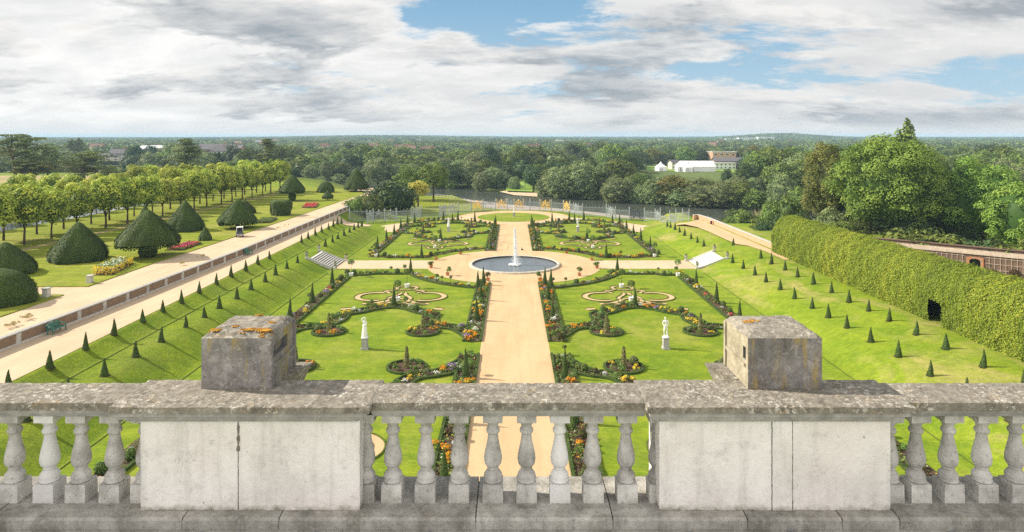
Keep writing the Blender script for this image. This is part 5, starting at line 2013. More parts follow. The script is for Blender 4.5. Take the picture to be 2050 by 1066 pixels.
m = MB()
ny, nu = 190, 34
ys = sorted([lerp(BY0, BY1, i / ny) for i in range(ny + 1)] + [DOOR[0], DOOR[1]])
us = sorted([seg[-1] * i / nu for i in range(nu + 1)] + [DOOR[2]])
vs = [(bower(u, y)[0], y, bower(u, y)[1]) for y in ys for u in us]
n = len(us)
fs = []
for j in range(len(ys) - 1):
    for i in range(n - 1):
        if ys[j] >= DOOR[0] - 1e-6 and ys[j + 1] <= DOOR[1] + 1e-6 and us[i + 1] <= DOOR[2] + 1e-6:
            continue
        fs.append((j * n + i, j * n + i + 1, (j + 1) * n + i + 1, (j + 1) * n + i))
m.add(vs, fs)
# far end, with its arched way in
g = np.random.default_rng(8)
m.obj('hedge_body', M_hornbody, r)
k = 80000
y = BY0 + (BY1 - BY0) * g.random(k) ** 0.9
u = g.random(k) * seg[-1] * .74
ub, yb = np.linspace(0, seg[-1], 160), np.linspace(BY0, BY1, 700)
iu = np.clip(np.searchsorted(ub, u), 0, 159)
iy = np.clip(np.searchsorted(yb, y), 0, 699)
T_ = np.array([[bower(a, b) for b in yb] for a in ub])
B = T_[iu, iy]
B = B + np.column_stack([g.normal(size=k) * .02, g.normal(size=k) * .02, np.zeros(k), np.zeros(k)])
keep = ~((y > DOOR[0] + .1) & (y < DOOR[1] - .1) & (u < DOOR[2] - .1))
out = np.abs(g.normal(size=k)) * .075
c = np.column_stack([B[:, 0] + B[:, 2] * out, y, B[:, 1] + B[:, 3] * out])[keep]
nr = np.column_stack([B[:, 2], np.zeros(k), B[:, 3]])[keep] + g.normal(size=(keep.sum(), 3)) * .42 + np.array([0, 0, .25])
drift = .12 * np.sin(y * .55 + .8) + .08 * np.sin(y * 1.7 + u * .4) + .10 * np.sin(y * .21) + .10 * np.sin(y * 5.3 + .5 * np.sin(u * 2)) + .07 * np.sin(y * 9.1 + u)
tint = (.5 + drift + g.normal(size=k) * .17)[keep]
m = MB()
m.leaves(c, nr, .068 * g.uniform(.6, 1.3, keep.sum()), g, tint)
kk = 1500
a = g.random(kk) * PI
rr = np.sqrt(g.uniform(.45, 1, kk))
ex = (BW0 + BW1) / 2 + 2.3 * rr * np.cos(a)
m.leaves(np.column_stack([ex, BY1 + .1 * g.normal(size=kk), BZ + 4.8 * rr * np.sin(a) ** .6]), g.normal(size=(kk, 3)) * .5 + np.array([0, 1, .2]), .14, g, .5 + g.normal(size=kk) * .2)
m.obj('leaf_cover', M_horn, r)

# ------------------------------------------------------------------ walls on the hedge side
r = thing('terrace_end_wall', 'low sunlit brick wall curving round the end of the hedge-side walk', 'wall')
line = [(32.9, 119.8), (33.9, 120.4), (34.5, 116), (34.6, 104), (34.7, 95), (34.8, 86.5)]
m = MB()
m.ribbon([(a, b, 1.5) for a, b in line], .3, 0, 1.22)
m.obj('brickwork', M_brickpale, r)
m = MB()
m.ribbon([(a, b, 2.722) for a, b in line], .42, 0, .08)
m.obj('coping', M_stone, r)
x, y, z = G(1417, 448, 2.0)
r = thing('litter_bin', 'small dark red bin standing against the low sunlit wall', 'bin', (34.0, 112.6, 2.03))
m = MB()
m.lathe([(.16, 0), (.19, .05), (.19, .55), (.21, .58)], (0, 0, 0), 12)
m.obj('drum', plain('dark_red_paint', (.12, .03, .025), .6), r)
m = MB()
m.lathe([(.22, .58), (.18, .66), (.05, .70)], (0, 0, 0), 12)
m.obj('lid', M_concrete, r)

r = thing('garden_wall', 'old red brick garden wall with an arched doorway behind the hornbeam tunnel', 'wall')
A, B_ = Vector((41.0, 72.5)), Vector((78.0, 40.5))
dirv = (B_ - A).normalized()
ang = math.atan2(dirv.y, dirv.x)
Lw = (B_ - A).length
# the doorway is seen at these two bearings
def along(px):
    best = 0
    for i in range(2000):
        t_ = Lw * i / 2000
        p = A + dirv * t_
        if proj(p.x, p.y, 4)[0] < px:
            best = t_
    return best
d0, d1 = along(1941), along(1964)
wallpos = lambda t_, off=0.0: (A.x + dirv.x * t_ - dirv.y * off, A.y + dirv.y * t_ + dirv.x * off)
m = MB()
for t0, t1, z0, z1 in ((0, d0 - .25, 1.5, 5.0), (d1 + .25, Lw, 1.5, 5.0), (d0 - .25, d1 + .25, 4.72, 5.0)):
    p, q = wallpos(t0), wallpos(t1)
    m.box(((p[0] + q[0]) / 2, (p[1] + q[1]) / 2, (z0 + z1) / 2), (t1 - t0, .4, z1 - z0), ang)
m.obj('brickwork', M_brickdark, r)
m = MB()
for t0, t1 in ((d0 - .25, d0), (d1, d1 + .25)):
    p, q = wallpos(t0, -.03), wallpos(t1, -.03)
    m.box(((p[0] + q[0]) / 2, (p[1] + q[1]) / 2, 3.1), (t1 - t0, .5, 3.2), ang)
nA = 12
for i in range(nA):
    a0, a1 = PI * i / nA, PI * (i + 1) / nA
    mid, hw = (d0 + d1) / 2, (d1 - d0) / 2
    tt0, tt1 = mid + hw * math.cos(a1), mid + hw * math.cos(a0)
    zb = 4.30 + .28 * math.sin((a0 + a1) / 2)
    p, q = wallpos(tt0, -.03), wallpos(tt1, -.03)
    m.box(((p[0] + q[0]) / 2, (p[1] + q[1]) / 2, (zb + 4.73) / 2), (tt1 - tt0 + .005, .5, 4.73 - zb), ang)
m.obj('door_surround', M_brickred, r)
m = MB()
p, q = wallpos(0), wallpos(Lw)
m.add([(*wallpos(0, -.32), 5.0), (*wallpos(Lw, -.32), 5.0), (*wallpos(Lw, .3), 5.0), (*wallpos(0, .3), 5.0), (*wallpos(0, .12), 5.42), (*wallpos(Lw, .12), 5.42)], [(0, 1, 5, 4), (1, 2, 5), (2, 3, 4, 5), (3, 0, 4), (0, 3, 2, 1)])
m.obj('coping', stone_mat('tile_coping', [(.20, .14, .10), (.32, .25, .18), (.44, .38, .30)], .7, .4, 9, .9, .5), r)
m = MB()
for k in range(int(Lw / .45)):
    t_ = k * .45
    if d0 - .4 < t_ < d1 + .4:
        continue
    m.box((*wallpos(t_, -.23), 3.6), (.05, .04, 2.7), ang)
for zz in (3.0, 3.6, 4.2, 4.8):
    for t0, t1 in ((0, d0 - .4), (d1 + .4, Lw)):
        p, q = wallpos(t0, -.24), wallpos(t1, -.24)
        m.box(((p[0] + q[0]) / 2, (p[1] + q[1]) / 2, zz), (t1 - t0, .03, .05), ang)
m.obj('trellis', plain('pinkish_trellis_paint', (.44, .33, .27), .8), r)
m = MB()
g = np.random.default_rng(3)
pf = [(*wallpos(t_, -.5), 3.2 + 1.0 * g.random(), .5) for t_ in np.linspace(d1 + 1.0, Lw - 2, 22)]
m.puffs(pf, 3000, .10, g, 0, 1, -.4, .7)
tag(m.obj('wall_climber', M_bronze), 'sparse brownish climber trained on the red brick wall past its doorway', 'climber')
r = thing('back_wall', 'dark brick wall running behind the red garden wall', 'wall')
m = MB()
p, q = wallpos(-6, 4.5), wallpos(Lw + 4, 4.5)
m.box(((p[0] + q[0]) / 2, (p[1] + q[1]) / 2, 3.3), (Lw + 10, .4, 3.6), ang)
m.obj('brickwork', M_brickdark, r)
m = MB()
m.box(((p[0] + q[0]) / 2, (p[1] + q[1]) / 2, 5.14), (Lw + 10, .6, .08), ang)
m.obj('coping', M_brickdark, r)
x, y = XD(1847, 92), 92
r = thing('parked_van', 'pale grey van half hidden by branches beyond the dark wall', 'van', (x, y, .45), .1, .82)
m = MB()
m.box((0, 0, 1.05), (4.6, 1.8, 1.5), 0, taper=.94)
m.obj('body', plain('pale_grey_car_paint', (.45, .50, .56), .3, 0, .5), r)
m = MB()
m.box((.2, 0, 2.05), (3.9, 1.7, .5), 0, taper=.88)
m.obj('roof', plain('pale_blue_car_paint', (.5, .56, .62), .3, 0, .5), r)
for sx in (-1.4, 1.4):
    for sy in (-.86, .86):
        m = MB()
        m.tube([(sx, sy - .1, .34), (sx, sy + .1, .34)], .34, 16)
        m.obj('wheel', M_black, r)

# ------------------------------------------------------------------ buggy, plinths
x, y, z = G(480, 474, 2.77)
r = thing('utility_buggy', 'small grey and white open buggy parked at the edge of the upper walk', 'buggy', (x, y, 2.765), math.radians(112))
m = MB()
m.box((0, 0, .38), (1.75, .86, .22))
m.box((.62, 0, .60), (.45, .84, .26), 0, taper=.85)
m.obj('chassis', M_grey, r)
m = MB()
m.box((-.52, 0, .62), (.62, .88, .30))
m.obj('load_bed', M_darkiron, r)
m = MB()
m.box((.08, 0, .60), (.4, .8, .22))
m.box((-.14, 0, .84), (.1, .8, .4))
m.obj('seat', M_black, r)
m = MB()
m.box((.08, 0, 1.36), (.95, .9, .06))
m.obj('canopy', M_white, r)
for a in (-.36, .5):
    for b in (-.4, .4):
        m = MB()
        m.tube([(a, b, .5), (a * .95, b, 1.35)], .028, 6)
        m.obj('canopy_post', M_white, r)
m = MB()
m.add([(.66, -.4, .74), (.66, .4, .74), (.5, .4, 1.3), (.5, -.4, 1.3)], [(0, 1, 2, 3)])
m.obj('windscreen', M_glass, r)
for a in (-.58, .58):
    for b in (-.42, .42):
        m = MB()
        m.tube([(a, b - .08, .23), (a, b + .08, .23)], .23, 14)
        m.obj('wheel', M_black, r)


def plinth(px, py, h, w, label):
    x, y, _ = G(px, py, 2.85)
    r = thing('stone_plinth', label, 'plinth', (x, y, 2.84))
    m = MB()
    m.box((0, 0, .05), (w * 1.25, w * 1.25, .1))
    m.box((0, 0, h / 2 + .02), (w, w, h - .16))
    m.obj('die', M_stone, r)
    m = MB()
    m.box((0, 0, h - .03), (w * 1.3, w * 1.3, .08))
    m.obj('cap', M_stone, r)
    return r


plinth(93, 594, .78, .46, 'stone plinth on the corner lawn by the huge near yew')
plinth(180, 566, .72, .42, 'stone plinth at the end of the white and yellow flower bed')
p = plinth(700, 375, 1.0, .5, 'pale stone pedestal at the far end of the park lawn')
m = MB()
m.lathe([(.12, 1.0), (.06, 1.1), (.24, 1.35), (.26, 1.6), (.1, 1.75)], (0, 0, 0), 12)
m.obj('urn', M_stone, p)
# ------------------------------------------------------------------ old clipped yews of the park lawn
def old_yew(px, py, d, hw, top, style, label, z=2.84, seed=1, base=None):
    """d metres away; hw half width and top row measured in the photograph"""
    x = XD(px, d)
    h = ZD(top, d) - z
    R = hw / F * d
    r = thing('clipped_yew', label, 'yew', (x, d, z), 0, 1, 'old clipped yews on the park lawn')
    rg = random.Random(seed)
    g = np.random.default_rng(seed)
    if style in ('cone', 'small'):
        pr = [(.93, 0), (1.0, .06), (.995, .16), (.93, .28), (.80, .42), (.62, .57), (.44, .72), (.29, .85), (.17, .94), (.05, 1.0)]
        z0, zb = 0.0, 0.0
    elif style == 'dome':
        pr = [(.96, 0), (1.0, .1), (.97, .28), (.88, .48), (.72, .66), (.52, .82), (.30, .93), (.08, 1.0)]
        z0 = 0
    elif style == 'block':
        pr = [(.80, 0), (.86, .1), (.95, .4), (1.0, .7), (.96, .88), (.75, .97), (.3, 1.0)]
        z0 = 0
    else:
        pr = [(.55, .0), (.90, .0), (1.0, .03), (.97, .12), (.84, .28), (.66, .46), (.48, .64), (.32, .80), (.20, .91), (.06, 1.0)]
        z0 = base * h
    H_ = h - z0
    m = MB()
    lob = lambda a, t: 1 + (.05 if style != 'block' else .09) * math.sin(5 * a + seed + 3 * t) + .03 * math.sin(11 * a - 5 * t + seed)
    n = 40
    pr2 = []
    for (r0, z_0), (r1, z_1) in zip(pr[:-1], pr[1:]):
        for k in range(2):
            pr2.append((lerp(r0, r1, k / 2), lerp(z_0, z_1, k / 2)))
    pr2.append(pr[-1])
    vs = []
    for rr, zz in pr2:
        for i in range(n):
            a = 2 * PI * i / n
            k = R * rr * lob(a, zz) * .965
            vs.append((k * math.cos(a), k * math.sin(a), z0 + zz * H_))
    fs = [(j * n + i, j * n + (i + 1) % n, (j + 1) * n + (i + 1) % n, (j + 1) * n + i) for j in range(len(pr2) - 1) for i in range(n)] + [tuple(range(n))[::-1], tuple(range((len(pr2) - 1) * n, len(pr2) * n))]
    m.add(vs, fs, .5, 0, True)
    k = int(2600 + 1100 * R * h)
    t = g.random(k)
    t = t * .96 + .02
    tz = 1 - np.sqrt(1 - t)
    zz = np.array([p[1] for p in pr2])
    rr = np.array([p[0] for p in pr2])
    rad = np.interp(tz, zz, rr)
    a = g.random(k) * 2 * PI
    lobv = 1 + (.05 if style != 'block' else .09) * np.sin(5 * a + seed + 3 * tz) + .03 * np.sin(11 * a - 5 * tz + seed)
    rad = rad * R * lobv * g.uniform(.965, 1.025, k)
    c = np.column_stack([rad * np.cos(a), rad * np.sin(a), z0 + tz * H_])
    nr = np.column_stack([np.cos(a), np.sin(a), np.full(k, .6)]) + g.normal(size=(k, 3)) * .32
    # some trees carry paler new growth towards the top
    m.leaves(c, nr, .065 * g.uniform(.5, 1.2, k), g, .45 + .1 * np.sin(3 * a + 8 * tz) + g.normal(size=k) * .12, 1)
    if style in ('umbrella', 'mushroom', 'bulb'):
        # ragged hanging skirt
        k2 = int(260 * R)
        a = g.random(k2) * 2 * PI
        q = np.sqrt(g.uniform(.35, 1.0, k2))
        c = np.column_stack([R * q * np.cos(a), R * q * np.sin(a), z0 - .05 - g.random(k2) * .35])
        m.leaves(c, g.normal(size=(k2, 3)) + np.array([0, 0, -.3]), .15, g, .35 + g.normal(size=k2) * .15, 1)
    m.obj('crown', [M_oldyewbody, M_oldyew], r)
    if base:
        m = MB()
        m.tube([(0, 0, 0), (.04, 0, z0 * .6), (0, .02, z0 + .3 * H_)], [.30 * min(1, R / 2.5), .24 * min(1, R / 2.5), .18], 8)
        m.obj('trunk', M_bark, r)
        if style == 'bulb':
            m = MB()
            rb = R * .30
            hb = z0 * 1.02
            m.lathe([(rb * .8, 0), (rb, hb * .3), (rb * .95, hb * .6), (rb * .6, hb * .95)], (0, 0, 0), 16, .4, 0, True, True, .03, rg)
            ball_leaves(m, (0, 0, hb * .45), rb * 1.02, 500, .09, seed, 1, hb / rb * .5)
            m.obj('clipped_base', [M_oldyewbody, M_oldyew], r)
    return r


old_yew(2, 0, 56.0, 62, 538, 'dome', 'huge dome-shaped yew at the corner lawn, cut by the picture edge', seed=1)
old_yew(10, 0, 68.0, 54, 485, 'cone', 'large dark conical yew just behind the huge corner dome', seed=2)
old_yew(157, 0, 75.5, 51, 445, 'cone', 'broad dark conical yew with rounded shoulders, above the white flower bed', seed=3)
old_yew(296, 0, 77.5, 58, 421, 'bulb', 'umbrella yew with a separate clipped ball at its foot', seed=4, base=.30)
old_yew(291, 0, 96, 20, 411, 'cone', 'narrow yew whose tip shows behind the umbrella yew with the ball', seed=5)
old_yew(371, 0, 99.5, 34, 403, 'cone', 'steep-sided dark conical yew between the umbrella yew and the trunked one', seed=6)
old_yew(411, 0, 90.0, 12, 454, 'small', 'little conical yew, smallest on the lawn, by the red flower bed', seed=7)
old_yew(476, 0, 102, 37, 399, 'umbrella', 'umbrella yew on a bare trunk behind the buggy', seed=8, base=.22)
old_yew(489, 0, 122, 21, 400, 'cone', 'conical yew almost covered by the umbrella yew behind the buggy', seed=18)
old_yew(563, 0, 119, 21, 400, 'block', 'squat square-topped dark yew by the green flower bed', seed=9)
old_yew(585, 0, 146, 25, 350, 'bulb', 'tall umbrella yew on a stout clipped base at the end of the lime avenue', seed=10, base=.36)
old_yew(652, 0, 168, 16.5, 362, 'dome', 'small smooth dome yew far down the lawn', seed=11)
old_yew(656, 0, 147, 11, 382, 'mushroom', 'small mushroom-shaped yew beyond the far red bed', seed=12, base=.35)
old_yew(713, 0, 171, 24, 337, 'umbrella', 'dark spreading yew at the far turn of the upper walk', seed=13, base=.14)


# flower beds in the park lawn
def lawn_bed(pxs, label, mats, seed, dens=120, z=2.845, h=.3):
    p = [G(a, b, z) for a, b in pxs]
    r = thing('lawn_flower_bed', label, 'flower bed')
    m = MB()
    m.prism([q[:2] for q in p], z - .02, z + .05)
    m.obj('soil', M_soil, r)
    g = np.random.default_rng(seed)
    a, b, c, d = [np.array(q[:2]) for q in p]
    area = abs(np.cross(b - a, d - a))
    k = int(area * dens)
    u, v = g.random(k)[:, None], g.random(k)[:, None]
    q = (a * (1 - u) + b * u) * (1 - v) + (d * (1 - u) + c * u) * v
    zz = z + .06 + h * g.random(k)
    cc = np.column_stack([q, zz])
    band = np.minimum(np.minimum(u, 1 - u), np.minimum(v, 1 - v))[:, 0]
    for i, (mat, lo, hi, share) in enumerate(mats):
        s = (band >= lo) & (band < hi) & (g.random(k) < share)
        if s.any():
            m = MB()
            m.leaves(cc[s] + np.array([0, 0, .03 * i]), g.normal(size=(s.sum(), 3)) * .6 + np.array([0, 0, 1]), .11 * g.uniform(.6, 1.2, s.sum()), g, .5 + g.normal(size=s.sum()) * .2)
            m.obj('planting', mat, r)


lawn_bed([(180, 552), (226, 551), (268, 528), (236, 525)], 'long flower bed of tall white plants edged in yellow', [(M_yellow, 0, .13, .8), (M_shrub, .10, 1, .9), (M_whitefl, .13, 1, .45)], 1, 150, h=.75)
lawn_bed([(330, 502), (366, 502), (406, 488), (380, 487)], 'bright red and pink flower bed at the edge of the upper walk', [(M_shrub, 0, 1, .4), (M_pink, .08, 1, .95), (M_purple, .3, 1, .25)], 2, 170)
lawn_bed([(603, 417), (632, 417), (639, 409), (614, 409)], 'small far bed of red flowers beyond the square-topped yew', [(M_shrub, 0, 1, .3), (M_pink, .05, 1, .95)], 3, 120)
lawn_bed([(512, 448), (542, 447), (555, 439), (526, 440)], 'low yellow-green planted bed in front of the square-topped yew', [(M_shrub, 0, 1, .8), (M_olive, 0, 1, .5)], 4, 120, h=.4)


# ------------------------------------------------------------------ tree makers
def trunk_mb(h, r, seed, limbs=5, spread=2.0, lean=.2, top=None):
    rg = random.Random(seed)
    m = MB()
    p = [(0, 0, -.2), (rg.uniform(-lean, lean) * .3, rg.uniform(-lean, lean) * .3, h * .4), (rg.uniform(-lean, lean), rg.uniform(-lean, lean), h)]
    m.tube([(0, 0, -.2), (0, 0, .15)] + p[1:], [r * 1.45, r * 1.05, r * .85, r * .6], 8)
    for i in range(limbs):
        a = 2 * PI * i / limbs + rg.uniform(-.4, .4)
        z0 = h * rg.uniform(.62, 1.0)
        L = spread * rg.uniform(.7, 1.1)
        up = (top or h * 1.6) - z0
        m.tube([(p[2][0] * z0 / h, p[2][1] * z0 / h, z0), (L * .45 * math.cos(a), L * .45 * math.sin(a), z0 + up * .35), (L * math.cos(a), L * math.sin(a), z0 + up * rg.uniform(.5, .8))], [r * .5, r * .32, r * .12], 5)
    return m


def dome_puffs(rx, rz, cz, k, pr, seed, low=-.35, inner=.25):
    rg = np.random.default_rng(seed)
    out = []
    i = 0
    while len(out) < k:
        i += 1
        z = 1 - 2 * ((i * .7548776662) % 1)
        if z < low:
            continue
        a = i * 2 * PI * .5698402910 + rg.normal() * .15
        q = math.sqrt(max(0, 1 - z * z))
        s = rg.uniform(.62, .92)
        out.append((rx * s * q * math.cos(a), rx * s * q * math.sin(a), cz + rz * s * z, pr * rg.uniform(.7, 1.25)))
    for _ in range(int(k * inner)):
        a, q = rg.random() * 2 * PI, rg.random() * .5
        out.append((rx * q * math.cos(a), rx * q * math.sin(a), cz + rz * rg.uniform(-.2, .5), pr * 1.1))
    return out


def core(c, rx, rz, cz, low=-.9, n=12):
    rg = random.Random(int(rx * 100 + rz * 10))
    pr = []
    for i in range(7):
        z = lerp(low, .98, i / 6)
        pr.append((max(.05, rx * math.sqrt(max(0, 1 - z * z))), cz + rz * z))
    c.lathe(pr, (0, 0, 0), n, .0, 0, True, True, .10, rg)
    return c


def tree_kind(name, crown, trunk, leafm, barkm=None, single=False):
    if single:
        m = crown
        if trunk is not None:
            for i in range(len(trunk.v)):
                m.add(trunk.v[i], [], .5) if False else None
            k0 = m.n
            for v, l, s, t_, mi, sm in zip(trunk.v, trunk.l, trunk.s, trunk.t, trunk.m, trunk.sm):
                m.v.append(v)
                m.l.append(l + k0)
                m.s.append(s)
                m.t.append(t_)
                m.m.append(mi + 1)
                m.sm.append(sm)
            m.n += trunk.n
        return Kind(m.obj(name, [leafm, barkm or M_bark]))
    r = empty(name)
    crown.obj('crown', leafm, r)
    trunk.obj('trunk', barkm or M_bark, r)
    return Kind(r)


# limes of the avenue: clear stem, upright oval crown
def lime(seed):
    c = MB()
    pf = dome_puffs(2.6, 2.9, 4.75, 46, .86, seed, -.85, .2)
    core(c, 1.85, 2.2, 4.7)
    c.puffs(pf, 5600, .17, np.random.default_rng(seed), 0, .85, -.3, .38, .19, .20)
    return tree_kind('lime_tree', c, trunk_mb(2.6, .17, seed, 5, 1.5, .1, 6.0), M_lime)


K_lime = [lime(s) for s in (1, 2, 3, 4)]
i = 0
for row, (xa, xb, y0, y1, dz, n) in enumerate(((-65.0, -60.6, 75.5, 170, 0, 19), (-70.4, -65.2, 79, 172, 0, 18), (-86.5, -79, 88, 178, 0, 16))):
    for k in range(n):
        t_ = k / (n - 1)
        x, y = lerp(xa, xb, t_) + rnd.uniform(-.35, .35), lerp(y0, y1, t_) + rnd.uniform(-.4, .4)
        s = rnd.uniform(.86, 1.12)
        rnd.choice(K_lime).place((x, y, 2.8), rnd.uniform(0, 6), (s * .92, s * .92, s), f'sunlit lime tree, {ORD[k]} from the palace in the {["row nearer the yews", "middle row", "row beyond the canal"][row]} of the avenue', 'tree', 'lime trees of the avenue')


# cedars: flat plates on long limbs
def cedar(seed, h, R, n, stems=1, crown_base=.3, peak=.25):
    rg = random.Random(seed)
    g = np.random.default_rng(seed)
    t_ = MB()
    pf, tops = [], []
    for s in range(stems):
        ox = (s - (stems - 1) / 2) * R * .45
        t_.tube([(ox * .3, 0, -.3), (ox * .6, 0, h * .3), (ox, 0, h * .62), (ox * 1.1, 0, h * .95)], [.55, .42, .30, .10], 8)
    for i in range(n):
        f = i / (n - 1)
        z = h * lerp(crown_base, .98, f ** .85)
        s = rg.randrange(stems)
        ox = (s - (stems - 1) / 2) * R * .45 * min(1, z / (h * .62))
        reach = R * (1.0 - (1 - peak) * f ** 1.6) * rg.uniform(.55, 1.0)
        a = rg.uniform(0, 2 * PI)
        e = (ox + reach * math.cos(a), reach * math.sin(a), z + rg.uniform(-.3, .6))
        t_.tube([(ox, 0, z - h * .07), (lerp(ox, e[0], .5), e[1] * .5, z - .1), e], [.17, .11, .04], 5)
        for q in range(3):
            w = lerp(.3, 1.0, q / 2)
            pf.append((lerp(ox, e[0], w) + rg.uniform(-.5, .5), e[1] * w + rg.uniform(-.5, .5), z + rg.uniform(-.1, .4), R * rg.uniform(.16, .26)))
    c = MB()
    c.puffs(pf, 9000, .22, g, 0, .24, .0, .28, .15, .16)
    r = empty('cedar_tree')
    c.obj('crown', M_cedar, r)
    t_.obj('trunk', M_redbark, r)
    return r


def put_tree(o, px, d, z, label, cat='tree', rz=0.0, sc=1.0, group=None):
    o.location = (XD(px, d), d, z)
    o.rotation_euler = (0, 0, rz)
    o.scale = sc if hasattr(sc, '__len__') else (sc,) * 3
    return tag(o, label, cat, group)


put_tree(cedar(3, 15.0, 9.3, 30, 2, .42, .45), 38, 196, 2.75, 'great spreading cedar with reddish stems at the edge of the dry meadow')
put_tree(cedar(5, 7.6, 6.2, 24, 2, .45, .5), 62, 192, 2.75, 'lower leaning cedar beside the great cedar on the dry meadow')
put_tree(cedar(4, 9.5, 9.2, 40, 1, .22, .65), 168, 208, 2.6, 'flat-topped layered cedar above the start of the lime avenue')
put_tree(cedar(6, 14.2, 8.2, 44, 1, .15, .12), 372, 232, 2.2, 'pointed layered cedar standing behind the middle of the lime avenue')
put_tree(cedar(7, 15.5, 7.4, 40, 1, .1, .12), 536, 262, 0.5, 'dark pointed cedar above the far end of the lime avenue')


# broad crowns ------------------------------------------------------
def broad(seed, mat, rx=5.0, rz=5.0, cz=6.0, k=44, pr=1.5, nl=3600, size=.30, low=-.6, name='broadleaf_tree', single=True, squash=.8, th=3.5, tr=.35):
    c = MB()
    c.puffs(dome_puffs(rx, rz, cz, k, pr, seed, low), nl, size * .9, np.random.default_rng(seed), 0, squash, -.25, .34, .15, .20)
    core(c, rx * .74, rz * .76, cz, max(-.95, low))
    return tree_kind(name, c, trunk_mb(th, tr, seed, 5, rx * .5, .3, cz + rz * .4), mat, None, single)


# unit trees are about 10 m wide and 11 m high
K_broad = [broad(s, M_broad, 5, 5.4, 5.3, 70, 1.35, 5200, .30, -.95) for s in (61, 62, 63, 64)]
K_dark = [broad(s, M_dark, 5, 5.4, 5.3, 70, 1.35, 5200, .30, -.95) for s in (65, 66)]
K_willow = [broad(s, M_willow, 5, 5.6, 5.0, 90, 1.15, 6500, .26, -.98, 'willow_tree') for s in (67, 68, 69)]
K_bushk = [broad(s, M_broad, 3, 2.3, 1.9, 30, .9, 2200, .2, -.8, 'large_shrub', True, .8, .8, .1) for s in (71, 72)]
K_bushd = [broad(s, M_dark, 3, 2.3, 1.9, 30, .9, 2200, .2, -.8, 'large_shrub', True, .8, .8, .1) for s in (73,)]
K_brown = [broad(75, M_brown, 5, 5.4, 5.3, 70, 1.35, 5200, .30, -.95)]


def poplar(seed, mat, name='poplar_tree'):
    c = MB()
    g = np.random.default_rng(seed)
    pf = [(g.normal() * .55 * w, g.normal() * .55 * w, z, .75 * w + .2) for z in np.linspace(1.5, 13.2, 34) for w in [math.sin(min(1, (14 - z) / 5) * PI / 2) * (.65 + .35 * min(1, z / 4))]]
    c.puffs(pf, 2600, .26, g, 0, 1.1, -.6, .6)
    return tree_kind(name, c, trunk_mb(6, .2, seed, 3, .6, .1, 12), mat, None, True)


K_pop = [poplar(81, M_broad), poplar(82, M_willow)]


def size_px(K, px, base, hw, top, label, d, z, cat='tree', group=None, unit=(5.0, 11.0)):
    """one tree d metres off; width and height taken from the photograph"""
    R = hw / F * d
    h = ZD(top, d) - z
    return rnd.choice(K).place((XD(px, d), d, z), rnd.uniform(0, 6), (R / unit[0], R / unit[0], h / unit[1]), label, cat, group)


# big trees on the hedge side, built with far more leaf than the rest
def big_tree(name, px, d, z, R, h, mat, seed, k, nl, size, label, cb=.02, sq=.8, trunk=True, low=-.97):
    r = empty(name)
    c = MB()
    cz = h * (.5 + cb / 2)
    c.puffs(dome_puffs(R * .95, h * (.5 - cb / 2) * .95, cz, int(k * .62), R * .185, seed, low, .25), nl, size * .8, np.random.default_rng(seed), 0, sq, -.15, .30, .15, .20)
    core(c, R * .72, h * (.5 - cb / 2) * .74, cz, max(-.95, low))
    c.obj('crown', mat, r)
    trunk_mb(h * .36, R * .075, seed, 8, R * .62, .5, h * .8).obj('trunk', M_redbark if trunk else M_bark, r)
    return put_tree(r, px, d, z, label)


big_tree('horse_chestnut', 1779, 103, 1.2, 9.3, 16.4, M_chest, 91, 330, 80000, .20, 'great bright green domed tree towering behind the hornbeam tunnel')
big_tree('turning_beech', 1661, 116, 0.8, 5.3, 15.3, M_brown, 92, 180, 32000, .19, 'tall olive-brown drooping tree close beside the great domed tree', 0, 1.5)
big_tree('broadleaf_tree', 1962, 99, .5, 7.4, 13.4, M_chest, 93, 180, 36000, .19, 'mid green bushy tree behind the red garden wall, next to the great domed tree')
big_tree('broadleaf_tree', 2055, 88, .8, 5.8, 10.6, M_chest, 94, 120, 20000, .19, 'bright bushy tree at the picture edge behind the garden wall')
big_tree('broadleaf_tree', 1895, 112, .2, 5.4, 12.0, M_dark, 95, 90, 11000, .25, 'dark tree in the shade of the great domed tree')
kp = poplar(83, M_broad)
kp.used, o = True, kp.p
put_tree(o, 1797, 158, 0, 'slightly shorter of the two thin poplars rising above the great domed tree', 'tree', 0, (1.25, 1.25, 1.40))
kp = poplar(84, M_broad)
kp.used, o = True, kp.p
put_tree(o, 1818, 157, 0, 'taller of the two thin poplars rising above the great domed tree', 'tree', 1, (1.5, 1.5, 1.58))
for px, d, z, hw, top, K, lb in ((1478, 117, -1.0, 31, 421, K_bushk, 'round glossy green bush leaning over the low sunlit wall'), (1518, 108, -.6, 22, 441, K_bushk, 'round bush between the low sunlit wall and the hornbeam tunnel end'),
                                 (1545, 112, -.6, 26, 404, K_bushk, 'loose shrub behind the end of the hornbeam tunnel'), (1580, 120, -.8, 28, 395, K_bushk, 'shrub under the olive-brown drooping tree')):
    size_px(K, px, 0, hw, top, lb, d, z, 'shrub', None, (3.0, 4.2))
for px, d, hw, top, K, lb in ((1456, 126, 18, 434, K_bushd, 'dark low shrub beyond the low sunlit wall, on the river side of the round bush'), (1500, 116, 24, 432, K_bushd, 'dark shrub filling the gap behind the round bush'), (1532, 106, 24, 440, K_bushd, 'dark shrub against the end of the hornbeam tunnel'),
                              (1540, 122, 26, 420, K_bushk, 'green shrub behind the end of the hornbeam tunnel, by the bare shoots'), (1508, 128, 22, 425, K_bushk, 'green shrub at the foot of the bare tan shoots'), (1565, 104, 26, 430, K_bushd, 'dark shrub pressed against the back of the hornbeam tunnel')):
    size_px(K, px, 0, hw, top, lb, d, -1.2, 'shrub', None, (3.0, 4.2))
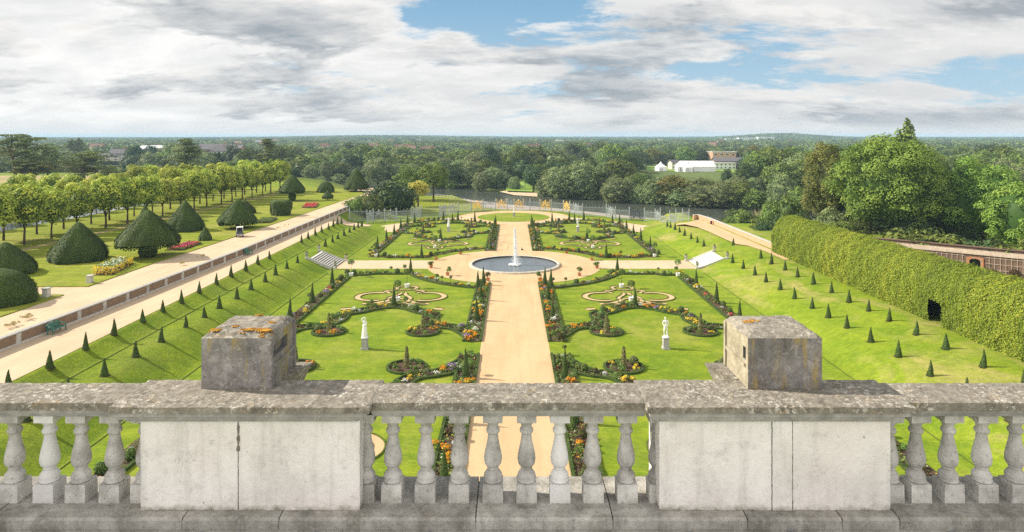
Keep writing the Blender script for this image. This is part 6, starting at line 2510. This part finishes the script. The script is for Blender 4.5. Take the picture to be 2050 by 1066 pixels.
# bare tan shoots by the water
m = MB()
g = np.random.default_rng(12)
for i in range(46):
    a, q = g.random() * 2 * PI, g.random() ** .6 * 2.0
    m.tube([(0, 0, 0), (q * .4 * math.cos(a), q * .4 * math.sin(a), 1.6), (q * math.cos(a), q * math.sin(a), 3.2 + 1.3 * g.random())], [.05, .035, .012], 4)
tag(m.obj('bare_willow', plain('tan_twigs', (.36, .28, .16), .9)), 'tan leafless shrub of upright shoots by the river behind the round bush', 'shrub').location = (XD(1524, 124), 124, -1.0)

# river end, near bank: holm oaks and shrubs by the screen
NB = [(790, 146, 0, 46, 361, K_bushd, 'broad dark evergreen mass behind the screen wing', (3, 4.2)), (757, 150, .5, 30, 376, K_bushd, 'dark evergreen shrub joined to the broad evergreen mass', (3, 4.2)),
      (722, 141, .3, 30, 393, K_bushk, 'green rounded shrub at the end of the brick wall', (3, 4.2)), (745, 138, .1, 24, 391, K_bushk, 'tall green shrub behind the corner of the iron screen', (3, 4.2)), (703, 136.5, .2, 22, 402, K_bushk, 'low bright shrub at the very end of the brick wall', (3, 4.2)),
      (812, 152, 0, 22, 378, K_bushd, 'dark shrub next to the yellow tree', (3, 4.2))]
for px, d, z, hw, top, K, lb, un in NB:
    size_px(K, px, 0, hw, top, lb, d, z, 'shrub', None, un)


def lawn_tree(px, base, d, z, R, h, mat, seed, label, stem=.28, nl=3600):
    c = MB()
    cb = h * stem
    c.puffs(dome_puffs(R * .95, (h - cb) / 2 * .95, (h + cb) / 2, 44, R * .27, seed, -.7), nl, .2, np.random.default_rng(seed), 0, .85, -.4, .5)
    r = empty('lawn_tree')
    c.obj('crown', mat, r)
    trunk_mb(h * .45, .17 + .01 * h, seed, 5, R * .6, .2, h * .8).obj('trunk', M_bark, r)
    return put_tree(r, px, d, z, label)


lawn_tree(837, 0, 159, .05, 2.75, 6.4, M_gold, 96, 'small golden-leaved tree on the river lawn')
lawn_tree(868, 0, 172, .05, 4.3, 10.4, M_broad, 97, 'round dark green tree with a clear trunk on the river lawn', .22, 5000)
lawn_tree(822, 0, 176, .05, 4.6, 9.6, M_broad, 98, 'green tree behind the golden one on the river lawn', .15, 4500)

wood_rng0 = random.Random(321)
# trees on the far bank, measured one by one
FB = [(630, 322, 22, 304, 'w', 'tall rounded grey-green tree beyond the end of the lime avenue'), (622, 285, 18, 330, 'w', 'silvery willow at the water beyond the lime avenue'), (652, 300, 13, 320, 'w', 'slender yellowish tree between willows beyond the avenue'),
      (680, 262, 16, 346, 'w', 'low pale willow at the water left of the dark lawn yew'), (643, 262, 11, 352, 'w', 'small pale willow at the water below the slender yellowish tree'), (700, 320, 26, 306, 'd', 'dark tree behind the spreading yew at the walk\'s end'),
      (757, 268, 33, 311, 'w', 'big domed willow above the evergreen mass'), (795, 275, 28, 324, 'w', 'rounded willow right of the big domed one'), (838, 285, 26, 318, 'b', 'green tree behind the golden lawn tree'),
      (940, 258, 28, 321, 'w', 'pale tall willow on the far bank above the left end lawn'), (916, 262, 22, 342, 'w', 'low willow at the left of the pale tall willow'), (988, 250, 25, 331, 'w', 'broad grey willow beside the far bank clearing'), (1010, 256, 18, 345, 'w', 'drooping willow touching the far bank clearing'),
      (1068, 246, 22, 328, 'd', 'dark rounded tree behind the far bank clearing'), (1092, 224, 21, 352, 'w', 'low willow at the right end of the far bank clearing'), (1122, 216, 34, 326, 'w', 'great pale willow over the water, left half of the pair'), (1168, 214, 38, 316, 'w', 'great pale willow over the water, right half of the pair'),
      (1205, 212, 26, 340, 'd', 'dark tree in the hollow right of the great willows'), (1230, 203, 30, 353, 'w', 'yellowish low willow standing out at the waterside'), (1240, 262, 30, 318, 'd', 'dark domed tree behind the yellowish waterside willow'), (1272, 225, 22, 344, 'b', 'green bank tree right of the yellowish willow'),
      (1315, 198, 30, 352, 'w', 'rounded waterside willow below the small peaked tent'), (1348, 196, 36, 350, 'n', 'brownish-topped tree in front of the white marquee'), (1362, 193, 34, 372, 'w', 'low waterside willow in front of the brownish tree'),
      (1402, 190, 40, 366, 'w', 'broad waterside willow below the long marquee'), (1442, 188, 42, 364, 'w', 'tall waterside willow at the right of the marquee'), (1478, 186, 34, 362, 'b', 'green waterside tree near the school building'),
      (1494, 215, 29, 322, 'd', 'dark round tree in front of the school building'), (1455, 228, 12, 335, 'd', 'small dark tree beside the marquee end'), (1512, 182, 28, 376, 'b', 'waterside tree behind the bare tan shrub'), (1540, 255, 33, 290, 'b', 'tall green tree right of the school building'),
      (1566, 176, 30, 345, 'w', 'grey-green tree left of the olive-brown tree'), (1590, 220, 26, 318, 'w', 'pale tree seen beyond the olive-brown tree'), (1600, 160, 24, 372, 'b', 'green bank tree at the foot of the olive-brown tree'),
      (1058, 330, 36, 292, 'p', ''), (1040, 335, 14, 296, 'p', ''), (1080, 328, 13, 290, 'p', ''), (142, 420, 9, 277, 'p', 'left of two tall poplars above the flat-topped cedar'), (158, 425, 9, 274, 'p', 'right of two tall poplars above the flat-topped cedar')]
KK = {'w': K_willow, 'b': K_broad, 'd': K_dark, 'n': K_brown, 'p': K_pop}
pc = 0
for px, d, hw, top, k, lb in FB:
    if k == 'p' and not lb:
        pc += 1
        lb = f'tall columnar poplar beyond the river, {["broadest", "first", "last"][pc - 1]} of the clump of three'
    un = (1.35, 14.0) if k == 'p' else (5.0, 11.0)
    zz = -3.6 if k in 'wb' and d < 250 else -2.3
    size_px(KK[k], px, 0, hw, top, lb, d, zz, 'tree', None, un)

for i in range(17):
    px = 1284 + 18 * i + wood_rng0.uniform(-5, 5)
    d = 190.0
    for _ in range(6):
        d = river_far(XD(px, d)) + 2.5
    size_px(wood_rng0.choice([K_willow, K_willow, K_broad]), px, 0, wood_rng0.uniform(20, 29), wood_rng0.uniform(346, 364) if i > 1 else 368, 'waterside tree in the unbroken thicket along the far bank below the marquee', d, -4.4, 'tree', 'waterside thicket below the marquee')
for i, (px, top, hw) in enumerate(((905, 352, 16), (962, 340, 18), (1108, 338, 24), (1148, 330, 26), (1186, 338, 24), (1256, 352, 20), (880, 345, 24), (1030, 350, 14))):
    d = 215.0
    for _ in range(6):
        d = river_far(XD(px, d)) + 3 + (7 if px == 1030 else 0)
    size_px(K_willow if i % 3 else K_broad, px, 0, hw, top, 'leafy tree overhanging the far bank across the river from the screen', d, -4.2, 'tree', 'trees overhanging the far bank opposite the screen')

# ------------------------------------------------------------------ buildings
def house(px, d, w, dep, hw_, hr, label, wall, roof, rz=0.0, z=-2.2, name='house', nwin=3, floors=2, chimney=True, flat=False):
    r = thing(name, label, 'building', (XD(px, d), d, z), rz)
    m = MB()
    if flat:
        m.box((0, 0, hw_ / 2), (w, dep, hw_))
    else:
        p = [(-dep / 2, 0), (dep / 2, 0), (dep / 2, hw_), (0, hw_ + hr - .12), (-dep / 2, hw_)]
        n = 5
        m.add([(-w / 2, a, b) for a, b in p] + [(w / 2, a, b) for a, b in p], [tuple(range(n))[::-1], tuple(range(n, 2 * n))] + [(i, (i + 1) % n, n + (i + 1) % n, n + i) for i in range(n)])
    m.obj('wall', wall, r)
    m = MB()
    if flat:
        m.box((0, 0, hw_ + .25), (w + .6, dep + .6, .5))
    else:
        e = .5
        for s in (1, -1):
            sl = hr / (dep / 2)
            a = [(-w / 2 - e, s * (dep / 2 + e), hw_ - sl * e), (w / 2 + e, s * (dep / 2 + e), hw_ - sl * e), (w / 2 + e, 0, hw_ + hr), (-w / 2 - e, 0, hw_ + hr)]
            b = [(x, y, zz + .18) for x, y, zz in a]
            m.add(a + b, [(0, 1, 2, 3), (4, 5, 6, 7), (0, 1, 5, 4), (1, 2, 6, 5), (2, 3, 7, 6), (3, 0, 4, 7)])
    rf = m.obj('roof', roof, r)
    if chimney and not flat:
        m = MB()
        m.box((w * .3, 0, hw_ + hr + .4), (.9, .7, 1.6))
        m.obj('chimney', M_brickred, rf)
    for f in range(floors):
        for i in range(nwin):
            m = MB()
            x = -w / 2 + w * (i + .5) / nwin
            zz = hw_ * (f + .55) / floors
            m.box((x, -dep / 2 - .02, zz), (w / nwin * .5, .10, hw_ / floors * .45))
            wi = m.obj('window', M_white, r)
            m = MB()
            m.box((x, -dep / 2 - .06, zz), (w / nwin * .42, .06, hw_ / floors * .36))
            m.obj('pane', M_glass, wi)
    return r


for a in ((330, 520, 20, 9, 9, 2, 'long brick block with a pale reflecting roof behind the avenue', M_brickred, M_metalroof, .1), (352, 505, 16, 9, 8, 3, 'brick house row with dark slate gables behind the avenue', M_brickred, M_slate, .0), (352, 496, 9, 7, 7, 3, 'small white rendered house in front of the brick row', M_white, M_slate, .1),
          (305, 540, 18, 9, 8, 2.5, 'brick building with a pink-grey roof left of the brick row', M_brick, M_metalroof, -.1), (432, 470, 22, 9, 7, 3.6, 'dark roofed brick house right of the pointed cedar', M_brickdark, M_slate, .1), (441, 458, 8, 7, 6, 3, 'white gabled house by the dark roofed one', M_white, M_slate, .2),
          (462, 540, 22, 9, 8, 3, 'brick block with a slate roof far behind the avenue', M_brickred, M_slate, -.15), (222, 430, 14, 6, 3.2, 1.6, 'low pale grey house row above the flat-topped cedar', M_cream, M_slate, .05), (240, 432, 10, 7, 5, 2.5, 'low white house next to the grey row', M_white, M_slate, .2), (196, 640, 12, 9, 8, 3, 'far pale house with a bright gable right of the poplars', M_cream, M_tile, .3)):
    o = house(*a)
    o.location.z = 1.5 if a[1] < 480 else -.5
house(1436, 396, 18, 12, 3.4, 0, 'long low white flat-roofed school wing behind the marquee', M_white, M_concrete, .1, -2.1, 'school_building', 7, 2, False, True)
house(1468, 400, 24, 9, 4.6, 2.0, 'slate-roofed school hall right of the low white wing', M_brickdark, M_slate, -.05, -2.1, 'school_building', 6, 1, False)
house(1444, 436, 16, 10, 9, 0, 'tan brick flat-roofed school block rising behind the hall', M_brickpale, M_concrete, .1, -2.1, 'school_building', 4, 3, False, True)
house(1488, 440, 22, 10, 9, 0, 'pale school block with a row of windows at the trees', M_cream, M_concrete, .0, -2.1, 'school_building', 7, 3, False, True)
house(1348, 392, 5, 4, 4.2, 1.2, 'small pale sports pavilion between the two tents', M_cream, M_slate, .4, -2.1, 'pavilion', 2, 2, False)
house(808, 620, 16, 9, 8, 4, 'white gabled house among trees above the domed willow', M_white, M_tile, .2)
house(818, 600, 14, 9, 7, 4, 'red-roofed house beside the white gabled house', M_cream, M_tile, -.2)
house(857, 560, 12, 8, 7, 4, 'red-roofed house among dark trees above the river lawn tree', M_brickred, M_tile, .1)
for i, (px, d, w, h, lb) in enumerate(((1532, 1640, 40, 2, 'large white block on the wooded hill'), (1496, 1650, 48, 1, 'long white terrace on the wooded hill, left of the large block'), (1466, 1660, 36, -1, 'low white buildings at the left foot of the wooded hill'), (1322, 1500, 10, 6, 'tiny white house far off above the marquees'), (1120, 1300, 14, 6, 'tiny pale house far off above the great willows'))):
    house(px, d, w, 14, h + 8, 0, lb, M_white, M_concrete, 0, HF(XD(px, d), d) - 2 + (7 if i < 3 else 0), 'white_building', 6, 2, False, True)


far_rng = random.Random(17)
for i in range(15):
    px, d = far_rng.choice([far_rng.uniform(150, 700), far_rng.uniform(700, 1600), far_rng.uniform(400, 1000)]), far_rng.uniform(620, 1500)
    wl, rf_ = far_rng.choice([(M_cream, M_tile), (M_white, M_slate), (M_brickred, M_tile), (M_white, M_tile)])
    house(px, d, far_rng.uniform(9, 14), 8, 7, 3.5, f'small {"white" if wl is M_white else "cream" if wl is M_cream else "brick"} house with a {"slate" if rf_ is M_slate else "red"} roof far off among the woods', wl, rf_, far_rng.uniform(-.6, .6), HF(XD(px, d), d) + 1.2 + d * .0010)['group'] = f'far {"white" if wl is M_white else "cream" if wl is M_cream else "brick"} houses with {"slate" if rf_ is M_slate else "red"} roofs among the woods'


def marquee(px, d, w, dep, hw_, hr, label, rz=0.0, peaked=False):
    r = thing('marquee', label, 'tent', (XD(px, d), d, -2.15), rz)
    m = MB()
    m.box((0, 0, hw_ / 2), (w, dep, hw_))
    m.obj('side_wall', M_canvas, r)
    m = MB()
    e = .15
    if peaked:
        ring = lambda s, z: [(-w / 2 * s, -dep / 2 * s, z), (w / 2 * s, -dep / 2 * s, z), (w / 2 * s, dep / 2 * s, z), (-w / 2 * s, dep / 2 * s, z)]
        lv = [(1.04, hw_), (.55, hw_ + hr * .35), (.25, hw_ + hr * .62), (.06, hw_ + hr)]
        vs = [p for s, z in lv for p in ring(s, z)]
        fs = [(j * 4 + i, j * 4 + (i + 1) % 4, j * 4 + 4 + (i + 1) % 4, j * 4 + 4 + i) for j in range(3) for i in range(4)] + [(12, 13, 14, 15)]
        m.add(vs, fs)
    else:
        a = [(-w / 2 - e, -dep / 2 - e, hw_), (w / 2 + e, -dep / 2 - e, hw_), (w / 2 + e, dep / 2 + e, hw_), (-w / 2 - e, dep / 2 + e, hw_), (-w / 2 + 2, 0, hw_ + hr), (w / 2 - .1, 0, hw_ + hr)]
        m.add(a, [(0, 1, 5, 4), (1, 2, 5), (2, 3, 4, 5), (3, 0, 4), (3, 2, 1, 0)])
    m.obj('canvas_roof', M_canvas, r)
    for i in range(3):
        m = MB()
        x = -w * .42 + i * w * .16
        m.box((x, -dep / 2 - .03, hw_ * .45), (w * .05, .06, hw_ * .7))
        m.obj('window', M_grey, r)


marquee(1323, 372, 4.9, 4.9, 2.2, 3.0, 'small peaked white tent alone on the green field', .3, True)
marquee(1391, 366, 20.5, 8, 2.9, 3.0, 'long white marquee on the green field', -.04)
marquee(1378, 360.2, 4.4, 3.6, 2.5, 3.4, 'little peaked white porch tent at the front of the long marquee', 0, True)

# ------------------------------------------------------------------ wood trees, each on its own as far as one can tell them apart
wood_rng = random.Random(99)


def clear(px, py, d):
    """keep the open field, houses and river free"""
    if 1283 < px < 1500 and 300 < d < 415:
        return False
    if 1005 < px < 1072 and d < 300:
        return False
    if 290 < px < 470 and 440 < d < 545 and wood_rng.random() < .55:
        return False
    if 180 < px < 260 and 300 < d < 440:
        return False
    return True


n_ind = 0
rowd = 238.0
placed = []
while rowd < 600 and n_ind < 330:
    step = 7.4 + rowd * .010
    x = XD(-40, rowd)
    while x < XD(2110, rowd) and n_ind < 330:
        xx, yy = x + wood_rng.uniform(-2.5, 2.5), rowd + wood_rng.uniform(-6, 6)
        x += step
        px = CX + (xx - GX) / yy * F
        if px < 640 and yy < 300:
            continue
        if yy < river_far(xx) + 4 or not clear(px, 0, yy):
            continue
        h = wood_rng.uniform(8.0, 13.0) if wood_rng.random() < .8 else wood_rng.uniform(13.5, 17.0)
        if 560 < px < 720 and yy < 320:
            h *= .7
        if 1270 < px < 1510 and yy < 330:
            h = min(h, 6.0)
        if 1285 < px < 1500 and yy < 300:
            continue
        if px > 1600 and yy < 200:
            continue
        k = wood_rng.choices(['b', 'd', 'w', 'n'], [5, 3.2, 2.2, .35])[0]
        w = wood_rng.uniform(4.6, 7.4) * (.75 + .022 * h)
        o = wood_rng.choice(KK[k]).place((xx, yy, HF(xx, yy) - .3), wood_rng.uniform(0, 6), (w / 5, w / 5, h / 11))
        desc = {'b': 'mid green', 'd': 'dark', 'w': 'grey-green', 'n': 'brownish'}[k]
        where = 'behind the lime avenue' if px < 620 else 'above the river lawn' if px < 900 else 'above the end lawn' if px < 1150 else 'left of the marquees' if px < 1300 else 'behind the marquees' if px < 1560 else 'past the domed tree'
        dist_ = 'near' if yy < 340 else 'middle' if yy < 440 else 'far'
        tag(o, f'{desc} tree, {dist_} ranks of the wood {where}', 'tree', f'{desc} trees, {dist_} ranks of the wood {where}')
        n_ind += 1
    rowd += 12 + rowd * .04

# hedge-side wood behind the walls
for i in range(64):
    px = wood_rng.uniform(1560, 2130)
    d = wood_rng.uniform(100, 128) if i < 26 else wood_rng.uniform(192, 262)
    x = XD(px, d)
    k = wood_rng.choices(['b', 'd', 'w'], [5, 3, 2])[0]
    h, w = (wood_rng.uniform(5.5, 8.0), wood_rng.uniform(3.0, 4.2)) if i < 26 else (wood_rng.uniform(10, 14), wood_rng.uniform(5.0, 7.0))
    if i < 26 and px < 1640:
        h *= .7
    o = wood_rng.choice(KK[k]).place((x, d, -1.5), wood_rng.uniform(0, 6), (w / 5, w / 5, h / 11))
    desc = {'b': 'mid green', 'd': 'dark green', 'w': 'grey-green'}[k]
    tag(o, f'{desc} tree in the wood behind the garden walls', 'tree', f'{desc} trees behind the garden walls')
for i in range(17):
    t_ = -3 + (Lw + 5) * i / 16
    p = wallpos(t_, 7.0 + wood_rng.uniform(-1, 2))
    s = wood_rng.uniform(.9, 1.35)
    k = K_bushk if i % 3 else K_bushd
    wood_rng.choice(k).place((p[0], p[1], .6), wood_rng.uniform(0, 6), (s * 1.1, s * 1.1, s * 1.1), 'leafy undergrowth shrub close behind the dark garden wall', 'shrub', 'undergrowth shrubs behind the garden walls')
p = wallpos((d0 + d1) / 2, 2.4)
K_bushd[0].place((p[0], p[1], 2.0), 0, (.9, .9, .75), 'dark bush seen through the arched doorway of the red wall', 'shrub')
# park trees behind the avenue
for i, (px, d, hw, top, k) in enumerate(((95, 250, 26, 290, 'b'), (250, 225, 22, 338, 'd'), (292, 218, 26, 326, 'b'), (270, 205, 20, 345, 'd'), (330, 235, 22, 322, 'd'), (420, 262, 20, 330, 'd'), (492, 300, 16, 294, 'b'), (466, 270, 18, 322, 'b'), (560, 285, 16, 322, 'b'), (515, 280, 14, 325, 'd'), (585, 255, 14, 334, 'd'), (220, 230, 16, 330, 'b'))):
    size_px(KK[k], px, 0, hw, top, f'{"dark" if k == "d" else "green"} park tree behind the avenue, {ORD[i]} placed from the great cedar' if False else f'{"dark" if k == "d" else "mid green"} bushy park tree standing behind the lime avenue', d, 1.5, 'tree', f'{"dark" if k == "d" else "mid green"} park trees behind the lime avenue')

# ------------------------------------------------------------------ the woods out to the horizon, one mass
def lowtree(seed, mat, nl=170, size=.9):
    m = MB()
    m.puffs(dome_puffs(5, 5.2, 5.4, 16, 2.0, seed, -.3), nl, size, np.random.default_rng(seed), 0, .8, -.2, .4)
    m.lathe([(3.6, 2.0), (4.2, 5.0), (2.8, 8.2), (.3, 9.4)], (0, 0, 0), 8, .4, 0, True, True, .06)
    return m.mesh('woodland_unit', [mat])


units = [bpy.data.objects.new(f'wood_unit_{"abcdef"[i]}', lowtree(201 + i, mt)) for i, mt in enumerate((M_broad, M_broad, M_dark, M_dark, M_willow, M_broad))]
pos, scl, idx, rot = [], [], [], []
g = np.random.default_rng(4)
d = 300.0
while d < 4300:
    step = 7.5 + d * .0075
    x = XD(-90, d)
    while x < XD(2150, d):
        xx, yy = x + g.uniform(-.45, .45) * step, d + g.uniform(-.5, .5) * step
        x += step * g.uniform(.8, 1.25)
        px = CX + (xx - GX) / yy * F
        if not clear(px, 0, yy) or yy < river_far(xx) + 30:
            continue
        if 1285 < px < 1500 and yy < 470:
            continue
        # clearings and roof gaps, growing commoner in belts
        if math.sin(xx * .011 + 1.7) * math.sin(yy * .006 + .4) > .86:
            continue
        w = (.72 + .0006 * d) * g.uniform(.6, 1.6) * (1 + .25 * math.sin(xx * .02) * math.sin(yy * .013))
        hmax = .72 + min(.25, d * .00012)
        pos.append((xx, yy, HF(xx, yy) - .6))
        scl.append((w * 1.15, w * 1.15, min(w, hmax * g.uniform(.7, 1.45))))
        idx.append(int(g.integers(0, 6)))
        rot.append(g.random() * 6.28)
    d += step * .95
me = bpy.data.meshes.new('woodland')
me.from_pydata(pos, [], [])
for nm, typ, dat in (('w_scale', 'FLOAT_VECTOR', np.array(scl, dtype=np.float32).ravel()), ('w_index', 'INT', np.array(idx, dtype=np.int32)), ('w_rot', 'FLOAT', np.array(rot, dtype=np.float32))):
    a = me.attributes.new(nm, typ, 'POINT')
    a.data.foreach_set('vector' if typ == 'FLOAT_VECTOR' else 'value', dat)
wood = bpy.data.objects.new('woodland', me)
COL.objects.link(wood)
tag(wood, 'continuous tree canopy of the distant woods reaching to the hills on the horizon', 'woodland', kind='stuff')
ng = bpy.data.node_groups.new('woodland_scatter', 'GeometryNodeTree')
ng.interface.new_socket('Geometry', in_out='INPUT', socket_type='NodeSocketGeometry')
ng.interface.new_socket('Geometry', in_out='OUTPUT', socket_type='NodeSocketGeometry')
N = ng.nodes.new
gi, go = N('NodeGroupInput'), N('NodeGroupOutput')
iop = N('GeometryNodeInstanceOnPoints')
jn = N('GeometryNodeGeometryToInstance')
for u in units[::-1]:
    oi = N('GeometryNodeObjectInfo')
    oi.inputs['Object'].default_value = u
    oi.inputs['As Instance'].default_value = True
    ng.links.new(oi.outputs['Geometry'], jn.inputs[0])


def named(typ, name):
    nd = N('GeometryNodeInputNamedAttribute')
    nd.data_type = typ
    nd.inputs['Name'].default_value = name
    return next(s for s in nd.outputs if s.enabled and s.name == 'Attribute')


jo = N('GeometryNodeJoinGeometry')
for nd in list(ng.nodes):
    if nd.bl_idname == 'GeometryNodeObjectInfo':
        ng.links.new(nd.outputs['Geometry'], jo.inputs[0])
ng.nodes.remove(jn)
ng.links.new(gi.outputs[0], iop.inputs['Points'])
ng.links.new(jo.outputs[0], iop.inputs['Instance'])
iop.inputs['Pick Instance'].default_value = True
ng.links.new(named('INT', 'w_index'), iop.inputs['Instance Index'])
cx_ = N('ShaderNodeCombineXYZ')
ng.links.new(named('FLOAT', 'w_rot'), cx_.inputs[2])
ng.links.new(cx_.outputs[0], iop.inputs['Rotation'])
ng.links.new(named('FLOAT_VECTOR', 'w_scale'), iop.inputs['Scale'])
ng.links.new(iop.outputs[0], go.inputs[0])
md = wood.modifiers.new('scatter', 'NODES')
md.node_group = ng
print('woodland points', len(pos), 'objects', len(bpy.data.objects))

for K in Kind.every:                       # models no place was found for
    if not K.used:
        for o_ in list(K.p.children_recursive) + [K.p]:
            bpy.data.objects.remove(o_)
